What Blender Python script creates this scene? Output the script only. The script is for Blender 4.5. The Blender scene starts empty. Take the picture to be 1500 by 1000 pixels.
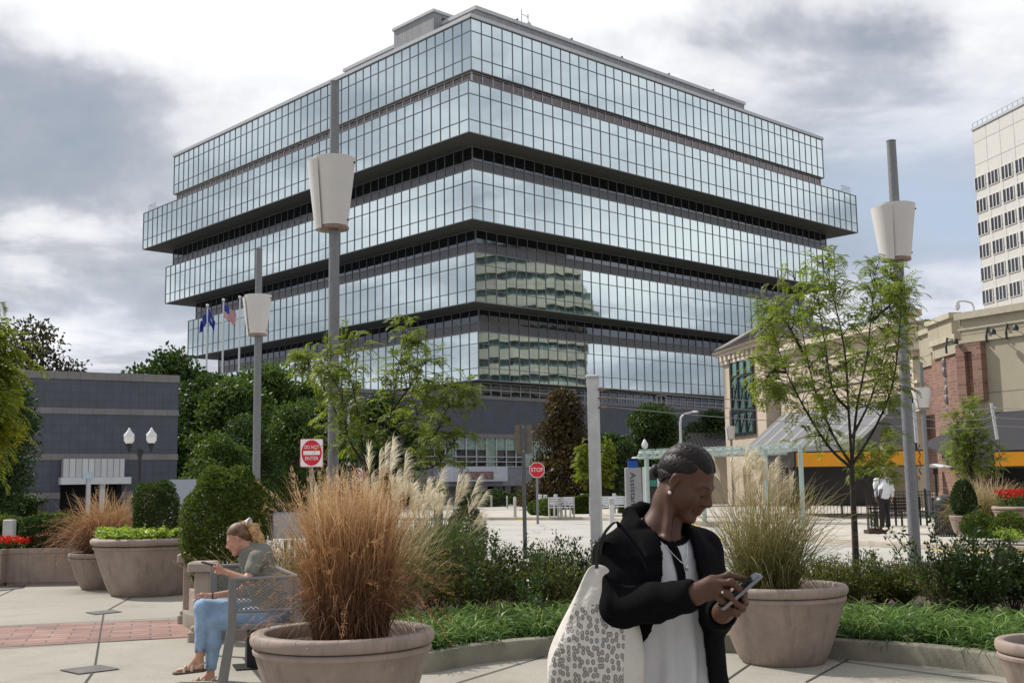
import bpy, bmesh, math, random, time
import numpy as np
from mathutils import Vector, Matrix
R = math.radians
PI = math.pi
SC = bpy.context.scene
COL = SC.collection
rnd = random.Random(7)
nrg = np.random.default_rng(7)
T0 = time.time()

# ---------------------------------------------------------------- camera
F_PX, PITCH, ROLL, CAM_H = 1679.96, R(7.195), R(0.89), 1.55
cam_d = bpy.data.cameras.new('camera')
cam = bpy.data.objects.new('camera', cam_d)
COL.objects.link(cam)
cam_d.sensor_width = 36.0
cam_d.lens = F_PX / 1500 * 36
cam_d.clip_start = 0.05
cam_d.clip_end = 6000
CAMR = Matrix.Rotation(PI / 2 + PITCH, 3, 'X') @ Matrix.Rotation(-ROLL, 3, 'Z')
cam.matrix_world = Matrix.Translation((0, 0, CAM_H)) @ CAMR.to_4x4()
SC.camera = cam

def ray(px, py):
    return (CAMR @ Vector(((px - 750) / F_PX, (500 - py) / F_PX, -1.0)))
def W(px, py, Y):
    "survey point: where the sight line meets the vertical plane at distance Y"
    d = ray(px, py); t = Y / d.y
    return Vector((d.x * t, Y, CAM_H + d.z * t))
def G(px, py, z=0.0):
    "survey point on the ground"
    d = ray(px, py); t = (z - CAM_H) / d.z
    return Vector((d.x * t, d.y * t, z))

# ---------------------------------------------------------------- mesh builder
class MB:
    def __init__(s): s.v = []; s.f = []; s.m = []; s.mats = []
    def mat(s, m):
        if m not in s.mats: s.mats.append(m)
        return s.mats.index(m)
    def add(s, vs, fs, m=0):
        b = len(s.v); s.v += [tuple(v) for v in vs]
        s.f += [tuple(b + i for i in f) for f in fs]; s.m += [m] * len(fs); return s
    def box(s, c, d, rz=0, m=0, M=None):
        hx, hy, hz = d[0] / 2, d[1] / 2, d[2] / 2
        vs = [(x, y, z) for z in (-hz, hz) for x, y in ((-hx, -hy), (hx, -hy), (hx, hy), (-hx, hy))]
        A = Matrix.Translation(c) @ Matrix.Rotation(rz, 4, 'Z')
        if M is not None: A = M @ A
        vs = [A @ Vector(v) for v in vs]
        return s.add(vs, [(3, 2, 1, 0), (4, 5, 6, 7), (0, 1, 5, 4), (1, 2, 6, 5), (2, 3, 7, 6), (3, 0, 4, 7)], m)
    def bx(s, x0, x1, y0, y1, z0, z1, m=0):
        return s.box(((x0 + x1) / 2, (y0 + y1) / 2, (z0 + z1) / 2), (abs(x1 - x0), abs(y1 - y0), abs(z1 - z0)), 0, m)
    def bbox(s, x0, x1, y0, y1, z0, z1, b=.01, m=0):
        "box with chamfered vertical and top edges"
        pts = [(x0 + b, y0), (x1 - b, y0), (x1, y0 + b), (x1, y1 - b), (x1 - b, y1), (x0 + b, y1), (x0, y1 - b), (x0, y0 + b)]
        cx, cy = (x0 + x1) / 2, (y0 + y1) / 2
        sx, sy = (abs(x1 - x0) - 2 * b) / abs(x1 - x0), (abs(y1 - y0) - 2 * b) / abs(y1 - y0)
        rings = [[(x, y, z0) for x, y in pts], [(x, y, z1 - b) for x, y in pts],
                 [(cx + (x - cx) * sx, cy + (y - cy) * sy, z1) for x, y in pts]]
        return s.rings(rings, True, True, m)
    def rings(s, rings, cap0=True, cap1=True, m=0, close=True):
        n = len(rings[0]); vs = [p for r in rings for p in r]; fs = []
        for i in range(len(rings) - 1):
            for j in range(n if close else n - 1):
                k = (j + 1) % n
                fs.append((i * n + j, i * n + k, (i + 1) * n + k, (i + 1) * n + j))
        if cap0: fs.append(tuple(range(n - 1, -1, -1)))
        if cap1: fs.append(tuple((len(rings) - 1) * n + j for j in range(n)))
        return s.add(vs, fs, m)
    def tube(s, pts, r, n=8, m=0, caps=True):
        pts = [Vector(p) for p in pts]
        if not hasattr(r, '__len__'): r = [r] * len(pts)
        rings = []; up = None
        for i, p in enumerate(pts):
            t = (pts[min(i + 1, len(pts) - 1)] - pts[max(i - 1, 0)]).normalized()
            if up is None:
                up = Vector((0, 0, 1)) if abs(t.z) < .9 else Vector((0, 1, 0))
            a = t.cross(up)
            if a.length < 1e-4: a = t.cross(Vector((1, .3, 0)))
            a.normalize(); b = a.cross(t).normalized(); up = b
            rings.append([p + (a * math.cos(2 * PI * k / n) + b * math.sin(2 * PI * k / n)) * r[i] for k in range(n)])
        return s.rings(rings, caps, caps, m)
    def lathe(s, prof, n=32, c=(0, 0, 0), m=0, caps=True):
        rings = [[(c[0] + r * math.cos(2 * PI * k / n), c[1] + r * math.sin(2 * PI * k / n), c[2] + z) for k in range(n)] for r, z in prof]
        return s.rings(rings, caps, caps, m)
    def quad(s, a, b, c, d, m=0): return s.add([a, b, c, d], [(0, 1, 2, 3)], m)
    def prism(s, poly, z0, z1, m=0):
        return s.rings([[(x, y, z0) for x, y in poly], [(x, y, z1) for x, y in poly]], True, True, m)
    def slab(s, pts, nrm, th, m=0):
        "extrude planar 3-D polygon by th along nrm"
        n = Vector(nrm) * th
        return s.rings([[Vector(p) for p in pts], [Vector(p) + n for p in pts]], True, True, m)
    def sphere(s, c, r, n=16, k=10, m=0):
        if not hasattr(r, '__len__'): r = (r, r, r)
        rings = [[(c[0] + r[0] * math.sin(PI * i / k) * math.cos(2 * PI * j / n), c[1] + r[1] * math.sin(PI * i / k) * math.sin(2 * PI * j / n), c[2] - r[2] * math.cos(PI * i / k)) for j in range(n)] for i in range(1, k)]
        return s.rings(rings, True, True, m)
    def build(s, name, mat, parent=None, smooth=False, world=True, sharp=None):
        me = bpy.data.meshes.new(name)
        v = s.v
        if parent is not None and world:
            inv = parent_inv(parent)
            v = [inv @ Vector(p) for p in v]
        me.from_pydata([tuple(p) for p in v], [], s.f)
        for q in (mat if isinstance(mat, (list, tuple)) else [mat]): me.materials.append(q)
        if any(s.m): me.polygons.foreach_set('material_index', s.m)
        bm = bmesh.new(); bm.from_mesh(me); bmesh.ops.recalc_face_normals(bm, faces=bm.faces); bm.to_mesh(me); bm.free()
        if smooth:
            me.polygons.foreach_set('use_smooth', [True] * len(me.polygons))
            me.set_sharp_from_angle(angle=R(sharp or 40))
        o = bpy.data.objects.new(name, me); COL.objects.link(o)
        if parent is not None: o.parent = parent
        return o

def parent_inv(p):
    M = Matrix.Identity(4); q = p
    while q is not None:
        M = (Matrix.Translation(q.location) @ q.rotation_euler.to_matrix().to_4x4()) @ M; q = q.parent
    return M.inverted()

def npmesh(name, verts, faces, mat, parent=None, smooth=False, world=True, mi=None):
    me = bpy.data.meshes.new(name)
    verts = np.asarray(verts, dtype=np.float32)
    if parent is not None and world:
        M = np.array(parent_inv(parent)); verts = verts @ M[:3, :3].T + M[:3, 3]
    faces = np.asarray(faces, dtype=np.int32); k = faces.shape[1]
    me.vertices.add(len(verts)); me.vertices.foreach_set('co', verts.astype(np.float32).ravel())
    me.loops.add(faces.size); me.loops.foreach_set('vertex_index', faces.ravel())
    me.polygons.add(len(faces)); me.polygons.foreach_set('loop_start', np.arange(0, faces.size, k, dtype=np.int32))
    me.update(calc_edges=True)
    for q in (mat if isinstance(mat, (list, tuple)) else [mat]): me.materials.append(q)
    if mi is not None: me.polygons.foreach_set('material_index', np.asarray(mi, dtype=np.int32))
    if smooth: me.polygons.foreach_set('use_smooth', np.ones(len(faces), dtype=bool))
    me.validate()
    o = bpy.data.objects.new(name, me); COL.objects.link(o)
    if parent is not None: o.parent = parent
    return o

def tag(o, label=None, cat=None, group=None, kind=None):
    if label: o['label'] = label
    if cat: o['category'] = cat
    if group: o['group'] = group
    if kind: o['kind'] = kind
    return o
def thing(name, label, cat, loc=(0, 0, 0), rz=0, group=None):
    o = bpy.data.objects.new(name, None); COL.objects.link(o)
    o.location = loc; o.rotation_euler = (0, 0, rz)
    return tag(o, label, cat, group)
def structure(o): o['kind'] = 'structure'; return o
def stuff(o): o['kind'] = 'stuff'; return o
def kids(o): return [c for c in list(bpy.data.objects) if c.parent == o]
def dup(root, loc, rz=None, label=None, group=None, scale=None):
    r = root.copy(); COL.objects.link(r); r.location = loc
    if rz is not None: r.rotation_euler = (0, 0, rz)
    if scale: r.scale = scale if hasattr(scale, '__len__') else (scale,) * 3
    if label: r['label'] = label
    if group: r['group'] = group
    def rec(src, dst):
        for c in kids(src):
            d = c.copy(); COL.objects.link(d); d.parent = dst; rec(c, d)
    rec(root, r)
    return r

# ---------------------------------------------------------------- materials
def newmat(name):
    m = bpy.data.materials.new(name); m.use_nodes = True
    nt = m.node_tree; return m, nt, nt.nodes['Principled BSDF']
def N(nt, t, **kw):
    n = nt.nodes.new(t)
    for k, v in kw.items():
        if k in n.inputs: n.inputs[k].default_value = v
        else: setattr(n, k, v)
    return n
def c4(c): return (c[0], c[1], c[2], 1)
def mat(name, col, rough=.7, metal=0, var=.15, scale=3.0, bump=0, bscale=40, spec=.4, grime=0, sss=0, trans=0, coat=0):
    "principled with two octaves of colour variation and optional bump; coordinates are object space"
    m, nt, b = newmat(name); L = nt.links.new
    b.inputs['Roughness'].default_value = rough; b.inputs['Metallic'].default_value = metal
    b.inputs['Specular IOR Level'].default_value = spec
    if coat: b.inputs['Coat Weight'].default_value = coat
    if sss:
        b.inputs['Subsurface Weight'].default_value = sss
        b.inputs['Subsurface Radius'].default_value = (.012, .005, .003); b.inputs['Subsurface Scale'].default_value = 1
    tc = N(nt, 'ShaderNodeTexCoord')
    n1 = N(nt, 'ShaderNodeTexNoise', Scale=scale, Detail=6.0, Roughness=.62); L(tc.outputs['Object'], n1.inputs['Vector'])
    mr = N(nt, 'ShaderNodeMapRange'); mr.inputs[1].default_value = .3; mr.inputs[2].default_value = .7
    mr.inputs[3].default_value = 1 - var; mr.inputs[4].default_value = 1 + var
    L(n1.outputs['Fac'], mr.inputs[0])
    mx = N(nt, 'ShaderNodeMix', data_type='RGBA', blend_type='MULTIPLY'); mx.inputs[0].default_value = 1
    mx.inputs[6].default_value = c4(col); L(mr.outputs[0], mx.inputs[7])
    L(mx.outputs[2], b.inputs['Base Color'])
    if bump:
        n2 = N(nt, 'ShaderNodeTexNoise', Scale=bscale, Detail=4.0); L(tc.outputs['Object'], n2.inputs['Vector'])
        bp = N(nt, 'ShaderNodeBump', Strength=1.0, Distance=bump); L(n2.outputs['Fac'], bp.inputs['Height'])
        L(bp.outputs[0], b.inputs['Normal'])
    return m
def leafmat(name, c1, c2, c3=None, rough=.5, trans=.35):
    "leaf colour varies per face island; thin translucent"
    m, nt, b = newmat(name); L = nt.links.new
    g = N(nt, 'ShaderNodeNewGeometry')
    rp = N(nt, 'ShaderNodeValToRGB'); e = rp.color_ramp.elements
    e[0].color = c4(c1); e[1].color = c4(c2)
    if c3: x = rp.color_ramp.elements.new(.93); x.color = c4(c2); e[-1].color = c4(c3)
    tc = N(nt, 'ShaderNodeTexCoord'); n1 = N(nt, 'ShaderNodeTexNoise', Scale=1.3, Detail=2.0); L(tc.outputs['Object'], n1.inputs['Vector'])
    a = N(nt, 'ShaderNodeMath', operation='MULTIPLY_ADD'); L(g.outputs['Random Per Island'], a.inputs[0]); a.inputs[1].default_value = .75
    s_ = N(nt, 'ShaderNodeMath', operation='MULTIPLY_ADD'); L(n1.outputs['Fac'], s_.inputs[0]); s_.inputs[1].default_value = 1.2; s_.inputs[2].default_value = -.45
    L(s_.outputs[0], a.inputs[2]); L(a.outputs[0], rp.inputs[0])
    L(rp.outputs[0], b.inputs['Base Color']); b.inputs['Roughness'].default_value = rough; b.inputs['Specular IOR Level'].default_value = .3
    if trans:
        t = N(nt, 'ShaderNodeBsdfTranslucent'); br = N(nt, 'ShaderNodeMix', data_type='RGBA', blend_type='MULTIPLY'); br.inputs[0].default_value = 1
        L(rp.outputs[0], br.inputs[6]); br.inputs[7].default_value = (1.5, 1.6, .8, 1); L(br.outputs[2], t.inputs[0])
        ms = N(nt, 'ShaderNodeMixShader'); ms.inputs[0].default_value = trans
        out = nt.nodes['Material Output']; L(b.outputs[0], ms.inputs[1]); L(t.outputs[0], ms.inputs[2]); L(ms.outputs[0], out.inputs[0])
    return m
def gridmat(name, col, line, sx, sy, w, rough=.6, var=.12, rows=None, axis='XZ', bump=.004, mortar=None, per=0.12):
    "rectangular tiles or bricks (Brick texture) laid in object space on the given plane"
    m, nt, b = newmat(name); L = nt.links.new
    tc = N(nt, 'ShaderNodeTexCoord'); sp = N(nt, 'ShaderNodeSeparateXYZ'); L(tc.outputs['Object'], sp.inputs[0])
    cb = N(nt, 'ShaderNodeCombineXYZ')
    if axis == 'AUTO':
        ad = N(nt, 'ShaderNodeMath', operation='ADD'); L(sp.outputs[0], ad.inputs[0]); L(sp.outputs[1], ad.inputs[1]); L(ad.outputs[0], cb.inputs[0]); L(sp.outputs[2], cb.inputs[1])
    else:
        L(sp.outputs['XYZ'.index(axis[0])], cb.inputs[0]); L(sp.outputs['XYZ'.index(axis[1])], cb.inputs[1])
    br = N(nt, 'ShaderNodeTexBrick', offset=(.5 if rows else 0.0)); br.inputs['Scale'].default_value = 1
    br.inputs['Brick Width'].default_value = sx; br.inputs['Row Height'].default_value = sy; br.inputs['Mortar Size'].default_value = w
    br.inputs['Color1'].default_value = c4([x * (1 - per) for x in col]); br.inputs['Color2'].default_value = c4([x * (1 + per) for x in col]); br.inputs['Mortar'].default_value = c4(line)
    L(cb.outputs[0], br.inputs['Vector'])
    n1 = N(nt, 'ShaderNodeTexNoise', Scale=1.1, Detail=6.0, Roughness=.65); L(tc.outputs['Object'], n1.inputs['Vector'])
    mr = N(nt, 'ShaderNodeMapRange'); mr.inputs[1].default_value = .3; mr.inputs[2].default_value = .7; mr.inputs[3].default_value = 1 - var; mr.inputs[4].default_value = 1 + var
    L(n1.outputs['Fac'], mr.inputs[0])
    mx = N(nt, 'ShaderNodeMix', data_type='RGBA', blend_type='MULTIPLY'); mx.inputs[0].default_value = 1
    L(br.outputs[0], mx.inputs[6]); L(mr.outputs[0], mx.inputs[7]); L(mx.outputs[2], b.inputs['Base Color'])
    bp = N(nt, 'ShaderNodeBump', Strength=.6, Distance=bump); bp.invert = True; L(br.outputs['Fac'], bp.inputs['Height']); L(bp.outputs[0], b.inputs['Normal'])
    b.inputs['Roughness'].default_value = rough
    return m
def glassmat(name, col, rough=.03, wav=.0, wscale=.4, metal=1.0):
    m, nt, b = newmat(name); L = nt.links.new
    b.inputs['Base Color'].default_value = c4(col); b.inputs['Metallic'].default_value = metal; b.inputs['Roughness'].default_value = rough
    if wav:
        tc = N(nt, 'ShaderNodeTexCoord'); n1 = N(nt, 'ShaderNodeTexNoise', Scale=wscale, Detail=1.0); L(tc.outputs['Object'], n1.inputs['Vector'])
        bp = N(nt, 'ShaderNodeBump', Strength=1.0, Distance=wav); L(n1.outputs['Fac'], bp.inputs['Height']); L(bp.outputs[0], b.inputs['Normal'])
    return m
FONT = None
def text(parent, s, mat_, size, M, ext=.004, name='lettering', width=None):
    cu = bpy.data.curves.new(name, 'FONT'); cu.body = s; cu.size = size; cu.extrude = ext; cu.align_x = 'CENTER'; cu.align_y = 'CENTER'; cu.resolution_u = 3
    o = bpy.data.objects.new(name, cu); COL.objects.link(o)
    dg = bpy.context.evaluated_depsgraph_get(); me = bpy.data.meshes.new_from_object(o.evaluated_get(dg)); bpy.data.objects.remove(o)
    if width:
        xs = [v.co.x for v in me.vertices]; k = width / (max(xs) - min(xs))
        for v in me.vertices: v.co.x *= k
    A = (parent_inv(parent) if parent else Matrix.Identity(4)) @ M
    me.transform(A); me.name = name
    me.materials.clear(); me.materials.append(mat_)
    o = bpy.data.objects.new(name, me); COL.objects.link(o); o.parent = parent
    return o
# ---------------------------------------------------------------- daylight
SUN_AZ, SUN_EL = R(-58), R(47)      # azimuth from +Y towards +X
sd = bpy.data.lights.new('sun', 'SUN'); sd.energy = 4.3; sd.angle = R(1.2); sd.color = (1, .95, .88)
so = bpy.data.objects.new('sun', sd); COL.objects.link(so)
sdir = Vector((math.sin(SUN_AZ) * math.cos(SUN_EL), math.cos(SUN_AZ) * math.cos(SUN_EL), math.sin(SUN_EL)))
so.rotation_euler = sdir.to_track_quat('Z', 'Y').to_euler()
wd = bpy.data.worlds.new('World'); SC.world = wd; wd.use_nodes = True
nt = wd.node_tree; L = nt.links.new; bg = nt.nodes['Background']
sky = N(nt, 'ShaderNodeTexSky', sky_type='NISHITA'); sky.sun_disc = False; sky.sun_elevation = SUN_EL; sky.sun_rotation = SUN_AZ
sky.air_density = 1.4; sky.dust_density = 2.0
tc = N(nt, 'ShaderNodeTexCoord')
def vm(op, a, b=None):
    n = N(nt, 'ShaderNodeVectorMath', operation=op)
    for i, x in enumerate((a, b)):
        if x is None: continue
        if isinstance(x, (tuple, Vector)): n.inputs[i].default_value = tuple(x)
        else: L(x, n.inputs[i])
    return n
def mth(op, a, b=None, c=None, clamp=False):
    n = N(nt, 'ShaderNodeMath', operation=op); n.use_clamp = clamp
    for i, x in enumerate((a, b, c)):
        if x is None: continue
        if isinstance(x, (int, float)): n.inputs[i].default_value = x
        else: L(x, n.inputs[i])
    return n.outputs[0]
gen = tc.outputs['Generated']
# cloud deck: project the direction on a plane so that clouds flatten towards the horizon
sp = N(nt, 'ShaderNodeSeparateXYZ'); L(gen, sp.inputs[0])
zz = mth('ADD', mth('MAXIMUM', sp.outputs[2], 0.0), .16)
cb = N(nt, 'ShaderNodeCombineXYZ'); L(mth('DIVIDE', sp.outputs[0], zz), cb.inputs[0]); L(mth('DIVIDE', sp.outputs[1], zz), cb.inputs[1]); cb.inputs[2].default_value = 3.7
n1 = N(nt, 'ShaderNodeTexNoise', Scale=1.5, Detail=9.0, Roughness=.56, Distortion=.25); L(cb.outputs[0], n1.inputs['Vector'])
n2 = N(nt, 'ShaderNodeTexNoise', Scale=.7, Detail=5.0, Roughness=.55); L(vm('ADD', cb.outputs[0], (7.3, 2.1, 0)).outputs[0], n2.inputs['Vector'])
# the banks are broken up by displacing the lookup direction
n3 = N(nt, 'ShaderNodeTexNoise', Scale=5.0, Detail=5.0, Roughness=.6); L(gen, n3.inputs['Vector'])
gw = vm('ADD', gen, vm('MULTIPLY', vm('SUBTRACT', n3.outputs['Color'], (.5, .5, .5)).outputs[0], (.26, .26, .14)).outputs[0]).outputs[0]
# big shapes of the deck seen in the sky that day: dark or bright banks at given directions
def bank(px, py, w, h, amp):
    d = ray(px, py).normalized()
    r = vm('SUBTRACT', gw, tuple(d)).outputs[0]
    s_ = vm('MULTIPLY', r, (1 / w, 1 / w, 1 / h)).outputs[0]
    l = vm('DOT_PRODUCT', s_, s_).outputs['Value']
    e = mth('POWER', 2.718, mth('MULTIPLY', l, -1.0))
    return mth('MULTIPLY', e, amp)
SKYBANKS = [(60, 215, .17, .055, -.52), (-150, 260, .16, .08, -.25), (180, 10, .28, .045, .62), (460, 100, .12, .028, -.30), (330, 170, .10, .03, -.2), (90, 350, .13, .022, .45), (120, 435, .14, .018, -.30), (150, 500, .2, .02, .2),
            (900, -10, .25, .03, .45), (1010, 95, .12, .03, -.30), (1290, 105, .07, .028, -.62), (1450, 50, .08, .04, .45), (1380, 300, .10, .06, -.1), (1380, 470, .12, .03, .35), (1170, 150, .1, .03, -.1), (1000, -160, .4, .12, .45)]
tot = None
for bk in SKYBANKS:
    x = bank(*bk); tot = x if tot is None else mth('ADD', tot, x)
dens = mth('ADD', mth('MULTIPLY_ADD', n1.outputs['Fac'], 2.1, mth('MULTIPLY', n2.outputs['Fac'], .9)), -.98)
dens = mth('ADD', dens, mth('MULTIPLY', tot, .62))
cr = N(nt, 'ShaderNodeValToRGB'); L(dens, cr.inputs[0]); el = cr.color_ramp.elements
el[0].position = .02; el[0].color = (.24, .27, .33, 1); el[1].position = 1.08; el[1].color = (1.0, 1.0, 1.0, 1)
for p_, c_ in ((.22, (.34, .365, .42)), (.42, (.50, .52, .57)), (.56, (.70, .715, .76)), (.74, (.86, .865, .89))):
    e_ = el.new(p_); e_.color = c4(c_)
# clear blue shows through where the deck is thin (right side, low)
mxs = N(nt, 'ShaderNodeMix', data_type='RGBA'); skb = N(nt, 'ShaderNodeMix', data_type='RGBA', blend_type='MULTIPLY'); skb.inputs[0].default_value = 1
L(sky.outputs[0], skb.inputs[6]); skb.inputs[7].default_value = (1, 1, 1, 1)
cov = N(nt, 'ShaderNodeMapRange'); L(dens, cov.inputs[0]); cov.inputs[1].default_value = .05; cov.inputs[2].default_value = .5; cov.inputs[3].default_value = .8; cov.inputs[4].default_value = 1
L(cov.outputs[0], mxs.inputs[0]); L(skb.outputs[2], mxs.inputs[6])
blu = mth('MULTIPLY', mth('ADD', bank(1370, 320, .13, .075, .95), mth('ADD', bank(100, 480, .16, .03, .45), bank(560, 300, .3, .1, .08))), mth('SUBTRACT', 1.25, dens), None, True)
mxb = N(nt, 'ShaderNodeMix', data_type='RGBA'); L(blu, mxb.inputs[0]); L(cr.outputs[0], mxb.inputs[6]); mxb.inputs[7].default_value = (.47, .55, .69, 1)
clb = vm('SCALE', mxb.outputs[2]); clb.inputs['Scale'].default_value = 1 / .11; L(clb.outputs[0], mxs.inputs[7])
L(mxs.outputs[2], bg.inputs['Color']); bg.inputs['Strength'].default_value = .11
SC.view_settings.view_transform = 'Standard'; SC.view_settings.look = 'None'; SC.view_settings.exposure = 0.16; SC.view_settings.gamma = 1
SC.cycles.use_denoising = True
SC.cycles.max_bounces = 8; SC.cycles.transparent_max_bounces = 12
# ---------------------------------------------------------------- ground, road, pavements
def sheet(name, pts, z, m, kind='structure', th=None):
    b = MB()
    if th: b.prism([(p[0], p[1]) for p in pts], z - th, z)
    else: b.add([(p[0], p[1], z) for p in pts], [tuple(range(len(pts)))])
    o = b.build(name, m); o['kind'] = kind; return o
M_ground = mat('ground_dirt', (.12, .11, .09), .95, var=.25, scale=.3)
# road: sun-bleached asphalt with stains and cracks
def roadmat():
    m, nt, b = newmat('old_asphalt'); L = nt.links.new
    tc = N(nt, 'ShaderNodeTexCoord')
    a = N(nt, 'ShaderNodeTexNoise', Scale=.35, Detail=7.0, Roughness=.65); L(tc.outputs['Object'], a.inputs['Vector'])
    f = N(nt, 'ShaderNodeTexNoise', Scale=60.0, Detail=3.0); L(tc.outputs['Object'], f.inputs['Vector'])
    cr = N(nt, 'ShaderNodeValToRGB'); L(a.outputs['Fac'], cr.inputs[0]); e = cr.color_ramp.elements
    e[0].position = .3; e[0].color = (.33, .32, .295, 1); e[1].position = .7; e[1].color = (.44, .425, .395, 1)
    v = N(nt, 'ShaderNodeTexVoronoi', feature='DISTANCE_TO_EDGE', Scale=.16); nz = N(nt, 'ShaderNodeTexNoise', Scale=1.2, Detail=4.0); L(tc.outputs['Object'], nz.inputs['Vector'])
    ad = N(nt, 'ShaderNodeVectorMath', operation='MULTIPLY_ADD'); L(nz.outputs['Color'], ad.inputs[0]); ad.inputs[1].default_value = (1.5, 1.5, 1.5); L(tc.outputs['Object'], ad.inputs[2]); L(ad.outputs[0], v.inputs['Vector'])
    lt = N(nt, 'ShaderNodeMath', operation='LESS_THAN'); L(v.outputs['Distance'], lt.inputs[0]); lt.inputs[1].default_value = .004
    mx = N(nt, 'ShaderNodeMix', data_type='RGBA'); L(lt.outputs[0], mx.inputs[0]); L(cr.outputs[0], mx.inputs[6]); mx.inputs[7].default_value = (.1, .09, .08, 1)
    L(mx.outputs[2], b.inputs['Base Color']); b.inputs['Roughness'].default_value = .9
    bp = N(nt, 'ShaderNodeBump', Strength=.5, Distance=.004); L(f.outputs['Fac'], bp.inputs['Height']); L(bp.outputs[0], b.inputs['Normal'])
    return m
M_road = roadmat()
# plaza concrete: slabs with saw-cut joints, worn and spotted
def plazamat():
    m, nt, b = newmat('plaza_concrete'); L = nt.links.new
    tc = N(nt, 'ShaderNodeTexCoord')
    a = N(nt, 'ShaderNodeTexNoise', Scale=.9, Detail=8.0, Roughness=.68); L(tc.outputs['Object'], a.inputs['Vector'])
    cr = N(nt, 'ShaderNodeValToRGB'); L(a.outputs['Fac'], cr.inputs[0]); e = cr.color_ramp.elements
    e[0].position = .28; e[0].color = (.23, .215, .175, 1); e[1].position = .72; e[1].color = (.37, .35, .30, 1)
    f = N(nt, 'ShaderNodeTexNoise', Scale=90.0, Detail=3.0); L(tc.outputs['Object'], f.inputs['Vector'])
    v = N(nt, 'ShaderNodeTexVoronoi', Scale=2.2); L(tc.outputs['Object'], v.inputs['Vector'])
    sp = N(nt, 'ShaderNodeMath', operation='LESS_THAN'); L(v.outputs['Distance'], sp.inputs[0]); sp.inputs[1].default_value = .03
    mx = N(nt, 'ShaderNodeMix', data_type='RGBA'); L(sp.outputs[0], mx.inputs[0]); L(cr.outputs[0], mx.inputs[6]); mx.inputs[7].default_value = (.12, .11, .1, 1)
    m2 = N(nt, 'ShaderNodeMix', data_type='RGBA', blend_type='OVERLAY'); m2.inputs[0].default_value = .35; L(mx.outputs[2], m2.inputs[6]); L(f.outputs['Fac'], m2.inputs[7])
    st = N(nt, 'ShaderNodeTexNoise', Scale=.45, Detail=9.0, Roughness=.75); L(tc.outputs['Object'], st.inputs['Vector']); sr = N(nt, 'ShaderNodeMapRange'); L(st.outputs['Fac'], sr.inputs[0]); sr.inputs[1].default_value = .50; sr.inputs[2].default_value = .68; sr.inputs[3].default_value = 1.0; sr.inputs[4].default_value = .66
    m3 = N(nt, 'ShaderNodeMix', data_type='RGBA', blend_type='MULTIPLY'); m3.inputs[0].default_value = 1; L(m2.outputs[2], m3.inputs[6]); L(sr.outputs[0], m3.inputs[7])
    v2 = N(nt, 'ShaderNodeTexVoronoi', Scale=5.5); L(tc.outputs['Object'], v2.inputs['Vector']); l2 = N(nt, 'ShaderNodeMath', operation='LESS_THAN'); L(v2.outputs['Distance'], l2.inputs[0]); l2.inputs[1].default_value = .05
    m4 = N(nt, 'ShaderNodeMix', data_type='RGBA'); L(l2.outputs[0], m4.inputs[0]); L(m3.outputs[2], m4.inputs[6]); m4.inputs[7].default_value = (.5, .48, .44, 1)
    L(m4.outputs[2], b.inputs['Base Color']); b.inputs['Roughness'].default_value = .85
    bp = N(nt, 'ShaderNodeBump', Strength=.6, Distance=.002); L(f.outputs['Fac'], bp.inputs['Height']); L(bp.outputs[0], b.inputs['Normal'])
    return m
M_plaza = plazamat()
M_curb = mat('curb_concrete', (.22, .205, .16), .9, var=.25, scale=2.5, bump=.004, bscale=50)
M_walk = mat('sidewalk_concrete', (.44, .41, .36), .9, var=.15, scale=.8, bump=.002, bscale=60)
M_soil = mat('soil_mulch', (.07, .05, .038), 1, var=.5, scale=9, bump=.03, bscale=30)
M_yellow = mat('yellow_road_paint', (.62, .44, .08), .8, var=.25, scale=3)
M_dark = mat('dark_joint', (.055, .05, .045), .95)
M_brick = gridmat('paving_brick', (.25, .145, .12), (.12, .09, .08), .42, .2, .012, .85, .3, rows=True, axis='XY', per=.25)
sheet('ground', [(-2500, -1500), (2500, -1500), (2500, 4000), (-2500, 4000)], -.02, M_ground)
sheet('road', [(-60, 15), (60, 15), (60, 160), (-60, 160)], 0.0, M_road)
sheet('plaza', [(-40, -12), (14, -12), (14, 15.6), (-3.2, 15.6), (-5, 24), (-40, 24)], .004, M_plaza)
# saw-cut joints, brick band, diamond inlays on the left
jt = MB()
def strip(a, b, w, z=.010):
    a = Vector(a[:2]); b = Vector(b[:2]); d = (b - a).normalized(); n = Vector((-d.y, d.x)) * w / 2
    jt.quad((*(a + n), z), (*(b + n), z), (*(b - n), z), (*(a - n), z))
for (p, q) in (((205, 868), (152, 897)), ((152, 897), (138, 982)), ((136, 985), (118, 1010)), ((32, 858), (-60, 900)),
               ((640, 1010), (830, 952)), ((1060, 1000), (1100, 972)), ((1180, 1000), (1255, 960)), ((1225, 968), (1480, 1003)), ((770, 1010), (960, 962))):
    strip(G(*p), G(*q), .018)
strip(G(-40, 953), G(292, 932), .02); strip(G(-40, 919), G(300, 903), .02)
o = jt.build('paving_joint', M_dark); o['kind'] = 'structure'
bp_ = [G(-80, 952.5), G(296, 933), G(304, 905), G(-80, 921)]
ang = math.atan2((bp_[1] - bp_[0]).y, (bp_[1] - bp_[0]).x)
b = MB(); Rz = Matrix.Rotation(-ang, 3, 'Z'); pp = [Rz @ Vector((p.x, p.y, 0)) for p in bp_]
b.add([(p.x, p.y, .008) for p in pp], [(0, 1, 2, 3)]); o = b.build('brick_band', M_brick); o.rotation_euler = (0, 0, ang); o['kind'] = 'structure'
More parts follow.
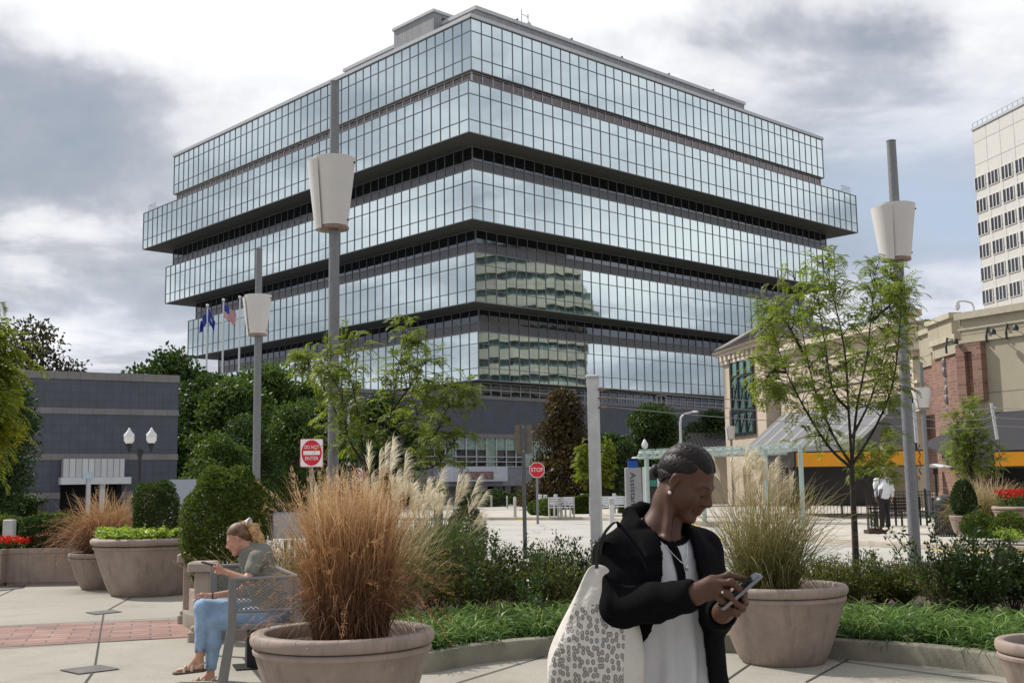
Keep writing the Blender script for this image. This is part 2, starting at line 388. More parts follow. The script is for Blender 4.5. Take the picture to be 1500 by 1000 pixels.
def inlay(px, py, wpx, dy):
    c = G(px, py); w = wpx / F_PX * c.y / 2; h = (G(px, py - dy) - c).length * 1.0
    ib = MB(); k = 1.0
    P = [(c.x - w, c.y), (c.x, c.y - h), (c.x + w, c.y), (c.x, c.y + h)]
    ib.add([(x, y, .012) for x, y in P], [(0, 1, 2, 3)])
    ib.add([(c.x + (x - c.x) * .93, c.y + (y - c.y) * .93, .0125) for x, y in P], [(0, 1, 2, 3)], 1)
    o = ib.build('paving_inlay', [M_dark, mat('slate_inlay', (.11, .10, .10), .7, var=.3, scale=8)]); o['kind'] = 'structure'
inlay(131, 981.5, 88, 6); inlay(152, 897, 54, 3.2); inlay(10, 862, 46, 5)

# planting bed with its concrete kerb ring
def arc3(pts, n=10):
    "Catmull-Rom through points"
    P = [Vector(p) for p in pts]; P = [P[0] * 2 - P[1]] + P + [P[-1] * 2 - P[-2]]; out = []
    for i in range(1, len(P) - 2):
        for k in range(n):
            t = k / n; a, b, c, d = P[i - 1:i + 3]
            out.append(.5 * ((2 * b) + (c - a) * t + (2 * a - 5 * b + 4 * c - d) * t * t + (3 * b - a - 3 * c + d) * t ** 3))
    return out + [P[-2]]
inner = [G(*p) for p in ((1700, 1075), (1590, 1032), (1475, 993), (1360, 976), (1245, 967), (1120, 958), (1000, 955), (900, 957), (800, 962), (705, 972), (622, 986))]
inner = [Vector((p.x, p.y, 0)) for p in inner] + [Vector((-1.15, 10.2, 0)), Vector((-1.6, 11.6, 0)), Vector((-2.4, 12.5, 0)), Vector((-3.4, 12.9, 0)), Vector((-4.0, 14.2, 0)), Vector((-3.6, 16.5, 0))]
inner = arc3(inner, 6)
def kerb(name, line, w, h, m, z0=-.02, side=1):
    "rounded kerb stone along a line; body lies to one side"
    rings = []
    for i, p in enumerate(line):
        t = (line[min(i + 1, len(line) - 1)] - line[max(i - 1, 0)]); n = Vector((t.y, -t.x, 0)).normalized() * side
        r = .018
        prof = [(0, z0), (0, h - r), (r * .3, h - r * .3), (r, h), (w - r, h), (w, h - r), (w, z0)]
        rings.append([(p.x + n.x * u, p.y + n.y * u, z) for u, z in prof])
    b = MB(); b.rings(rings, True, True); return b.build(name, m, smooth=True, sharp=50)
kb = kerb('kerb', inner, .17, .17, M_curb, side=1); kb['kind'] = 'structure'
outer = [Vector((-8, 21.5, 0)), Vector((-3.5, 20.4, 0)), Vector((-1.2, 18.2, 0)), Vector((2.5, 16.4, 0)), Vector((5.4, 17.4, 0)), Vector((6.8, 20.2, 0)), Vector((8.2, 19.2, 0)), Vector((9.2, 13.5, 0)), Vector((9, 9, 0))]
inn = [p + Vector((0, .08, 0)) for p in inner]
sheet('planting_bed', [(p.x, p.y) for p in inn] + [(p.x, p.y) for p in outer], .10, M_soil, th=.12)
kb2 = kerb('kerb', arc3(outer, 6), .16, .15, M_curb, side=1); kb2['kind'] = 'structure'

# sidewalks across the road
swl = [Vector((-30, 62, 0)), Vector((-10, 57, 0)), Vector((0, 54, 0)), Vector((5, 50, 0)), Vector((7.3, 42, 0)), Vector((7.6, 33, 0)), Vector((8.3, 28.5, 0)), Vector((10.0, 25.3, 0)), Vector((12.4, 24.0, 0)), Vector((16, 23.5, 0)), Vector((30, 23.2, 0))]
swl = arc3(swl, 6)
sheet('sidewalk', [(p.x, p.y) for p in swl] + [(30, 70), (-30, 68)], .13, M_walk, th=.14)
k3 = kerb('kerb', swl, .15, .14, mat('sidewalk_kerb', (.38, .34, .28), .9, var=.2, scale=3, bump=.003), side=1 if True else -1); k3['kind'] = 'structure'
# yellow painted kerb nose and lane marks
def paint(p, q, w, z=.004): 
    global jt
    jt = MB(); strip(p, q, w, z); o = jt.build('road_marking', M_yellow); o['kind'] = 'structure'
yl = [p + Vector((-.05, -.30, 0)) for p in swl[40:52]]
rb = MB(); 
for i in range(len(yl) - 1):
    a, b_ = yl[i], yl[i + 1]; t = (b_ - a).normalized(); n = Vector((-t.y, t.x, 0)) * .25
    rb.quad((a + n) + Vector((0, 0, .004)), (b_ + n) + Vector((0, 0, .004)), (b_ - n) + Vector((0, 0, .004)), (a - n) + Vector((0, 0, .004)))
o = rb.build('road_marking', M_yellow); o['kind'] = 'structure'
paint(G(716, 758), G(790, 764), .35); paint(G(1012, 768), G(1052, 790), .35)
# raised bed on the far right
rb_line = arc3([Vector((14.0, 22.0, 0)), Vector((11.6, 21.9, 0)), Vector((10.9, 23.2, 0)), Vector((12.2, 26.5, 0)), Vector((16, 29, 0))], 6)
sheet('far_bed', [(p.x, p.y) for p in rb_line] + [(20, 29), (20, 21.8)], .34, M_soil, th=.3)
k4 = kerb('kerb', rb_line, .2, .40, mat('pale_kerb', (.48, .45, .40), .85, var=.15, scale=2, bump=.003), side=1); k4['kind'] = 'structure'
# ---------------------------------------------------------------- the glass office building
BX, BY, BYAW = -1.76, 138.481, R(90 - 47.12)
HB = dict(s0=28.5, s1=31.142, s2=29.037, s3=26.95, s4=24.88)
M_glass = glassmat('mirror_glass', (.64, .73, .75), .02, wav=.004, wscale=.45)
M_dglass = glassmat('dark_window_glass', (.12, .13, .15), .04, wav=.01, wscale=.6)
M_bglass = glassmat('bronze_window_glass', (.15, .13, .13), .05, wav=.02, wscale=1.5)
M_mull = mat('grey_mullion', (.20, .215, .225), .45, metal=.3, var=.1)
M_lmull = mat('light_aluminium', (.50, .51, .53), .4, metal=.3, var=.08)
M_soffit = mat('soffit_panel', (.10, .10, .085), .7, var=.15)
M_spand = mat('spandrel_panel', (.13, .13, .15), .35, var=.1, spec=.6)
M_roofm = gridmat('ribbed_metal', (.27, .28, .29), (.15, .15, .16), .3, 60, .02, .5, .1, axis='AUTO')
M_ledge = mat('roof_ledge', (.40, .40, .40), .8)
M_slate = gridmat('slate_tile_cladding', (.072, .080, .105), (.045, .05, .066), .41, .41, .010, .5, .12, axis='AUTO', per=.06)
M_band = gridmat('pale_stone_course', (.20, .19, .19), (.13, .12, .12), .62, 5, .012, .8, .1, axis='AUTO', per=.05)
tower = thing('glass_office_building', 'huge mirror glass office building of stacked overhanging floors', 'office building', (BX, BY, 0), BYAW)
TM = Matrix.Translation((BX, BY, 0)) @ Matrix.Rotation(BYAW, 4, 'Z'); TMI = TM.inverted()
def tb(mb, name, m, parent=tower, **k): return mb.build(name, m, parent, world=False, **k)
def LB(px, py, y=None, x=None, z=None):
    "survey point in the building's own axes on the plane y=.. or x=.. or z=.."
    o = TMI @ Vector((0, 0, CAM_H)); d = TMI.to_3x3() @ ray(px, py)
    t = (y - o.y) / d.y if y is not None else ((x - o.x) / d.x if x is not None else (z - o.z) / d.z)
    return o + d * t
MOD = 1.267
def curtain(name, s, z0, z1, fr, glass, mull, w=.046, tilt=.0009, sides='RLBA', depth=.05, dark=None, mod=MOD, panes_inset=0):
    "one storey-high ribbon of curtain wall round the square: real panes, each a hair out of true, and mullions proud of them"
    g = MB(); m = MB(); n = max(1, round(2 * s / mod)); st = 2 * s / n
    zs = [z0 + (z1 - z0) * f for f in fr]
    for si in sides:
        for i in range(n):
            for j in range(len(zs) - 1):
                a0, a1 = -s + i * st, -s + (i + 1) * st; q = []
                tu, tv = rnd.gauss(0, tilt), rnd.gauss(0, tilt)
                for (a, z) in ((a0, zs[j]), (a1, zs[j]), (a1, zs[j + 1]), (a0, zs[j + 1])):
                    off = -s + (a - (a0 + a1) / 2) * tu + (z - (zs[j] + zs[j + 1]) / 2) * tv + .01
                    q.append({'R': (a, off, z), 'L': (off, a, z), 'B': (a, -off, z), 'A': (-off, a, z)}[si])
                g.add(q, [(0, 1, 2, 3)], dark[j] if dark else 0)
        if si in 'RL':
            for i in range(n + 1):
                a = -s + i * st; ww = w * (1.6 if i in (0, n) else 1)
                c = (a, -s - depth / 2, (z0 + z1) / 2); 
                if si == 'L': c = (c[1], c[0], c[2])
                m.box(c, (ww, depth, z1 - z0) if si == 'R' else (depth, ww, z1 - z0))
            for z in zs:
                c = (0, -s - depth / 2 - .004, z)
                if si == 'L': c = (c[1], c[0], c[2])
                hh = w * (1.8 if z in (z0, z1) else 1)
                m.box(c, (2 * s, depth, hh) if si == 'R' else (depth, 2 * s, hh))
    o = tb(g, name, glass); tb(m, 'mullion_grid', mull, o)
    return o
Q = [0, .25, .75, 1]
bands = [('s0', 38.385, 43.182), ('s1', 31.477, 36.046), ('s2', 24.619, 29.12), ('s3', 17.851, 22.349), ('s4', 11.157, 15.594)]
for k, z0, z1 in bands: curtain('glass_band', HB[k], z0, z1, Q, M_glass, M_mull)
rec = [(28.2, 36.15, 38.33, [0, 1], M_bglass, M_lmull, None), (28.41, 29.2, 31.4, [0, .42, 1], [M_dglass, M_spand], M_mull, [1, 0]),
       (26.29, 22.43, 24.55, [0, .42, 1], [M_dglass, M_spand], M_mull, [1, 0]), (24.23, 15.67, 17.78, [0, .42, 1], [M_dglass, M_spand], M_mull, [1, 0]),
       (23.28, 9.66, 11.1, [0, .55, 1], M_dglass, M_lmull, None)]
for s, z0, z1, fr, g, m, dk in rec: curtain('ribbon_window', s, z0, z1, fr, g, m, w=.06 if m is M_mull else .09, dark=dk)
# floor slabs: soffits under each overhang, ledges on top
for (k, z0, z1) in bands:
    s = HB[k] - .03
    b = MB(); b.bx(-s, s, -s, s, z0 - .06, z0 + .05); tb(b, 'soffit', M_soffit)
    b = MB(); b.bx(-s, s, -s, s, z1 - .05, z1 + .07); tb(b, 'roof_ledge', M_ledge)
b = MB(); s = 28.52
for si in range(4):
    Mx = Matrix.Rotation(si * PI / 2, 4, 'Z'); b.box((0, -s - .06, 43.36), (2 * s + .28, .18, .34), M=Mx)
tb(b, 'parapet_cap', M_lmull)
# penthouses: sized from the sight lines of their corners
yl_ = -23.5
A, B = LB(697, 13, y=yl_), LB(1090, 155, y=yl_)
zt = (A.z + B.z) / 2
b = MB(); b.bx(A.x, B.x, yl_, yl_ + 22, 43.2, zt); pr = b
o = tb(pr, 'penthouse', M_roofm); b = MB(); b.bx(A.x - .15, B.x + .15, yl_ - .15, yl_ + 22.15, zt, zt + .35); tb(b, 'penthouse_cap', M_lmull, o)
b = MB(); b.slab([(A.x - .2, yl_ - .1, zt + .35), (A.x - .2, yl_ + 20, zt + .35), (A.x - .2, yl_ + .9, zt + 1.3)], (.25, .0, 0), 1)
C1 = LB(635, 18, x=-24.5); C2 = LB(577, 46, x=-24.5); zc = (C1.z + C2.z) / 2
b = MB(); b.bx(-24.5, -16, C1.y, C2.y, 43.2, zc); o2 = tb(b, 'lift_housing', M_roofm)
b = MB(); b.bx(-24.65, -15.85, C1.y - .15, C2.y + .15, zc, zc + .28); tb(b, 'lift_housing_cap', M_lmull, o2)
b = MB(); v = LB(652, 34, y=C1.y); b.bx(v.x - .35, v.x + .35, C1.y - .12, C1.y - .01, v.z - .4, v.z + .4); tb(b, 'vent', M_dark, o2)
b = MB(); E1 = LB(505, 108, x=-26.5); b.bx(-26.5, -18, C2.y + .02, E1.y, 43.2, 44.1); tb(b, 'plant_screen', M_roofm)
b = MB(); E2 = LB(363, 176, x=-27)
n = 22
for i in range(n):
    y = E1.y + 1 + (E2.y - E1.y - 1) * i / n; b.box((-27, y, 43.9), (.07, .07, 1.0)); b.tube([(-27, y, 44.35), (-26, y + .3, 43.6)], .04, 5)
b.tube([(-27, E1.y, 44.4), (-27, E2.y, 44.4)], .05, 6); b.bx(-27.2, -26.6, E2.y - 4, E2.y, 43.4, 43.9)
tb(b, 'roof_railing', M_lmull)
# terrace glass railing on the widest floor
M_rail = mat('rail_steel', (.5, .52, .54), .4, metal=.4)
b = MB(); s = 30.7; z = 36.1
for i in range(56):
    t = -s + 2 * s * i / 55
    if abs(t) < 26.5: 
        if i % 2: continue
    b.box((t, -s, z + .55), (.04, .04, 1.1)); b.box((-s, t, z + .55), (.04, .04, 1.1)); b.box((s, t, z + .55), (.04, .04, 1.1))
for zz_ in (z + 1.1,):
    b.box((0, -s, zz_), (2 * s, .05, .05)); b.box((-s, 0, zz_), (.05, 2 * s, .05)); b.box((s, 0, zz_), (.05, 2 * s, .05))
# only the overhanging ends of the terrace carry it
b2 = MB()
for sx in (-1, 1):
    for i in range(9):
        t = sx * (28.8 + i * .24)
        if sx > 0: b2.box((t, -s, z + .5), (.03, .03, 1.0)); 
        else: b2.box((-s, -t, z + .5), (.03, .03, 1.0))
b2.tube([(28.7, -s, z + 1), (s, -s, z + 1), (s, 20, z + 1)], .03, 5); b2.tube([(-s, 28.7, z + 1), (-s, s, z + 1), (20, s, z + 1)], .03, 5)
for i in range(14): b2.box((s, -s + i * 1.2, z + .5), (.03, .03, 1.0)); b2.box((-s + i * 1.2, s, z + .5), (.03, .03, 1.0))
tb(b2, 'terrace_railing', M_rail)
# small lights along the penthouse edge
for px, py in ((758, 34), (838, 63), (912, 90), (981, 114), (1046, 138)):
    p = LB(px, py, y=yl_); b = MB(); b.slab([(p.x - .3, yl_ + .2, zt + .35), (p.x + .35, yl_ + .2, zt + .35), (p.x + .3, yl_ + .2, zt + .8)], (0, .5, 0), 1); tb(b, 'roof_floodlight', M_dark)
p = LB(764, 36, y=yl_ + .5)
b = MB(); b.tube([(p.x, p.y, zt + .2), (p.x, p.y, zt + 2.0)], .05, 6); b.tube([(p.x, p.y, zt + 1.5), (p.x + .9, p.y, zt + 1.45), (p.x + .95, p.y, zt + .95)], .04, 6); b.lathe([(.08, .4), (.3, .1), (.3, 0)], 10, (p.x + .95, p.y, zt + .6)); b.box((p.x + .9, p.y, zt + 1.5), (.1, .1, .5))
tb(b, 'roof_mast', M_lmull)
# podium: slate walls over a glazed entrance floor
ps = 26.0   # podium face plane
pz0, pz1 = 6.35, 9.55
yl2 = -HB['s4'] + .9
X0, X1 = -52, 62
b = MB(); b.bx(X0, X1, yl2, 60, pz0, pz1); pod = tb(b, 'podium_wall', M_slate)
b = MB(); b.bx(X0 - .05, X1 + .05, yl2 - .06, yl2 + .5, pz1 - .02, pz1 + .3); b.bx(X0 - .05, X1, yl2 - .05, yl2 + .4, pz0 - .35, pz0 - .003); tb(b, 'stone_course', M_band)
M_eglass = glassmat('pale_entrance_glass', (.42, .56, .55), .08, wav=.02, wscale=.7, metal=.75)
M_white = mat('white_metal_panel', (.62, .64, .66), .4, var=.06)
M_black = mat('dark_interior', (.018, .018, .02), .8)
xe0, xe1 = LB(606, 660, y=yl2).x, LB(812, 660, y=yl2).x
zf = lambda py, px=700: LB(px, py, y=yl2).z
zw1, zw2, zw0 = zf(632), zf(640), zf(684)
b = MB(); b.bx(X0, X1, yl2 + 4.0, 60, 0, pz0 - .36); tb(b, 'ground_floor_wall', mat('dark_grey_wall', (.11, .115, .13), .7))  # recessed wall in one plain dark grey
b = MB(); b.bx(xe0, xe1, yl2 + .05, yl2 + .15, zw2, pz0 - .36); tb(b, 'header_panel', M_white)
b = MB(); n = 14
for i in range(n):
    a0 = xe0 + (xe1 - xe0) * i / n; a1 = xe0 + (xe1 - xe0) * (i + 1) / n; t = rnd.gauss(0, .004)
    zb = zw2 - (zw2 - zw0) * .42
    b.quad((a0, yl2 + .3, zb), (a1, yl2 + .3 + t, zb), (a1, yl2 + .3 + t, zw2), (a0, yl2 + .3, zw2), 0)
    b.quad((a0, yl2 + .32, zw0), (a1, yl2 + .32, zw0), (a1, yl2 + .32, zb), (a0, yl2 + .32, zb), 1 if i % 4 in (0, 1, 2) else 0)
eg = tb(b, 'entrance_glazing', [M_eglass, M_dglass])
b = MB()
for i in range(n + 1):
    a = xe0 + (xe1 - xe0) * i / n; b.box((a, yl2 + .22, (zw0 + zw2) / 2), (.10, .12, zw2 - zw0))
for z in (zw0 + .05, zw0 + .5, zw0 + .95, zw2): b.box(((xe0 + xe1) / 2, yl2 + .16, z), (xe1 - xe0, .1, .08))
tb(b, 'mullion_grid', M_lmull, eg)
zc0, zc1 = zf(712), zf(685)
b = MB(); b.bx(xe0 - 2, X1, yl2 - 1.2, yl2 + 4.5, zc0, zc1 - .02); tb(b, 'entrance_fascia', mat('grey_metal_fascia', (.20, .21, .24), .45))
xw0, xw1 = LB(639, 695, y=yl2 - 1.6).x, LB(742, 695, y=yl2 - 1.6).x
b = MB(); b.bx(xw0, xw1, yl2 - 1.75, yl2 - 1.21, zf(705), zc1 + .05); cp = tb(b, 'entrance_canopy', mat('pale_canopy_panel', (.52, .55, .62), .4, metal=.1))
b = MB(); xm = LB(681, 695, y=yl2 - 1.7).x; xn = LB(722, 695, y=yl2 - 1.7).x
b.bx(xm, xn, yl2 - 1.80, yl2 - 1.76, zc1 - 1.05, zc1 - .35, 0); tb(b, 'sign_strip', mat('dull_red_lettering', (.22, .14, .14), .6, var=.6, scale=3), cp)
for px in (664, 712, 762, 790):
    x = LB(px, 720, y=yl2).x; b = MB(); b.bx(x - .35, x + .35, yl2 + .2, yl2 + .9, 0, zc0); tb(b, 'column', M_lmull if px in (712,) else mat('grey_column', (.2, .2, .22), .6))
b = MB(); 
for i in range(26):
    x = xe0 - 4 + i * 1.5; b.bx(x, x + .07, yl2 + 3.7, yl2 + 3.8, 0, zc0)
b.bx(xe0 - 4, xe0 + 35, yl2 + 3.72, yl2 + 3.79, 2.3, 2.4); tb(b, 'ground_floor_mullions', M_lmull)
b = MB(); b.bx(xe0 - 4, xe0 + 35, yl2 + 3.85, yl2 + 3.95, 0.05, zc0); tb(b, 'ground_floor_glazing', M_dglass)
# podium right part: pale frames behind the trees
b = MB(); 
for px in (885, 905, 925):
    x = LB(px, 660, y=yl2).x; b.bx(x - .3, x + .3, yl2 - .4, yl2 - .1, 2.2, pz0 - .4)
tb(b, 'column', M_white)
b = MB(); b.bx(LB(860, 640, y=yl2).x, X1, yl2 - .9, yl2 - .05, zf(640, 900), pz0 - .36); tb(b, 'pale_lintel', M_lmull)
# white door frames high on the podium terrace
for px, py in ((849, 582), (984, 592)):
    p = LB(px, py, y=-HB['s4']); b = MB()
    for dx in (-.75, 0, .75): b.box((p.x + dx, -23.45, 10.3), (.13, .12, 1.3))
    b.box((p.x, -23.45, 10.98), (1.63, .12, .13)); tb(b, 'door_frame', M_white)

# ---------------------------------------------------------------- slate building on the left
p0, p1 = W(262, 552, 60), W(30, 543, 56)
e = (Vector((p1.x, p1.y)) - Vector((p0.x, p0.y))).normalized(); angL = math.atan2(-e.y, -e.x)
zt_ = p0.z
lb = thing('slate_building', 'low dark slate tiled building with pale stone courses and blind walls', 'building', (p0.x, p0.y, 0), angL)
# local: x along wall to the left is negative
def lbx(px, py=650):
    o = lb.matrix_basis.inverted() if False else (Matrix.Translation((p0.x, p0.y, 0)) @ Matrix.Rotation(angL, 4, 'Z')).inverted()
    a = o @ Vector((0, 0, CAM_H)); d = o.to_3x3() @ ray(px, py); t = -a.y / d.y; return a + d * t
dx0, dx1 = lbx(88, 720).x, lbx(178, 720).x; dzt = lbx(133, 672).z; dzb = lbx(133, 709).z
b = MB(); b.bx(-40, dx0, 0, 26, -.02, zt_); b.bx(dx1, 0, 0, 26, -.02, zt_); b.bx(dx0, dx1, 0, 26, dzb, zt_); b.bx(dx0, dx1, 1.2, 26, 0, dzb)
b.build('wall', M_slate, lb, world=False)
for i, py in enumerate((548, 604, 669, 723)):
    z = lbx(262 if i == 0 else 230, py).z; b = MB()
    if i == 0: b.bx(-40.05, .05, -.05, 26.05, zt_ - .3, zt_ + .08)
    elif i == 3: b.bx(-40, dx0, -.04, 0, z - .15, z + .15); b.bx(dx1, .04, -.04, 0, z - .15, z + .15)
    else: b.bx(-40, .04, -.04, 0, z - .15, z + .15)
    b.build('stone_course', M_band, lb, world=False)
aw = MB(); aw.bx(dx0, dx1, -.5, -.06, dzb + .35, dzt); 
av = aw.build('entrance_canopy', gridmat('white_corrugated', (.52, .53, .53), (.3, .3, .31), .3, 9, .03, .5, .06, axis='XZ'), lb, world=False)
b = MB(); b.bx(dx0 - .1, dx1 + .3, -.75, -.06, dzb, dzb + .34); b.build('canopy_beam', M_white, av, world=False)
b = MB(); x = lbx(147, 720).x; b.bx(x - .12, x + .12, -.5, -.3, 0, dzb); b.build('canopy_post', M_white, lb, world=False)
b = MB(); b.bx(dx0, dx1, 1.1, 1.19, 0, dzb); dr = b.build('door', M_black, lb, world=False)
x = lbx(104, 725).x; b = MB(); b.bx(x - .09, x + .09, -4.3, -4.1, 0, 2.2); pp_ = thing('card_reader_post', 'slim grey post with a pale square head in front of the dark doorway', 'post', tuple(Matrix.Translation((p0.x, p0.y, 0)) @ Matrix.Rotation(angL, 4, 'Z') @ Vector((x, -4.2, 0))), angL)
b = MB(); b.bx(-.09, .09, -.1, .1, 0, 2.2); b.build('post', M_lmull, pp_, world=False); b = MB(); b.bx(-.28, .18, -.12, .12, 2.2, 2.5); b.build('head', mat('pale_sign', (.45, .55, .62), .5), pp_, world=False)

# ---------------------------------------------------------------- white slab tower on the far right
q0, q1 = W(1424.5, 192, 210), W(1500, 152, 195)
e = Vector((q1.x - q0.x, q1.y - q0.y)).normalized(); angW = math.atan2(e.y, e.x)
wt = thing('white_tower_block', 'tall white concrete tower block with rows of triple slit windows', 'tower', (q0.x, q0.y, 0), angW)
WM = Matrix.Translation((q0.x, q0.y, 0)) @ Matrix.Rotation(angW, 4, 'Z'); WMI = WM.inverted()
def wl(px, py):
    a = WMI @ Vector((0, 0, CAM_H)); d = WMI.to_3x3() @ ray(px, py); return a + d * (-a.y / d.y)
M_wconc = gridmat('white_precast', (.60, .585, .55), (.36, .35, .33), 4.02, 4.28, .10, .8, .07, axis='XZ', per=.02)
zt2 = wl(1424.5, 192).z; LW = 46
b = MB(); b.bx(0, LW, 0, 30, 0, zt2); b.build('wall', M_wconc, wt, world=False)
b = MB(); b.bx(-.2, LW, -.2, 30.2, zt2, zt2 + .5); 
for i in range(30): b.box((i * 1.5, .1, zt2 + .9), (.12, .12, 1.1))
b.box((LW / 2, .1, zt2 + 1.4), (LW, .1, .1)); b.build('roof_rail', M_lmull, wt, world=False)
wa = wl(1428, 262); wb = wl(1476, 240)
cols_x = [wl(1436, 266).x + i * 4.02 for i in range(11)]
z_top = wl(1436, 268).z; dz = z_top - wl(1438, 301).z
wproto = None
for r_ in range(14):
    for i, x in enumerate(cols_x):
        zc = z_top - r_ * dz
        if zc < 6: continue
        if wproto is None:
            b = MB(); b.bx(-1.45, 1.45, -.03, -.012, -1.2, 1.2, 0)
            f = MB(); 
            for u in (-1.55, -.5, .5, 1.55): f.bx(u - .1, u + .1, -.16, -.005, -1.3, 1.3)
            f.bx(-1.6, 1.6, -.12, -.006, 1.2, 1.35); f.bx(-1.6, 1.6, -.12, -.006, -1.35, -1.2)
            wproto = b.build('window', M_dglass, wt, world=False); wproto.location = (x, 0, zc)
            fr_ = f.build('window_fins', mat('white_fin', (.62, .6, .57), .7), None); fr_.parent = wproto
        else:
            c = wproto.copy(); COL.objects.link(c); c.location = (x, 0, zc)
            d = kids(wproto)[0].copy(); COL.objects.link(d); d.parent = c

# ---------------------------------------------------------------- curved banded office block, off to the right, mirrored in the glass
def mirror_xy(v):
    C = Matrix.Translation((BX, BY, 0)) @ Matrix.Rotation(BYAW, 4, 'Z') @ Vector((0, -26.9, 0))
    n = Vector((math.sin(BYAW), -math.cos(BYAW), 0)); d = (v - C).dot(n); return v - 2 * d * n
M_tan = gridmat('tan_precast_band', (.25, .245, .205), (.15, .14, .12), 3.0, 2.1, .05, .8, .12, axis='AUTO')
M_teal = gridmat('teal_ribbon_window', (.035, .075, .068), (.20, .19, .16), 1.5, 9, .10, .25, .5, axis='AUTO', per=.5)
Yv = lambda px: 228 + ((px - 760) / 150) ** 2 * 13
pxs = [560 + 7 * i for i in range(51)]
line_v = []
for px in pxs: p = W(px, 600, Yv(px)); line_v.append(Vector((p.x, p.y, 0)))
foot = [mirror_xy(p) for p in line_v]
cb_ = thing('curved_office_block', 'curved tan office block with green ribbon windows, seen mirrored in the glass building', 'office building', (foot[0].x, foot[0].y, 0))
def cut(pe, inset):
    k = int((pe - 560) / 7); pts = line_v[:k + 1]; q = []
    for p in pts:
        d = Vector((p.x, p.y, 0)).normalized(); q.append(p + d * inset)
    q[-1] = q[-1] - Vector((inset, 0, 0))
    q += [q[-1] + Vector((2, 26, 0)), q[0] + Vector((2, 26, 0))]
    return [(mirror_xy(p).x, mirror_xy(p).y) for p in q]
fh = 3.42
for fl in range(15):
    yy_ = 712 - (fl * fh - 1.55) * 7.43; pe = 884 if yy_ > 492 else 828 + (yy_ - 330) * .45
    z0 = fl * fh
    b = MB(); b.prism(cut(pe, 0), z0, z0 + fh * .58); b.build('floor_band', M_tan, cb_)
    b = MB(); b.prism(cut(pe, .9), z0 + fh * .58, z0 + fh); b.build('ribbon_window', M_teal, cb_)
# ---------------------------------------------------------------- restaurant row on the right
def WP(a, b, px, py):
    d = ray(px, py); e = Vector((b[0] - a[0], b[1] - a[1])); n = Vector((-e.y, e.x))
    t = (a[0] * n.x + a[1] * n.y) / (d.x * n.x + d.y * n.y); return Vector((d.x * t, d.y * t, CAM_H + d.z * t))
M_stucco = mat('cream_stucco', (.50, .42, .33), .9, var=.10, scale=.6, bump=.003, bscale=30)
M_cream = mat('pale_cream_trim', (.60, .53, .43), .8, var=.08, scale=1)
M_mroof = mat('dark_standing_seam', (.07, .06, .06), .45, var=.15)
M_wframe = mat('black_window_frame', (.02, .025, .028), .4)
M_tealw = glassmat('green_glass', (.20, .36, .33), .12, wav=.01, metal=.6)
M_awn = mat('grey_awning_cloth', (.15, .155, .165), .8, var=.08)
M_awnd = mat('charcoal_awning_cloth', (.028, .028, .034), .9, var=.1)
M_orange = mat('orange_fascia', (.72, .30, .01), .6, var=.06)
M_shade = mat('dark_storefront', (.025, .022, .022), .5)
M_redbrick = gridmat('red_brick_wall', (.22, .115, .085), (.22, .17, .14), .42, .15, .018, .9, .15, rows=True, axis='AUTO', per=.22)
M_beige = gridmat('beige_panel', (.36, .325, .24), (.22, .19, .14), 3.4, 2.6, .03, .85, .08, axis='AUTO', per=.01)
M_beigec = mat('beige_coping', (.42, .385, .30), .85)
tA = W(1061.5, 600, 83); tB = W(1122, 600, 76); tC = W(1133.5, 600, 75.7)
tA = Vector((tA.x, 83)); tB = Vector((tB.x, 76)); tC = Vector((tC.x + .3, 75.9))
rest = thing('restaurant_building', 'cream stucco restaurant with corner tower, tall green window and dark hipped roof', 'building', (tB.x, tB.y, 0))
eT = (tB - tA).normalized(); nT = Vector((-eT.y, eT.x)) * -1      # outward (towards street, -x)
if nT.x > 0: nT = -nT
z_e = W(1037, 517, 83).z
foot = [tuple(tA), tuple(tB), (tB.x + 6, tB.y + .6), (tA.x + 6, tA.y + .8)]
b = MB(); b.prism(foot, 0, z_e - .35); b.build('tower_wall', M_stucco, rest)
def grow(poly, k):
    cx = sum(p[0] for p in poly) / len(poly); cy = sum(p[1] for p in poly) / len(poly)
    return [(x + k * (1 if x > cx else -1), y + k * (1 if y > cy else -1)) for x, y in poly]
b = MB(); b.prism(grow(foot, .2), z_e - .95, z_e - .7); b.prism(grow(foot, .45), z_e - .36, z_e - .1); b.prism(grow(foot, .65), z_e - .1, z_e + .1)
for i in range(9):
    p = tA + eT * (i + .5) * (tB - tA).length / 9 + nT * .2; b.box((p.x, p.y, z_e - .53), (.35, .3, .33), math.atan2(eT.y, eT.x))
for i in range(7): b.box((tB.x + .4 + i * .8, tB.y - .1, z_e - .53), (.3, .35, .33))
b.build('cornice', M_cream, rest)
apx = W(1143, 480, 80)
g = grow(foot, .8); ap = (apx.x, 80, 13.0)
b = MB(); vs = [(x, y, z_e + .1) for x, y in g] + [(x * .12 + ap[0] * .88, y * .12 + ap[1] * .88, ap[2]) for x, y in g]
b.rings([vs[:4], vs[4:]])
for i in range(4):
    for k in range(14):
        t = (k + .5) / 14; a = Vector(vs[i]).lerp(Vector(vs[(i + 1) % 4]), t); c = Vector(vs[4 + i]).lerp(Vector(vs[4 + (i + 1) % 4]), t)
        b.tube([a + Vector((0, 0, .03)), c + Vector((0, 0, .03))], .035, 4)
rf = b.build('roof', M_mroof, rest)
b = MB(); b.box((ap[0], ap[1], 13.35), (1.25, 1.25, .8)); b.box((ap[0], ap[1], 13.8), (1.5, 1.5, .12)); b.lathe([(.5, 0), (.22, .5), (.08, .8), (.05, 2.6), (.0, 2.7)], 8, (ap[0], ap[1], 13.85), caps=False); b.build('cupola', M_mroof, rf)
wa, wb_ = WP(tA, tB, 1072, 525), WP(tA, tB, 1107.5, 633)
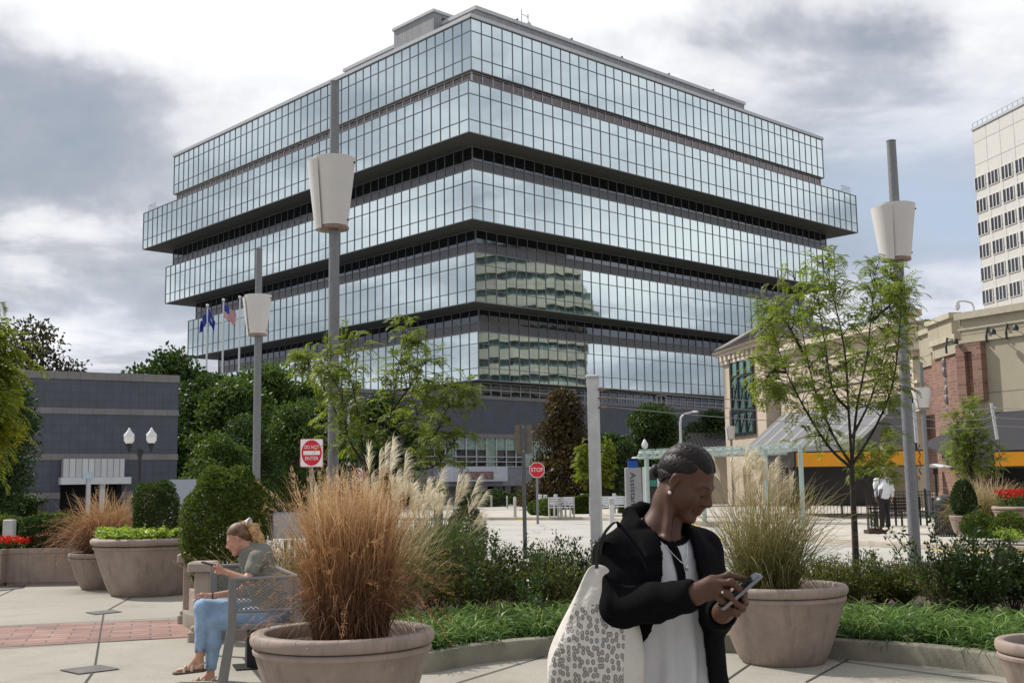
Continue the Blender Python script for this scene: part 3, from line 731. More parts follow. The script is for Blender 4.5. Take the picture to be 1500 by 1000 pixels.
zt, zb = wa.z, wb_.z; w = MB(); rt = math.atan2(eT.y, eT.x); cm = Vector((wa.x + wb_.x, wa.y + wb_.y)) / 2; ww = (Vector((wb_.x, wb_.y)) - Vector((wa.x, wa.y))).length
c = cm + nT * .05; w.box((c.x, c.y, (zt + zb) / 2), (ww, .08, zt - zb), rt, 0)
gl = w.build('window', M_tealw, rest)
w = MB(); c = cm + nT * .12
for i in range(4): p = c + eT * (i / 3 - .5) * ww; w.box((p.x, p.y, (zt + zb) / 2), (.26 if i in (0, 3) else .2, .14, zt - zb + .2), rt)
for f in (0, .30, .74, 1): w.box((c.x, c.y, zb + (zt - zb) * f), (ww, .12, .2), rt)
for i in range(3):
    for z0, z1 in ((zb, zb + .3 * (zt - zb)), (zb + .3 * (zt - zb), zb + .74 * (zt - zb))):
        for s_ in (0, 1):
            p = c + eT * ((i + s_) / 3 - .5) * ww; q = c + eT * ((i + 1 - s_) / 3 - .5) * ww; w.tube([(p.x, p.y, z0), (q.x, q.y, z1)], .03, 4)
w.build('window_frame', M_wframe, gl)
# long street wall
mA, mB = (17.6, 75.3), (21.8, 62.0)
eM = Vector((mB[0] - mA[0], mB[1] - mA[1])).normalized(); nM = Vector((eM.y, -eM.x)); nM = nM if nM.x < 0 else -nM; rM = math.atan2(eM.y, eM.x)
z_m = WP(mA, mB, 1236, 491).z
foot2 = [mA, mB, (mB[0] + 9, mB[1] + 3), (mA[0] + 9, mA[1] + 3)]
b = MB(); b.prism(foot2, 3.9, z_m); b.build('street_wall', M_stucco, rest)
b = MB(); LM = (Vector(mB) - Vector(mA)).length
def wallbox(mb, s0, s1, z0, z1, out, thk=None, m=0):
    c = Vector(mA) + eM * (s0 + s1) / 2 + nM * (out / 2); mb.box((c.x, c.y, (z0 + z1) / 2), (s1 - s0, out, z1 - z0), rM, m)
wallbox(b, 0, LM + .4, z_m - .2, z_m + .15, .55); wallbox(b, 0, LM + .25, z_m - .45, z_m - .2, .3); wallbox(b, 0, LM, z_m - 1.2, z_m - 1.1, .08)
wallbox(b, 0, 2.4, 7.9, 8.25, .4); wallbox(b, 2.4, LM, 6.55, 6.68, .07)
b.build('cornice', M_cream, rest)
p_ = WP(mA, mB, 1163, 560); s_p = (Vector((p_.x, p_.y)) - Vector(mA)).dot(eM)
b = MB(); wallbox(b, s_p, s_p + .22, 7.2, 8.5, .06); wallbox(b, s_p, LM, 7.2, 7.27, .05); b.build('sign_border', M_wframe, rest)
# shop lettering, small capitals with larger initials
def lettering(px0, s, size, mat_):
    p = WP(mA, mB, px0, 547); x = (Vector((p.x, p.y)) - Vector(mA)).dot(eM)
    return x, p.z
x0, zl = lettering(1190, '', 0, None)
def mwall(s, z, out=.03):
    c = Vector(mA) + eM * s + nM * out
    return Matrix.Translation((c.x, c.y, z)) @ Matrix.Rotation(rM, 4, 'Z') @ Matrix.Rotation(PI / 2, 4, 'X')
xs = x0
for s_, sz, wd in (('THE', .52, 1.35), ('C', .85, .72), ('APITAL', .52, 2.35), ('G', .85, .78), ('RILLE', .52, 1.8)):
    text(rest, s_, M_wframe, sz, mwall(xs + wd / 2, zl + (.08 if sz > .8 else 0)), .05, 'lettering', wd * .92); xs += wd + (.12 if s_ in ('THE', 'APITAL') else 0)
# lower end block of the restaurant
lA, lB = W(1341, 600, 61.5), W(1368, 600, 61)
b = MB(); b.prism([(lA.x, lA.y), (lB.x, lB.y), (lB.x + 3, 66), (lA.x + 1, 66)], 0, W(1350, 511, 61).z); b.build('end_block_wall', M_stucco, rest)
b = MB(); b.prism([(lA.x - .35, lA.y - .35), (lB.x + .2, lB.y - .35), (lB.x + 3, 66), (lA.x + .6, 66)], W(1350, 511, 61).z, W(1350, 511, 61).z + .3); b.bx(lA.x, lB.x, lA.y - .5, lA.y - .04, 6.7, 6.85); b.bx(lA.x, lB.x, lA.y - .55, lA.y - .04, 5.2, 5.35)
cA = W(1336, 470, 61.8); b.prism([(cA.x - .7, 61.2), (cA.x + .35, 61.2), (cA.x + .35, 62.4), (cA.x - .7, 62.4)], z_m + .152, z_m + .5)
b.build('cornice', M_cream, rest)
b = MB(); b.prism([(17.3, 74.8), (21.6, 62.4), (30, 64), (28, 77)], 0, 3.9); b.build('ground_floor_front', M_shade, rest)  # solid near-black face stands in for the shaded void under the awning
# stone wall and piers at pavement level
b = MB(); sA, sB = W(1298, 720, 54), W(1345, 720, 54); b.bx(sA.x, sB.x, 54, 54.6, 0.13, 3.2); b.bx(sA.x - .1, sB.x + .1, 53.9, 54.7, 1.55, 1.72)
b.build('stone_wall', mat('pavement_stone', (.30, .26, .19), .85, var=.15, bump=.006), rest)
# sloping grey awning with pale ribs
def awning(name, T0, T1, out, drop, nrib, m, mrib, parent, valance=.35):
    T0, T1 = Vector(T0), Vector(T1); O = Vector(out)
    b = MB(); th = Vector((0, 0, -.04)); B0, B1 = T0 + O - Vector((0, 0, drop)), T1 + O - Vector((0, 0, drop))
    b.rings([[T0, B0, B0 + th, T0 + th], [T1, B1, B1 + th, T1 + th]])
    for P, Q_ in ((T0, B0), (T1, B1)):
        b.rings([[P, Q_, Q_ - Vector((0, 0, valance)), Vector((P.x, P.y, Q_.z - valance))], [P + (T1 - T0).normalized() * .03, Q_ + (T1 - T0).normalized() * .03, Q_ + (T1 - T0).normalized() * .03 - Vector((0, 0, valance)), Vector((P.x, P.y, Q_.z - valance)) + (T1 - T0).normalized() * .03]])
    b.rings([[B0, B1, B1 - Vector((0, 0, valance)), B0 - Vector((0, 0, valance))], [B0 + O * .01, B1 + O * .01, B1 + O * .01 - Vector((0, 0, valance)), B0 + O * .01 - Vector((0, 0, valance))]])
    a = b.build(name, m, parent)
    if nrib:
        b = MB()
        for i in range(nrib):
            for t in ((i + .5) / nrib, (i + .62) / nrib):
                P = T0.lerp(T1, t) + Vector((0, 0, .02)); Q_ = B0.lerp(B1, t) + Vector((0, 0, .02)); s = (T1 - T0).normalized() * .05
                b.rings([[P - s, P + s, P + s - Vector((0, 0, .03)), P - s - Vector((0, 0, .03))], [Q_ - s, Q_ + s, Q_ + s - Vector((0, 0, .03)), Q_ - s - Vector((0, 0, .03))]])
        b.build('awning_stripe', mrib, a)
    return a
tl = WP(mA, mB, 1146, 606); tr = WP(mA, mB, 1321, 584)
awning('awning', (tl.x, tl.y, 5.95), (tr.x, tr.y, 5.95), nM.to_3d() * 3.0, 2.35, 9, M_awn, mat('awning_white_stripe', (.36, .36, .37), .8), rest)
b = MB(); gA = W(1322, 620, 58); gB = W(1342, 620, 58); b.prism([(gA.x, 58), (gB.x, 58), (gB.x, 60), (gA.x, 60)], 2.9, 5.9); b.build('awning_end', M_awnd, rest)
# orange-fronted canopies
def canopy_box(px0, px1, pyt, pyb, Y, deep, name, label):
    a, c = W(px0, pyt, Y), W(px1, pyb, Y); t = thing(name, label, 'canopy', (a.x, Y, 0))
    b = MB(); b.bx(a.x, c.x, Y, Y + .08, c.z, a.z); b.build('fascia', M_orange, t)
    b = MB(); b.bx(a.x - .06, c.x + .06, Y + .081, Y + deep, a.z - .02, a.z + .06); b.bx(a.x - .1, a.x - .02, Y - .03, Y + deep, c.z, a.z + .05); b.build('roof_sheet', M_shade, t)
    b = MB(); b.bx(a.x, c.x, Y + .09, Y + .14, c.z - .05, c.z + .1); b.build('lower_rail', M_wframe, t)
    return t, a, c
cn1, ca, cc = canopy_box(1166, 1357, 663, 680.5, 45, 8, 'street_canopy', 'long dark canopy with a bright orange fascia left of the tall lamp post')
cn2, cd_, ce = canopy_box(1456, 1560, 662, 681, 33, 3, 'street_canopy', 'dark canopy with orange fascia cut off by the right edge')
for q, (x0_, x1_, y0_, zt_, cn_) in enumerate(((ca.x + .1, ca.x + .22, 46, ca.z, cn1), (cc.x - .3, cc.x - .1, 46, ca.z, cn1), (ce.x - .4, ce.x - .2, 34, cd_.z, cn2), (cd_.x + .05, cd_.x + .2, 35, cd_.z, cn2))): b = MB(); b.bx(x0_, x1_, y0_, y0_ + .15, .13, zt_); b.build('post', M_wframe, cn_)
# brick and beige building
k0, k1 = Vector((19.7, 50.0)), Vector((21.2, 47.4)); eK = (k1 - k0).normalized(); nK = Vector((eK.y, -eK.x)); nK = nK if nK.x < 0 else -nK; rK = math.atan2(eK.y, eK.x)
def KP(px, py): return WP(k0, k1, px, py)
bb = thing('brick_building', 'beige panelled building with red brick piers and black gooseneck wall lamps', 'building', (k0.x, k0.y, 0))
ztb = KP(1413, 468).z; k2 = k0 + eK * 12
b = MB(); b.prism([tuple(k0), tuple(k2), (34, 44), (34, 62), (k0.x + 4, 60), (k0.x + 2, 51.2)], 3.0, ztb); b.build('wall', M_beige, bb)
def kbox(mb, s0, s1, z0, z1, out, inn=0, m=0):
    c = k0 + eK * (s0 + s1) / 2 + nK * ((out - inn) / 2); mb.box((c.x, c.y, (z0 + z1) / 2), (s1 - s0, out + inn, z1 - z0), rK, m)
b = MB(); kbox(b, -.15, 12, ztb, ztb + .3, .18, .5); kbox(b, -.1, 12, KP(1413, 482).z - .05, KP(1413, 482).z + .03, .05); kbox(b, -.1, 12, KP(1413, 503).z, KP(1413, 503).z + .14, .12); b.build('coping', M_beigec, bb)
sv = lambda px: (Vector((KP(px, 600).x, KP(px, 600).y)) - k0).dot(eK)
zb0, zb1 = KP(1430, 587).z, KP(1430, 503).z
b = MB(); kbox(b, sv(1413), sv(1425.5), zb0, zb1, .35); kbox(b, sv(1436.5), sv(1450), zb0, zb1, .35); kbox(b, sv(1425.5), sv(1436.5), zb1 - .35, zb1, .35); kbox(b, sv(1425.5), sv(1436.5), zb0, zb0 + .15, .35); kbox(b, sv(1425.5), sv(1436.5), zb0, zb1, .1)
kbox(b, sv(1413), sv(1446), .13, zb0 - .9, .3)
b.build('brick_pier', M_redbrick, bb)
# stepped piers further along the street
for (pxa, pxb, pyt, pyk, Y) in ((1393, 1404, 466, 506, 51.5), (1377, 1386, 482, 530, 56), (1369, 1376, 514, 545, 60), (1401, 1412, 497, 516, 50.6)):
    a = W(pxa, pyt, Y); c = W(pxb, pyt, Y); zk = W(pxa, pyk, Y).z
    b = MB(); b.bx(a.x, c.x, Y, Y + 3, zk, a.z); b.build('pier_head', M_beige, bb)
    b = MB(); b.bx(a.x - .15, c.x + .1, Y - .15, Y + 3, a.z, a.z + .25); b.build('pier_cap', M_beigec, bb)
    b = MB(); b.bx(a.x + .1, c.x - .02, Y + .1, Y + 3, .13, zk - .003); b.build('brick_pier', M_redbrick, bb)
b = MB(); b.prism([(20.95, 53.2), (22.5, 61), (27, 61), (25, 53.2)], 0, 7.4); b.build('wall', M_beige, bb)
for pxa in (1389, ):
    a = W(pxa, 560, 52.5); b = MB()
    for k in range(7): b.sphere((a.x + rnd.uniform(-.1, .1), 52.4, a.z - 1.2 + k * .42), (.22, .15, .27), 8, 6)
    b.build('wall_ornament', mat('grey_ornament', (.22, .2, .2), .6), bb)
def gooseneck(px, py, px2, py2):
    p = KP(px, py); q = KP(px2, py2); o_ = nK * 1.3
    g_ = thing('wall_lamp', '', 'wall lamp', (p.x, p.y, p.z)); b = MB()
    b.tube([(p.x, p.y, p.z + .25), (p.x + nK.x * .12, p.y + nK.y * .12, p.z - .15), (p.x + nK.x * .1, p.y + nK.y * .1, p.z - .45)], .05, 8)
    b.tube([(p.x, p.y, p.z + .2), (q.x + nK.x * .5, q.y + nK.y * .5, q.z + .1)], .022, 6); b.build('arm', M_wframe, g_)
    b = MB(); b.lathe([(.04, .14), (.11, .07), (.13, -.08), (.11, -.10)], 12, (q.x + nK.x * .5, q.y + nK.y * .5, q.z)); b.build('lamp_shade', M_wframe, g_, smooth=True); return g_
gooseneck(1447, 487, 1466, 487)['label'] = 'black gooseneck wall lamp just above the slotted brick pier'
gooseneck(1476, 481, 1499, 481)['label'] = 'black gooseneck wall lamp nearest the right edge of the photo'
gooseneck(1388, 503, 1411, 501)['label'] = 'black gooseneck wall lamp left of the slotted brick pier'
a = KP(1451, 611); c = k2
awning('awning', (k0.x + eK.x * sv(1451) , k0.y + eK.y * sv(1451), 4.35), (k2.x, k2.y, 4.35), nK.to_3d() * 3.2, 1.7, 0, M_awnd, None, bb)
aw2 = W(1362, 646, 52); b = MB()
P0 = Vector((k0.x + eK.x * sv(1451), k0.y + eK.y * sv(1451), 4.35))
b.slab([P0, P0 + nK.to_3d() * 3.2 - Vector((0, 0, 1.7)), (aw2.x, 52.5, aw2.z - .2), (aw2.x + .3, 53.6, aw2.z)], (0, 0, 1), -.05); b.build('awning', M_awnd, bb)
b = MB(); b.prism([(k0.x + .6, k0.y + .4), (k2.x + .6, k2.y + .4), (33, 44), (33, 60)], 0.0, 3.0); b.build('shop_front', M_shade, bb)  # dark solid; the shade under the awnings is put into its colour
# roof security camera on a bent pipe
pc = W(1427, 460, 52); t = thing('security_camera', 'white dome security camera hanging from a bent pipe on the roof', 'camera', (pc.x, 52, ztb))
b = MB(); b.tube([(pc.x, 52, ztb + .3), (pc.x, 52, ztb + .9), (pc.x - .08, 52, ztb + 1.08), (pc.x - .4, 52, ztb + 1.18), (pc.x - .75, 52, ztb + 1.16)], .045, 8); b.build('pipe', M_white, t, smooth=True)
b = MB(); b.lathe([(.02, .15), (.1, .12), (.12, 0), (.13, -.12), (.09, -.24), (0.02, -.28)], 12, (pc.x - .75, 52, ztb + 1.02)); b.build('dome', M_white, t, smooth=True)

# little pavilion with a ribbed roof
a, c = W(1003, 640, 88), W(1076, 640, 88); t = thing('small_pavilion', 'low cream pavilion with a ribbed dark metal roof behind the walker', 'building', (a.x, 88, 0))
b = MB(); b.bx(a.x, c.x, 88, 94, 0, 4.1); b.rings([[(a.x, 88, 4.1), (a.x, 91, 5.3), (a.x, 94, 4.1)], [(a.x + .2, 88, 4.1), (a.x + .2, 91, 5.3), (a.x + .2, 94, 4.1)]]); b.build('wall', M_stucco, t)
b = MB(); b.slab([(a.x - .1, 87.5, 3.95), (c.x, 87.5, 3.95), (c.x - .8, 91, 5.4), (a.x - .1, 91, 5.4)], (0, 0, 1), .1); b.slab([(a.x - .1, 94.5, 3.95), (c.x, 94.5, 3.95), (c.x - .8, 91, 5.4), (a.x - .1, 91, 5.4)], (0, 0, 1), .1)
for i in range(14): x = a.x + (c.x - a.x) * i / 14; b.tube([(x, 87.45, 4.12), (x, 91, 5.56)], .035, 4)
b.build('roof', M_mroof, t)
# glass pergola with steel posts
M_pg = mat('pergola_glass', (.45, .58, .56), .12, var=.06, spec=.6); M_pg.node_tree.nodes['Principled BSDF'].inputs['Alpha'].default_value = .42; M_ps = mat('pale_green_steel', (.40, .50, .47), .5)
a, c = W(932, 672, 44), W(1166, 656, 40)
t = thing('glass_pergola', 'pale green glass pergola on slim steel posts across the road', 'pergola', (a.x, 44, .13))
zpg = W(1123, 659, 40.5).z; b = MB()
n = 9
for i in range(n):
    u0, u1 = i / n, (i + .94) / n; p = Vector((a.x, 44)).lerp(Vector((c.x, 40)), u0); q = Vector((a.x, 44)).lerp(Vector((c.x, 40)), u1)
    b.slab([(p.x, p.y - 1.2, zpg + .14), (q.x, q.y - 1.2, zpg + .14), (q.x + .2, q.y + 1.6, zpg - .04), (p.x + .2, p.y + 1.6, zpg - .04)], (0, 0, 1), .025)
b.build('glass_roof', M_pg, t)
b = MB(); 
for off, zz_ in ((-1.1, .04), (1.4, -.10)): b.tube([(a.x, 44 + off, zpg + zz_), (c.x, 40 + off, zpg + zz_)], .06, 6)
for i in range(n * 2): 
    p = Vector((a.x, 44)).lerp(Vector((c.x, 40)), (i + .5) / n / 2); b.tube([(p.x, p.y - 1.2, zpg + .10), (p.x, p.y + 1.5, zpg - .08)], .022, 5); b.box((p.x, p.y - 1.15, zpg + .0), (.06, .06, .2))
b.build('steel_frame', M_ps, t)
for px, Y in ((1122, 40.5), (1174, 40.0), (1030, 42.3), (948, 43.8)):
    p = W(px, 700, Y); b = MB(); b.tube([(p.x, Y, .13), (p.x, Y, zpg)], .085, 10); b.build('post', M_ps, t)
# ticket booth with pale frame
a, c = W(943, 688, 56), W(964, 690, 56); t = thing('booth', 'small booth with white frame and green panel behind the help pillar', 'booth', (a.x, 56, .13))
b = MB(); b.bx(a.x, c.x, 56, 57.5, .13, a.z); b.build('body', M_shade, t); b = MB()
for x in (a.x, c.x): b.bx(x - .07, x + .07, 55.9, 55.99, .13, a.z)
b.bx(a.x - .07, c.x + .07, 55.9, 55.99, a.z, a.z + .14); b.build('frame', M_white, t)
b = MB(); b.bx(a.x + .15, c.x - .1, 55.9, 55.98, 1.45, 1.75); b.build('panel', mat('green_panel', (.03, .22, .15), .4), t)
# ---------------------------------------------------------------- street furniture
M_pole = mat('galvanised_pole', (.20, .205, .215), .5, metal=.35, var=.12, scale=14, bump=.0015, bscale=120)
M_shadew = mat('white_lamp_shade', (.62, .60, .58), .45, var=.04, sss=0)
M_rust = mat('rusty_ring', (.28, .2, .16), .8, var=.3, scale=20)
def lamp_post(x, y, label, h=7.4, zs=4.95, hs=.98, rz=0, group='tall lamp posts with white cone shades', r=.078, z0=0.0, a2=PI / 2 + .9):
    t = thing('lamp_post', label, 'lamp post', (x, y, z0), rz, group)
    b = MB(); b.tube([(0, 0, 0), (0, 0, zs), (0, 0, h)], [r * 1.06, r * .98, r * .86], 20); b.lathe([(r * .9, 0), (r * .92, .02), (.01, .03)], 20, (0, 0, h - .01)); b.build('pole', M_pole, t, world=False, smooth=True)
    b = MB(); b.lathe([(r * 2.4, 0), (r * 2.4, .03), (r * 1.3, .04), (r * 1.25, .14), (r, .15)], 20, (0, 0, .0)); b.build('base_plate', M_pole, t, world=False, smooth=True)
    b = MB(); rt, rb = .335, .215
    for a0, off, dz in ((-PI / 2, 0, 0), (a2, .07, -.05)):
        rings = []
        for i in range(17):
            a = a0 + R(-76) + R(152) * i / 16
            ro = lambda q: (math.cos(a) * q + math.cos(a0) * off, math.sin(a) * q + math.sin(a0) * off)
            rings.append([(*ro(rb), zs + dz), (*ro(rt), zs + hs + dz), (*ro(rt - .012), zs + hs + dz), (*ro(rb - .012), zs + dz)])
        b.rings(rings)
    sh = b.build('lamp_shade', M_shadew, t, world=False, smooth=True, sharp=60)
    b = MB()
    for a0, dz in ((-PI / 2, 0),):
        for da in (-68, 68):
            for q, z in ((.329, zs + hs - .08), (.228, zs + .08)):
                a = a0 + R(da); b.sphere((math.cos(a) * q, math.sin(a) * q, z + dz), .018, 8, 6)
    b.build('screw', M_dark, sh, world=False)
    b = MB(); b.lathe([(.08, 0), (.215, 0), (.22, .03), (.20, .045), (.08, .045)], 24, (0, 0, zs - .045)); b.build('lower_ring', M_rust, t, world=False)
    b = MB(); b.lathe([(.08, 0), (.25, .0), (.25, .02), (.08, .02)], 24, (0, 0, zs + hs * .55)); b.build('inner_reflector', M_shadew, t, world=False)
    return t
def at_base(px, py, Y): p = W(px, py, Y); return p.x
def lamp_px(pxb, pyb, pxt, pt, ps0, ps1, Y, label, rz=0, a2=PI / 2 + .9, r=.078, z0=0.0):
    x = W(pxb, pyb, Y).x; f = lambda py: W(pxt, py, Y).z - z0
    lamp_post(x, Y, label, h=f(pt), zs=f(ps1), hs=f(ps0) - f(ps1), rz=rz, r=r, z0=z0, a2=a2)
lamp_px(488, 700, 487, 121, 234, 332, 16.55, 'thick lamp post with the largest cone shade, rising from the tall plumed grass', R(2), PI / 2 + 1.35)
lamp_px(375.5, 700, 376, 365, 433, 489, 27.6, 'lamp post with cone shade standing left of the do not enter sign', R(6), r=.09)
lamp_px(1340, 800, 1310, 207, 301, 378, 19.2, 'lamp post with split double cone shade right of the large young tree', R(8), PI - .15, r=.09)
lamp_px(1361, 740, 1355, 531, 568, 597, 44, 'slim lamp post with cone shade in front of the stepped brick piers', r=.09, z0=.13)
lamp_px(1073, 690, 1071, 601, 624, 643, 78, 'small distant lamp post with cone shade in front of the low ribbed roof')
lamp_px(926, 700, 925, 618, 640, 655, 86, 'tiny distant lamp post with cone shade above the help pillar')
# square steel post with three cables
M_gpost = mat('pale_galvanised_box', (.62, .61, .62), .45, metal=.2, var=.12, scale=5)
X = at_base(872, 700, 16.2); zt = W(872, 553, 16.2).z
t = thing('cable_mast', 'pale square steel mast with a flat cap left of the walking woman', 'post', (X, 16.2, 0), R(-14))
b = MB(); b.bbox(-.074, .074, -.074, .074, 0, zt, .004); b.build('post', M_gpost, t, world=False)
b = MB(); b.bbox(-.092, .092, -.092, .092, zt, zt + .035, .008); b.build('cap', M_gpost, t, world=False)
b = MB()
zc = [W(884, y, 16.2).z for y in (570, 583, 597)]
for z in zc: b.tube([(.07, -.02, z), (.2, -.02, z)], .016, 8); b.tube([(.17, -.02, z), (.32, 0, z - .005)], .01, 6); b.sphere((.12, -.02, z), .03, 8, 6)
b.build('turnbuckle', mat('bronze_fitting', (.25, .2, .16), .4, metal=.5), t, world=False)
M_wire = mat('steel_wire', (.28, .28, .27), .4, metal=.5)
ends = [W(1340, y, 20.5) for y in (598, 612, 625)]; ends2 = [W(1456, y, 24.0) for y in (597, 611.5, 623.5)]
for i, l in enumerate(('topmost of the three cables strung from the square mast', 'middle one of the three cables strung from the square mast', 'lowest of the three cables strung from the square mast')):
    A = Vector((X + .3, 16.13, zc[i] - .005)); b = MB(); pts = []
    for P, Q_ in ((A, ends[i]), (ends[i], ends2[i]), (ends2[i], ends2[i] + (ends2[i] - ends[i]) * 2.0)):
        for k in range(9): u = k / 8; p = P.lerp(Q_, u); p.z -= .05 * 4 * u * (1 - u); pts.append(p)
    b.tube(pts, .006, 5); o = b.build('cable', M_wire); tag(o, 'thin steel ' + l.replace('cables', 'wires') if False else l, 'cable')
for (E, px, lab) in ((ends, 1341, 'white slotted cable bracket beside the tall right lamp post'), (ends2, 1455, 'tilted white slotted cable bracket with a chain over the orange canopy')):
    top = E[0] + Vector((0, 0, .10)); bot = E[2] - Vector((0, 0, .28)); lean = .05 if px > 1400 else .02
    t = thing('cable_bracket', lab, 'bracket', tuple(bot)); d = Vector((lean, 0, 0))
    b = MB(); A = top - d; B = bot + d * 1.0
    b.tube([A, B], .034, 10); [b.box((E[i].x, E[i].y - .05, E[i].z), (.03, .02, .05)) for i in range(3)]; b.build('bar', M_lmull, t, smooth=True)
    b = MB()
    for k in range(6): b.tube([B + Vector((.02 * (-1) ** k + .03, 0, -.04 - k * .09)), B + Vector((-.02 * (-1) ** k + .03, 0, -.12 - k * .09))], .012, 5)
    b.build('chain', M_wframe, t)
# traffic signs
M_sw = mat('sign_white', (.74, .74, .74), .4, var=.04, scale=6); M_sr = mat('sign_red', (.55, .012, .03), .4, var=.06, scale=6); M_chan = mat('sign_channel', (.22, .24, .23), .5, metal=.3)
M_sback = mat('sign_back', (.15, .13, .10), .55, metal=.3, var=.2, scale=6)
def rrect(w, h, r, n=5):
    out = []
    for cx, cy, a0 in ((w / 2 - r, h / 2 - r, 0), (-w / 2 + r, h / 2 - r, 90), (-w / 2 + r, -h / 2 + r, 180), (w / 2 - r, -h / 2 + r, 270)):
        for i in range(n + 1): a = R(a0 + 90 * i / n); out.append((cx + r * math.cos(a), cy + r * math.sin(a)))
    return out
def plate(poly, y0, y1, zc): 
    b = MB(); b.rings([[(x, y0, zc + z) for x, z in poly], [(x, y1, zc + z) for x, z in poly]]); return b
FR = Matrix.Rotation(PI / 2, 4, 'X')
def spost(t, h, w=.05):
    b = MB(); b.box((0, .035, h / 2), (w, .03, h)); b.box((-w / 2, .02, h / 2), (.008, .03, h)); b.box((w / 2, .02, h / 2), (.008, .03, h))
    b.build('post', M_chan, t, world=False)
Y = 38; a = W(456.5, 663, Y); t = thing('do_not_enter_sign', 'square red and white DO NOT ENTER sign on a steel post', 'road sign', (a.x, Y, 0), R(8)); z = a.z; h = .94; w = .76
spost(t, z + .4, .11)
plate(rrect(w, h, .06), .0, -.01, z).build('panel', M_sw, t, world=False)
plate([(.33 * math.cos(2 * PI * i / 40), .42 * math.sin(2 * PI * i / 40)) for i in range(40)], -.011, -.014, z).build('disc', M_sr, t, world=False)
fr = MB(); o_, i_ = rrect(w, h, .06), rrect(w - .045, h - .045, .05); fr.rings([[(x, -.013, z + y) for x, y in o_], [(x, -.013, z + y) for x, y in i_]], False, False); fr.build('red_border', mat('sign_red_border', (.5, .12, .12), .5), t, world=False)
b = MB(); b.bx(-.27, .27, -.018, -.0145, z - .065, z + .065); b.build('bar', M_sw, t, world=False)
TW = Matrix.Translation((a.x, Y, 0)) @ Matrix.Rotation(R(8), 4, 'Z')
text(t, 'DO NOT', M_sw, .17, TW @ Matrix.Translation((0, -.018, z + .185)) @ FR, .002, width=.46); text(t, 'ENTER', M_sw, .17, TW @ Matrix.Translation((0, -.018, z - .185)) @ FR, .002, width=.42)
Y = 48; a = W(786.5, 688, Y); t = thing('stop_sign', 'red octagonal STOP sign on a square backing plate', 'road sign', (a.x, Y, 0), R(4)); z = a.z
spost(t, z + .3, .09); plate(rrect(.6, .62, .03), .02, .01, z).build('backing_plate', M_sback, t, world=False)
oc = lambda r: [(r * math.cos(R(22.5 + 45 * i)), r * math.sin(R(22.5 + 45 * i))) for i in range(8)]
plate(oc(.34), .0, -.01, z).build('white_rim', M_sw, t, world=False); plate(oc(.315), -.011, -.015, z).build('octagon', M_sr, t, world=False)
text(t, 'STOP', M_sw, .24, Matrix.Translation((a.x, Y, 0)) @ Matrix.Rotation(R(4), 4, 'Z') @ Matrix.Translation((0, -.019, z)) @ FR, .002, width=.50)
Y = 25; a = W(766.5, 643, Y); t = thing('sign_back', 'back of a tall rectangular sign on a dark perforated post', 'road sign', (a.x, Y, 0)); z = a.z
b = MB(); b.box((0, -.04, (z + .33) / 2), (.085, .05, z + .33)); b.build('post', mat('dark_sign_post', (.10, .105, .11), .5, metal=.4, var=.2, scale=10), t, world=False)
plate(rrect(.375, .63, .04), .0, .008, z).build('panel', M_sback, t, world=False)
b = MB(); [b.sphere((0, -.068, z + q), .014, 8, 6) for q in (.26, -.26)]; b.build('bolt', M_lmull, t, world=False)
Y = 60; a = W(522, 695, Y); t = thing('no_turn_sign', 'partly hidden white sign with a red no turn ring behind the grass plumes', 'road sign', (a.x, Y, 0)); z = a.z
spost(t, z + .3, .09); plate(rrect(.66, .66, .05), 0, -.01, z).build('panel', M_sw, t, world=False)
b = MB(); b.rings([[(r * math.cos(2 * PI * i / 32), -.014, z + r * math.sin(2 * PI * i / 32)) for i in range(32)] for r in (.24, .30)], False, False); b.box((0, -.016, z), (.54, .004, .06), M=Matrix.Translation((0, 0, z)) @ Matrix.Rotation(R(45), 4, 'Y') @ Matrix.Translation((0, 0, -z))); b.build('red_ring', M_sr, t, world=False)
b = MB(); b.tube([(.08, -.013, z - .16), (.08, -.013, z + .05), (-.04, -.013, z + .12)], .03, 4); b.slab([(-.03, -.012, z + .2), (-.03, -.012, z + .04), (-.14, -.012, z + .13)], (0, -1, 0), .003); b.build('arrow', M_wframe, t, world=False)
# street lights
def street_light(px, pyt, Y, dx, lab, signs=False):
    a = W(px, pyt, Y); t = thing('street_light', lab, 'street light', (a.x, Y, 0)); h = a.z
    b = MB(); b.tube([(0, 0, 0), (0, 0, h - .6), (dx * .08, 0, h - .2), (dx * .35, 0, h), (dx, 0, h + .12)], [.10, .075, .06, .05, .045], 8); b.build('pole', M_lmull, t, world=False, smooth=True)
    b = MB(); b.sphere((dx * 1.18, 0, h + .12), (abs(dx) * .25, .12, .07), 10, 6); b.build('lamp_head', M_white, t, world=False, smooth=True)
    if signs:
        for py, hh, c, n_ in ((641, .5, (.03, .30, .22), 'green_plate'), (663, .28, (.25, .05, .12), 'small_plate')):
            z = W(px, py, Y).z; b = MB(); b.box((.24, -.1, z), (.42, .02, hh)); b.build(n_, mat(n_, c, .5), t, world=False)
    return t
street_light(510.5, 585, 60, .6, 'white curved street light with small green plates behind the young tree', True)
street_light(996, 606, 70, .8, 'white curved street light in front of the right part of the grey podium')
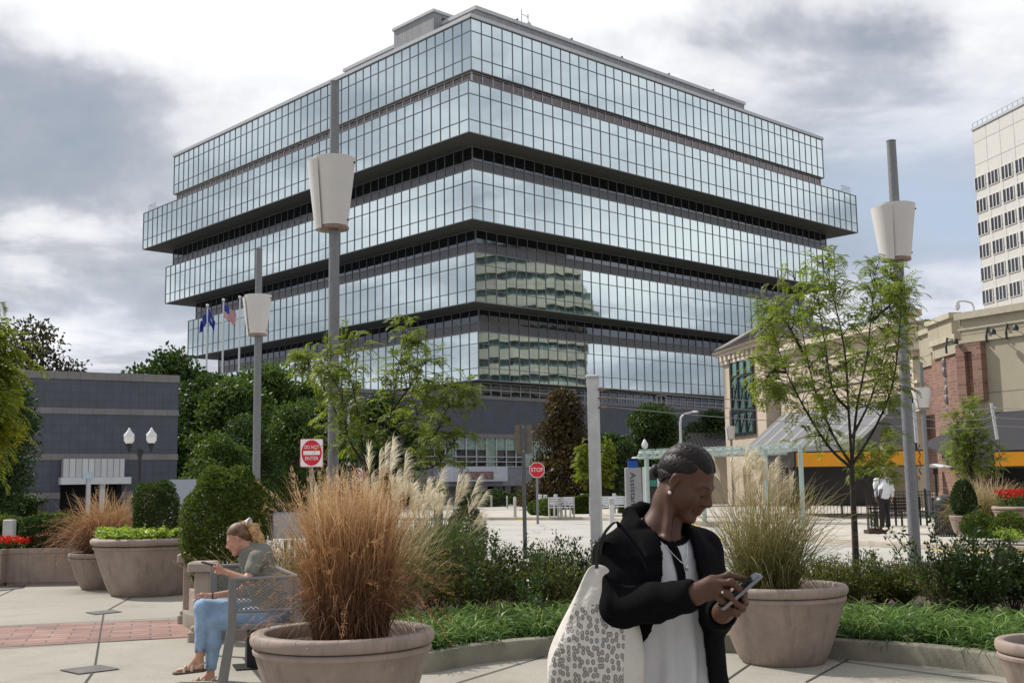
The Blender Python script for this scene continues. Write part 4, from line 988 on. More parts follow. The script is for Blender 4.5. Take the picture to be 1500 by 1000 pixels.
# twin acorn lamp
Y = 35; a = W(204, 700, Y); t = thing('twin_acorn_lamp', 'dark green post with two clear acorn lamp globes before the slate building', 'street lamp', (a.x, Y, 0)); zg = W(204, 652, Y).z
M_green = mat('dark_green_iron', (.012, .02, .022), .4)
b = MB(); b.lathe([(.16, 0), (.16, .2), (.09, .35), (.07, .8), (.055, zg - .35), (.09, zg - .3), (.09, zg - .12), (.05, zg - .08), (.0, zg)], 16, caps=False); b.tube([(-.33, 0, zg - .17), (0, 0, zg - .2), (.33, 0, zg - .17)], .025, 8)
for s_ in (-1, 1): b.lathe([(.03, 0), (.05, .1), (.1, .2), (.1, .26), (.04, .28)], 12, (s_ * .34, 0, zg - .22)); 
b.build('post', M_green, t, world=False, smooth=True)
M_globe = glassmat('acorn_glass', (.78, .78, .76), .25, metal=.2)
for s_ in (-1, 1):
    b = MB(); b.lathe([(.09, 0), (.15, .08), (.155, .22)], 16, (s_ * .34, 0, zg + .06)); g_ = b.build('globe', M_globe, t, world=False, smooth=True)
    b = MB(); b.lathe([(.165, .0), (.15, .06), (.07, .15), (.05, .19), (.02, .25), (.0, .26)], 16, (s_ * .34, 0, zg + .28), caps=False); b.build('cap', M_white, g_, world=False, smooth=True)
Y = 72; a = W(946, 700, Y); t = thing('acorn_lamp', 'white acorn lamp globe on a slim post above the walking woman', 'street lamp', (a.x, Y, 0)); zg = W(946, 657, Y).z
b = MB(); b.lathe([(.1, 0), (.06, .4), (.05, zg)], 12); b.build('post', M_green, t, world=False); b = MB(); b.lathe([(.1, 0), (.2, .12), (.2, .3), (.1, .5), (.03, .6)], 14, (0, 0, zg)); b.build('globe', M_white, t, world=False, smooth=True)
# flagpoles
fl = []
def flagpole(px, pyt, Y, lab, flag=None):
    a = W(px, pyt, Y); t = thing('flagpole', lab, 'flagpole', (a.x, Y, 0)); h = a.z
    b = MB(); b.tube([(0, 0, 0), (0, 0, h)], [.11, .06], 10); b.build('pole', M_white, t, world=False, smooth=True); b = MB(); b.sphere((0, 0, h + .08), .13, 10, 8); b.build('finial', M_white, t, world=False, smooth=True)
    return t, a
Yf = 88
t1, a1 = flagpole(304, 449, Yf, 'left flagpole of three, carrying the blue flag'); t2, a2 = flagpole(327.5, 441, Yf, 'middle flagpole of three, carrying the striped flag'); t3, a3 = flagpole(351.5, 437, Yf, 'bare flagpole, right of the three in a row')
def flag(x, Y, z, w, h, drop, matf, name, lab, flip=1):
    vs, fs, mi = [], [], []; nu, nv = 20, 13
    for i in range(nu + 1):
        for j in range(nv + 1):
            u, v = i / nu, j / nv; vs.append((x + flip * w * u * .55, Y + .22 * math.sin(u * 9 + v * 2) * u, z - h * v - drop * u ** 1.3 + .05 * math.sin(u * 14 + v)))
    for i in range(nu):
        for j in range(nv):
            fs.append((i * (nv + 1) + j, (i + 1) * (nv + 1) + j, (i + 1) * (nv + 1) + j + 1, i * (nv + 1) + j + 1)); mi.append(matf(i / nu, j))
    return vs, fs, mi
fb = mat('flag_blue', (.02, .045, .28), .7, var=.15, scale=2); fw = mat('flag_white', (.65, .63, .62), .7); frd = mat('flag_red', (.42, .03, .05), .7)
v, f, m = flag(a2.x + .06, Yf, W(327, 446, Yf).z, 1.7, 1.05, .75, lambda u, j: 2 if (u < .42 and j < 7) else (0 if j % 2 == 0 else 1), '', '')
o = npmesh('flag', v, f, [frd, fw, fb], smooth=True, mi=m); tag(o, 'red and white striped flag with blue canton drooping from the middle pole', 'flag')
v, f, m = flag(a1.x + .05, Yf, W(304, 452, Yf).z, 1.0, 1.0, 1.1, lambda u, j: 1 if (.35 < u < .6 and 4 < j < 8) else 0, '', '')
v2, f2, m2 = flag(a1.x - .05, Yf, W(304, 456, Yf).z, .9, 1.0, .8, lambda u, j: 0, '', '', -1); nb = len(v)
o = npmesh('flag', v + v2, f + [tuple(q + nb for q in x) for x in f2], [fb, mat('flag_crest', (.45, .42, .5), .7)], smooth=True, mi=m + m2); tag(o, 'dark blue flag with a pale crest hanging from the left pole', 'flag')
# help pillar
Y = 30; a, c = W(915, 685, Y), W(938.5, 685, Y); xc = (a.x + c.x) / 2; t = thing('help_pillar', 'grey emergency assistance pillar with a blue lamp on top', 'call pillar', (xc, Y, 0)); w = (c.x - a.x) / 2
M_pill = mat('grey_pillar_paint', (.27, .27, .28), .45, var=.06)
b = MB(); b.bbox(-w, w, -.12, .12, 0, a.z, .02); b.build('pillar', M_pill, t, world=False)
b = MB(); zz0 = a.z; b.bbox(-w * .68, w * .68, -.1, .1, zz0 + .0, zz0 + .03, .01); b.bbox(-w * .6, w * .6, -.09, .09, zz0 + .03, zz0 + .21, .03); b.build('blue_lamp', mat('blue_lamp_plastic', (.01, .06, .28), .3), t, world=False)
b = MB(); b.box((0, 0, zz0 + .225), (w * 1.3, .2, .025)); b.build('lamp_cap', mat('blue_lamp_cap', (.01, .03, .12), .4), t, world=False)
text(t, 'Assistance', M_wframe, .21, Matrix.Translation((xc - .02, Y - .125, W(925, 722, Y).z)) @ FR @ Matrix.Rotation(-PI / 2, 4, 'Z'), .002, width=1.07)
# framed white board
Y = 15.2; a, c = W(394, 746, Y), W(452, 790, Y); t = thing('notice_board', 'white notice board in a black frame behind the reddish grass', 'notice board', ((a.x + c.x) / 2, Y, 0))
b = MB(); b.bx(a.x + .02, c.x - .02, Y, Y + .03, c.z + .02, a.z - .02); b.build('panel', mat('board_white', (.5, .51, .53), .5), t)
b = MB(); b.bx(a.x, c.x, Y - .02, Y + .04, a.z - .03, a.z); b.bx(a.x, a.x + .05, Y - .02, Y + .04, c.z, a.z - .031); b.bx(c.x - .03, c.x, Y - .02, Y + .04, c.z, a.z - .031); b.bx(a.x + .2, a.x + .24, Y, Y + .04, 0, c.z); b.bx(c.x - .24, c.x - .2, Y, Y + .04, 0, c.z); b.build('frame', M_wframe, t)
# pale hoarding
Y = 42; a, c = W(248, 702, Y), W(296, 700, Y); b = MB(); b.bx(a.x, c.x, Y, Y + .9, 0, a.z); o = b.build('utility_cabinet', mat('pale_blue_grey_paint', (.30, .33, .38), .6, var=.05)); tag(o, 'plain pale grey utility cabinet between the clipped bush and the round evergreen', 'cabinet')
# bollards, bollard lights
M_boll = mat('bollard_paint', (.42, .41, .40), .6, var=.15)
def bollard(px, pyb, lab, h=.95, r=.07, z0=.13):
    g_ = G(px, pyb, z0); t = thing('bollard', lab, 'bollard', tuple(g_), 0, 'steel bollards')
    b = MB(); b.lathe([(r * 1.6, 0), (r * 1.6, .03), (r, .04), (r, h - .06), (r * .8, h - .02), (0.01, h)], 14); b.build('shaft', M_boll, t, world=False, smooth=True); b = MB(); b.lathe([(r * 1.02, 0), (r * 1.02, .05)], 14, (0, 0, h - .16)); b.build('band', M_white, t, world=False)
bollard(754.5, 757, 'grey bollard right of the dark perforated sign post'); bollard(743, 744, 'thin grey bollard left of the STOP sign at the entrance', .9, .06, 0)
bollard(720, 742.5, 'small pale bollard in front of the office entrance', .9, .07, 0); bollard(640, 742, 'small pale bollard left of the office entrance', .9, .07, 0)
Y = 47; a = W(895.5, 735, Y); t = thing('parking_meter', 'pale square pay post in front of the white bench', 'pay post', (a.x, Y, 0)); b = MB(); b.bbox(-.09, .09, -.09, .09, 0, .78, .01); b.build('post', M_gpost, t, world=False); b = MB(); b.bbox(-.11, .11, -.1, .1, .78, 1.02, .03); b.build('head', M_boll, t, world=False)
for px, Y, lab in ((791.5, 59, 'white bollard light over the left hedge balls'), (799, 57, 'white bollard light just right of the one by the STOP post'), (814, 59, 'white bollard light above the left white bench'), (853.5, 60, 'white bollard light left of the square mast'), (900, 58, 'white bollard light above the right white bench'), (940, 57, 'white bollard light beside the help pillar')):
    a = W(px, 731, Y); t = thing('bollard_light', lab, 'bollard light', (a.x, Y, .13), 0, 'white bollard lights'); b = MB(); b.lathe([(.05, 0), (.05, .68)], 12); b.build('stem', M_boll, t, world=False); b = MB(); b.lathe([(.07, 0), (.095, .06), (.095, .30), (.08, .31)], 14, (0, 0, .68)); b.build('lamp_head', M_white, t, world=False, smooth=True)
# far benches
def far_bench(px, pyb, rz, lab, w=1.5):
    g_ = G(px, pyb, .13); t = thing('bench', lab, 'bench', tuple(g_), rz, 'pale street benches')
    b = MB(); [b.box((0, -.2 + i * .1, .44), (w, .08, .03)) for i in range(5)]; b.build('seat', M_white, t, world=False); b = MB(); [b.box((0, .26 + i * .02, .56 + i * .1), (w, .025, .085)) for i in range(4)]; b.build('backrest', M_white, t, world=False)
    for s_ in (-1, 1): b = MB(); b.box((s_ * w / 2, -.2, .32), (.06, .06, .64)); b.box((s_ * w / 2, .25, .45), (.06, .06, .9)); b.box((s_ * w / 2, 0, .64), (.06, .5, .04)); b.build('leg', M_boll, t, world=False)
far_bench(829, 757, R(-25), 'white street bench beside the left hedge balls', .6); far_bench(817, 757, R(30), 'grey street bench touching the left hedge balls', .6); far_bench(890, 756, R(-5), 'long white street bench right of the square mast', 1.6)
# litter bin, tree guard, fence, patio heater
p = G(1387, 785, .13); t = thing('litter_bin', 'black domed litter bin with slatted sides beside the cone shade lamp post', 'litter bin', tuple(p))
b = MB(); [b.box((.27 * math.cos(a), .27 * math.sin(a), .4), (.05, .012, .76), a + PI / 2) for a in [2 * PI * i / 26 for i in range(26)]]; b.lathe([(.25, .05), (.25, .75)], 20); b.lathe([(.285, .74), (.285, .78)], 20); b.build('slatted_side', M_wframe, t, world=False)
b = MB(); b.lathe([(.29, 0), (.28, .1), (.22, .2), (.1, .25), (.01, .26)], 20, (0, 0, .785)); b.build('dome_lid', M_wframe, t, world=False, smooth=True)
b = MB(); b.tube([(-.12, -.27, .9), (.12, -.27, .9)], .05, 8); b.build('opening', M_black, t, world=False)
M_fence = mat('black_iron', (.012, .012, .012), .5)
p = G(1282, 781, .13); t = thing('tree_guard', 'brown iron tree guard round the thin street tree beside the man', 'tree guard', tuple(p))
b = MB(); 
for i in range(14): a = 2 * PI * i / 14; b.tube([(.19 * math.cos(a), .19 * math.sin(a), 0), (.19 * math.cos(a), .19 * math.sin(a), .95), (.26 * math.cos(a), .26 * math.sin(a), 1.2)], .011, 5)
for z in (.12, .75): b.lathe([(.185, z - .02), (.2, z - .02), (.2, z + .02), (.185, z + .02)], 20)
b.build('bars', mat('rusty_iron', (.035, .022, .018), .7), t, world=False); b = MB(); b.bx(-.24, .24, -.24, .24, 0, .1); b.build('base', mat('iron_base', (.05, .03, .025), .7), t, world=False)
def fence(p, q, h, lab, n=None):
    p, q = Vector(p), Vector(q); e = (q - p); Lf = e.length; r_ = math.atan2(e.y, e.x); t = thing('railing', lab, 'railing', (p.x, p.y, .13), r_); n = n or int(Lf / .13)
    b = MB(); [b.box((Lf / 2, 0, z), (Lf, .04, .035)) for z in (.12, h - .12, h)]; b.build('rail', M_fence, t, world=False); b = MB(); [b.box((Lf * i / n, 0, h / 2 + .02), (.016, .016, h - .1)) for i in range(n + 1)]; b.build('bars', M_fence, t, world=False)
    for i in range(int(Lf / 2.2) + 1): b = MB(); b.box((min(Lf, i * 2.2), 0, (h + .1) / 2), (.06, .06, h + .1)); b.build('post', M_fence, t, world=False)
fence(G(1155, 757, .13)[:2], G(1262, 757, .13)[:2], 1.0, 'black patio railing left of the man in the white shirt'); fence(G(1296, 758, .13)[:2], G(1372, 760, .13)[:2], 1.0, 'black patio railing behind the tall right lamp post')
p = G(1318, 770, .13); t = thing('street_bench', 'black slatted bench right of the man in the white shirt', 'bench', tuple(p), R(4))
b = MB(); [b.box((0, -.2 + i * .09, .45), (1.7, .06, .03)) for i in range(6)]; b.build('seat', M_fence, t, world=False); b = MB(); [b.box((0, .3, .55 + i * .1), (1.7, .03, .06)) for i in range(4)]; b.build('backrest', M_fence, t, world=False)
for s_ in (-.8, 0, .8): b = MB(); b.box((s_, -.2, .22), (.05, .05, .44)); b.box((s_, .28, .45), (.05, .05, .9)); b.box((s_, .04, .43), (.05, .5, .03)); b.build('leg', M_fence, t, world=False)
Y = 46; a = W(1370, 684, Y); t = thing('patio_heater', 'patio heater with a wide pale dish reflector by the brick piers', 'patio heater', (a.x, Y, .13)); h = a.z - .13
b = MB(); b.lathe([(.22, 0), (.22, .7), (.05, .75), (.04, h - .3), (.09, h - .28), (.09, h - .05)], 14); b.build('stand', M_wframe, t, world=False, smooth=True); b = MB(); b.lathe([(.02, .14), (.3, .1), (.68, 0), (.66, -.01), (.02, .02)], 24, (0, 0, h)); b.build('reflector', M_white, t, world=False, smooth=True)
# utility box at mid left, irrigation rock
p = G(1426, 905, .10); t = thing('valve_cover_rock', 'dark green moulded rock cover lying in the bed on the right', 'rock', (p.x, p.y, .10))
vs = MB(); vs.sphere((0, 0, .05), (.19, .15, .15), 18, 10); o = vs.build('shell', mat('green_plastic_rock', (.04, .075, .055), .6, var=.3, scale=12, bump=.02, bscale=14), t, world=False, smooth=True)
for v_ in o.data.vertices: v_.co *= 1 + .12 * math.sin(v_.co.x * 31 + v_.co.y * 17) * math.cos(v_.co.z * 23)
p = G(1398, 892, .10)
b = MB(); b.sphere((p.x, p.y, .12), (.09, .07, .05), 12, 8); o = b.build('stone', mat('pale_stone', (.4, .38, .33), .8, bump=.01)); tag(o, 'small pale stone beside the green rock cover', 'stone')
p = W(642, 735, 19); b = MB(); b.bx(p.x - .07, p.x + .07, 19, 19.12, .1, W(642, 728, 19).z); o = b.build('bed_light', mat('bed_light_metal', (.11, .11, .12), .5)); tag(o, 'dark square bed light post beside the green tuft of plumed grass', 'bollard light')
# ---------------------------------------------------------------- planting
def unit(v): return v / np.maximum(np.linalg.norm(v, axis=-1, keepdims=True), 1e-9)
def rdir(n): return unit(nrg.normal(size=(n, 3)))
def leafquads(P, D, L_, W_, fold=.25, nrm=None):
    "diamond leaves: P base points, D directions, L length, W width; returns verts, faces"
    n = len(P); L_ = np.broadcast_to(L_, (n,))[:, None]; W_ = np.broadcast_to(W_, (n,))[:, None]
    if nrm is None: nrm = rdir(n)
    S = unit(np.cross(D, nrm)); U = unit(np.cross(S, D))
    a = P; c = P + D * L_; m = P + D * L_ * .45
    b = m + S * W_ / 2 + U * W_ * fold; d = m - S * W_ / 2 + U * W_ * fold
    V = np.stack([a, b, c, d], 1).reshape(-1, 3); Fq = np.arange(4 * n).reshape(n, 4)
    return V, Fq
def join(parts):
    vs, fs, o = [], [], 0
    for v, f in parts: vs.append(v); fs.append(f + o); o += len(v)
    return np.concatenate(vs), np.concatenate(fs)
def ribbons(P0, D0, L_, W_, droop, nseg=5, taper=True, curl=None):
    "arching strips: start points, initial directions, lengths, widths; gravity bends them"
    n = len(P0); L_ = np.broadcast_to(L_, (n,)); W_ = np.broadcast_to(W_, (n,)); droop = np.broadcast_to(droop, (n,))
    pts = [P0]; d = D0.copy(); p = P0.copy()
    for k in range(nseg):
        d = unit(d + np.stack([np.zeros(n), np.zeros(n), -droop * (k + .6) / nseg], 1) + (curl if curl is not None else 0))
        p = p + d * (L_ / nseg)[:, None]; pts.append(p)
    pts = np.stack(pts, 1)
    side = unit(np.cross(D0, nrg.normal(size=(n, 3)) * .6 + np.array([0, 0, .3])))
    w = np.ones(nseg + 1)
    if taper: w = np.array([.7] + [1] * (nseg - 2) + [.6, .08]) if nseg >= 3 else w
    off = side[:, None, :] * (W_[:, None] * w[None, :] / 2)[:, :, None]
    V = np.stack([pts - off, pts + off], 2).reshape(n, -1, 3)      # (n, 2*(nseg+1), 3)
    idx = np.arange(nseg)[:, None] * 2 + np.array([0, 1, 3, 2])[None]
    Fq = (np.arange(n)[:, None, None] * 2 * (nseg + 1) + idx[None]).reshape(-1, 4)
    return V.reshape(-1, 3), Fq, pts
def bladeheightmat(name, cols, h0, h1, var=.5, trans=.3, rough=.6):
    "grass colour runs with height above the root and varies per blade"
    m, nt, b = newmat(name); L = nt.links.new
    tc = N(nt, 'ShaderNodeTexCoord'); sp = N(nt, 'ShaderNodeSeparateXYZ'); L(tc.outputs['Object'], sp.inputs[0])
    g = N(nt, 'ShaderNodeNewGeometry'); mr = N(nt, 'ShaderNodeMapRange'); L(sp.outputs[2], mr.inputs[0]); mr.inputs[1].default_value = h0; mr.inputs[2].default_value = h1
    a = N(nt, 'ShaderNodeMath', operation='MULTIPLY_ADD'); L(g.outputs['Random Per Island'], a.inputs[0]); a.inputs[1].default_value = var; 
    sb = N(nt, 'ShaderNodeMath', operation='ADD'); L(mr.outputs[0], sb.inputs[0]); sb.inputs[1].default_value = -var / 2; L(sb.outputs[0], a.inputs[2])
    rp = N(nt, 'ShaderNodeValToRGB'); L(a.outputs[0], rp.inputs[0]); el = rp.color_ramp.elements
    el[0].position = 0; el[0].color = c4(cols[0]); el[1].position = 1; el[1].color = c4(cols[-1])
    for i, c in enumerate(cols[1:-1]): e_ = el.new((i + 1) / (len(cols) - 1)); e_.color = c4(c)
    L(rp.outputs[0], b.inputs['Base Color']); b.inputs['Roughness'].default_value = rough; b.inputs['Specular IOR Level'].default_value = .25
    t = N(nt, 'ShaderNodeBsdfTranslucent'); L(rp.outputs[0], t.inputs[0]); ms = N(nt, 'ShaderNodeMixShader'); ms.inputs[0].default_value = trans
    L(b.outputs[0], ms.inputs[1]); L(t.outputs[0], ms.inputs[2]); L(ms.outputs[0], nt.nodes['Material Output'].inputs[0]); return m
# -------- planters
M_pot = mat('tan_cast_planter', (.30, .235, .195), .75, var=.13, scale=2.2, bump=.0025, bscale=160)
def potmat():
    "cast stone with pale aggregate flecks"
    m, nt, b = newmat('cast_stone_pot'); L = nt.links.new; tc = N(nt, 'ShaderNodeTexCoord')
    a = N(nt, 'ShaderNodeTexNoise', Scale=3.0, Detail=7.0, Roughness=.7); L(tc.outputs['Object'], a.inputs['Vector'])
    cr = N(nt, 'ShaderNodeValToRGB'); L(a.outputs['Fac'], cr.inputs[0]); e = cr.color_ramp.elements; e[0].position = .25; e[0].color = (.20, .155, .13, 1); e[1].position = .75; e[1].color = (.37, .29, .245, 1)
    v = N(nt, 'ShaderNodeTexVoronoi', Scale=26.0, Randomness=1.0); L(tc.outputs['Object'], v.inputs['Vector']); lt = N(nt, 'ShaderNodeMath', operation='LESS_THAN'); L(v.outputs['Distance'], lt.inputs[0]); lt.inputs[1].default_value = .10
    vn = N(nt, 'ShaderNodeTexNoise', Scale=31.0, Detail=1.0); L(tc.outputs['Object'], vn.inputs['Vector']); gt = N(nt, 'ShaderNodeMath', operation='GREATER_THAN'); L(vn.outputs['Fac'], gt.inputs[0]); gt.inputs[1].default_value = .60
    ml = N(nt, 'ShaderNodeMath', operation='MULTIPLY'); L(lt.outputs[0], ml.inputs[0]); L(gt.outputs[0], ml.inputs[1])
    mx = N(nt, 'ShaderNodeMix', data_type='RGBA'); L(ml.outputs[0], mx.inputs[0]); L(cr.outputs[0], mx.inputs[6]); mx.inputs[7].default_value = (.6, .55, .48, 1)
    mp_ = N(nt, 'ShaderNodeMapping'); mp_.inputs['Scale'].default_value = (9, 9, .8); L(tc.outputs['Object'], mp_.inputs[0]); sn = N(nt, 'ShaderNodeTexNoise', Scale=1.0, Detail=5.0, Roughness=.6); L(mp_.outputs[0], sn.inputs['Vector']); sr = N(nt, 'ShaderNodeMapRange'); L(sn.outputs['Fac'], sr.inputs[0]); sr.inputs[1].default_value = .52; sr.inputs[2].default_value = .72; sr.inputs[3].default_value = 1.0; sr.inputs[4].default_value = .70
    m3 = N(nt, 'ShaderNodeMix', data_type='RGBA', blend_type='MULTIPLY'); m3.inputs[0].default_value = 1; L(mx.outputs[2], m3.inputs[6]); L(sr.outputs[0], m3.inputs[7]); L(m3.outputs[2], b.inputs['Base Color']); b.inputs['Roughness'].default_value = .72
    f = N(nt, 'ShaderNodeTexNoise', Scale=150.0, Detail=2.0); L(tc.outputs['Object'], f.inputs['Vector']); bp = N(nt, 'ShaderNodeBump', Strength=.7, Distance=.002); L(f.outputs['Fac'], bp.inputs['Height']); L(bp.outputs[0], b.inputs['Normal'])
    return m
M_pot = potmat()
def planter(x, y, label, D=1.16, H=.66, Db=.74, z0=.004, m=None, soil=.09):
    t = thing('round_planter', label, 'planter', (x, y, z0), rnd.uniform(0, 3), None); r, rb = D / 2, Db / 2
    k = H / .66; prof = [(.001, .0), (rb - .03, 0), (rb, .03)]
    for i in range(1, 8): u = i / 8; prof.append((rb + (r * .945 - rb) * u ** .85, .03 + (H * .80 - .03) * u))
    prof += [(r * .945, H * .80), (r * .965, H * .815), (r * .97, H * .845), (r * .955, H * .862), (r * .94, H * .868)]
    b = MB(); b.lathe(prof + [(r * .8, H * .868)], 72, caps=False); b.build('pot_body', m or M_pot, t, world=False, smooth=True, sharp=35)
    b = MB(); rr = [(r * .93, H * .872)]
    for i in range(13): a = -PI / 2 + PI * i / 12; rr.append((r * .955 + .045 * k * math.cos(a) * r, H * .94 + H * .062 * math.sin(a)))
    rr += [(r * .86, H * 1.0), (r * .84, H * .985), (r * .825, H * .92), (r * .80, H * .7)]
    b.lathe(rr, 72, caps=False); b.build('rim', m or M_pot, t, world=False, smooth=True, sharp=60)
    b = MB(); rg = []
    for i in range(7):
        q = r * .825 * i / 6; rg.append([(q * math.cos(2 * PI * j / 40), q * math.sin(2 * PI * j / 40), H - soil + .03 * (1 - (i / 6) ** 2) + rnd.uniform(-.012, .012)) for j in range(40)])
    b.rings(rg[1:], True, False); b.build('soil', M_soil, t, world=False); return t
def gpos(px, Y, z=0): p = W(px, 700, Y); return (W(px, 712 + (CAM_H - z) * 1680 / Y, Y).x, Y)
# -------- ornamental grasses
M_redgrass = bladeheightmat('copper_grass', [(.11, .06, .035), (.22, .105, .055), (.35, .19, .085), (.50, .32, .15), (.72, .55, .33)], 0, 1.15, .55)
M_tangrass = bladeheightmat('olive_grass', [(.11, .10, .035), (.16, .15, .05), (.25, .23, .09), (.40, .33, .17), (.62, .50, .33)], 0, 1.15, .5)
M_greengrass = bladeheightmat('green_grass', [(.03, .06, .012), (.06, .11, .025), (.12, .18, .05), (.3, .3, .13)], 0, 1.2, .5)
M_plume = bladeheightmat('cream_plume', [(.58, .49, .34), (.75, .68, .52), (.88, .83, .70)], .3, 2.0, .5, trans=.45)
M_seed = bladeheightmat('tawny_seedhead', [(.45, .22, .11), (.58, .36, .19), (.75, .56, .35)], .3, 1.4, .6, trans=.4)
def grass_clump(name, label, x, y, z, h, spread, nb, m, rad=.18, wid=.006, droop=.35, cat='ornamental grass', group=None, heads=0, plumes=0, plume_h=1.3, plume_len=.32, upr=1.0, headlen=.14, curl=.045, mess=0):
    t = thing(name, label, cat, (x, y, z), 0, group)
    a = nrg.uniform(0, 2 * PI, nb); rr = rad * np.sqrt(nrg.uniform(0, 1, nb)); P = np.stack([rr * np.cos(a), rr * np.sin(a), np.zeros(nb)], 1)
    lean = np.minimum(np.abs(nrg.normal(0, spread, nb)), 1.9 * spread) * (.35 + rr / rad); a2 = a + nrg.normal(0, .5, nb)
    D = unit(np.stack([np.cos(a2) * lean, np.sin(a2) * lean, np.full(nb, upr)], 1)); Ln = h * nrg.uniform(.45, 1.12, nb); ms_ = nrg.uniform(0, 1, nb) < mess; Ln = np.where(ms_, Ln * .72, Ln); cv = np.where(ms_, curl * 4.2, curl)[:, None]; droop = np.where(ms_, droop * 1.9, droop)
    V, Fq, pts = ribbons(P, D, Ln, wid * nrg.uniform(.6, 1.3, nb), droop * nrg.uniform(.3, 1.7, nb), 7, curl=nrg.normal(0, 1, (nb, 3)) * cv * nrg.uniform(.3, 1.6, (nb, 1)))
    npmesh('blades', V, Fq, m, t, world=False)
    if heads:
        k = nrg.choice(np.arange(nb), heads, replace=False); k = k[Ln[k] > h * .7]
        E0 = pts[k, -3]; E1 = pts[k, -1]; parts = []
        for q in range(26):
            u = nrg.uniform(0, 1, len(k))[:, None]; p = E0 * (1 - u) + E1 * u; ax = unit(E1 - E0); d = unit(ax * .8 + rdir(len(k)) * .8)
            parts.append(leafquads(p, d, headlen * .22 * nrg.uniform(.5, 1.3, len(k)), .0035))
        v, f = join(parts); npmesh('seed_heads', v, f, M_seed, t, world=False)
    if plumes:
        a = nrg.uniform(0, 2 * PI, plumes); ln = np.abs(nrg.normal(0, spread * .55, plumes)); rr = rad * .7 * np.sqrt(nrg.uniform(0, 1, plumes)); P = np.stack([rr * np.cos(a), rr * np.sin(a), np.zeros(plumes)], 1)
        D = unit(np.stack([np.cos(a) * ln, np.sin(a) * ln, np.ones(plumes)], 1)); Lp = plume_h * nrg.uniform(.78, 1.08, plumes)
        V, Fq, pt = ribbons(P, D, Lp, .007, .12, 6, taper=False); npmesh('plume_stalks', V, Fq, m, t, world=False)
        tip = pt[:, -1]; ax = unit(pt[:, -1] - pt[:, -2]); parts = []; lean_d = unit(np.stack([nrg.normal(.45, .35, plumes), nrg.normal(0, .3, plumes), np.zeros(plumes)], 1))
        for q in range(70):
            u = nrg.uniform(0, 1, plumes)[:, None]; p = tip - ax * plume_len * .35 + ax * plume_len * .85 * u
            d = unit(ax * (1.2 + .5 * u) + rdir(plumes) * .42 + lean_d * .35)
            v, f, _ = ribbons(p, d, plume_len * nrg.uniform(.35, .8, plumes) * (1.15 - .5 * u[:, 0]), .0045, .45, 4, curl=lean_d * .08); parts.append((v, f))
        v, f = join(parts); npmesh('plumes', v, f, M_plume, t, world=False)
    return t
# -------- dense clipped or bushy crowns: leaves over a lumpy shell and through its outer volume
def lumpy(n, rx, ry, rz, lumps, depth=.25, flat=0, seed=0, amp=.16):
    r_ = np.random.default_rng(seed); d = unit(r_.normal(size=(n, 3))); ld = unit(r_.normal(size=(lumps, 3)))
    dots = d @ ld.T; k = np.max(np.exp((dots - 1) * lumps * .28), axis=1)
    rad = 1 - amp + amp * 1.5 * k - depth * r_.uniform(0, 1, n) ** 2
    P = d * rad[:, None] * np.array([rx, ry, rz]); Nn = unit(d / np.array([rx, ry, rz])); return P, Nn
def shrub(name, label, x, y, z, rx, ry, rz, n, leaf, m, cat='shrub', group=None, lumps=26, depth=.25, seed=1, stem=None, zoff=None, amp=.16, cone=0, boxy=0):
    t = thing(name, label, cat, (x, y, z), 0, group)
    P, Nn = lumpy(n, rx, ry, rz, lumps, depth, seed=seed, amp=amp)
    if boxy: s_ = np.max(np.abs(P / np.array([rx, ry, rz])) , axis=1, keepdims=True); ln = np.linalg.norm(P / np.array([rx, ry, rz]), axis=1, keepdims=True); P = P * (1 + boxy * (ln / np.maximum(s_, .3) - 1))
    zo = rz * .96 if zoff is None else zoff
    P[:, 2] += zo
    if cone: f = 1 - cone * np.clip(P[:, 2] / (2 * rz), 0, 1) ** 1.5; P[:, :2] *= f[:, None]
    keep = P[:, 2] > .01; P, Nn = P[keep], Nn[keep]
    D = unit(Nn * .7 + rdir(len(P)) * .8 + np.array([0, 0, .25]))
    V, Fq = leafquads(P, D, leaf * nrg.uniform(.6, 1.3, len(P)), leaf * .5, nrm=unit(Nn + rdir(len(P)) * .6))
    npmesh('foliage', V, Fq, m, t, world=False)
    b = MB()
    for i in range(7):
        a = i * .9; b.tube([(.02 * math.cos(a), .02 * math.sin(a), 0), (rx * .3 * math.cos(a), ry * .3 * math.sin(a), zo * .7), (rx * .55 * math.cos(a), ry * .55 * math.sin(a), zo * 1.25)], [.022, .015, .006], 5)
    if stem: b.tube([(0, 0, -stem), (0, 0, zo)], [.05, .03], 7)
    b.build('stem', M_bark, t, world=False); return t
M_bark = mat('brown_bark', (.085, .065, .05), .9, var=.3, scale=8, bump=.006, bscale=40)
M_barkd = mat('dark_wet_bark', (.04, .033, .028), .9, var=.3, scale=10, bump=.005, bscale=50)
M_box = leafmat('dark_evergreen_leaf', (.012, .028, .008), (.04, .075, .016), (.10, .13, .03))
M_arb = leafmat('arborvitae_leaf', (.035, .06, .010), (.11, .15, .024), (.26, .26, .06))
M_leafd = leafmat('dark_tree_leaf', (.016, .036, .010), (.05, .09, .022), (.10, .14, .045))
M_leafm = leafmat('mid_tree_leaf', (.03, .06, .012), (.08, .13, .028), (.14, .19, .05))
M_leafr = leafmat('reddish_brown_leaf', (.03, .032, .014), (.085, .052, .022), (.15, .085, .035))
M_loc = leafmat('locust_leaf', (.08, .115, .018), (.19, .23, .045), (.36, .35, .08), trans=.45)
M_locy = leafmat('yellowing_leaf', (.07, .11, .01), (.20, .22, .025), (.38, .32, .04), trans=.45)
M_holly = leafmat('holly_leaf', (.018, .045, .010), (.055, .10, .022), (.12, .16, .05), rough=.35, trans=.2)
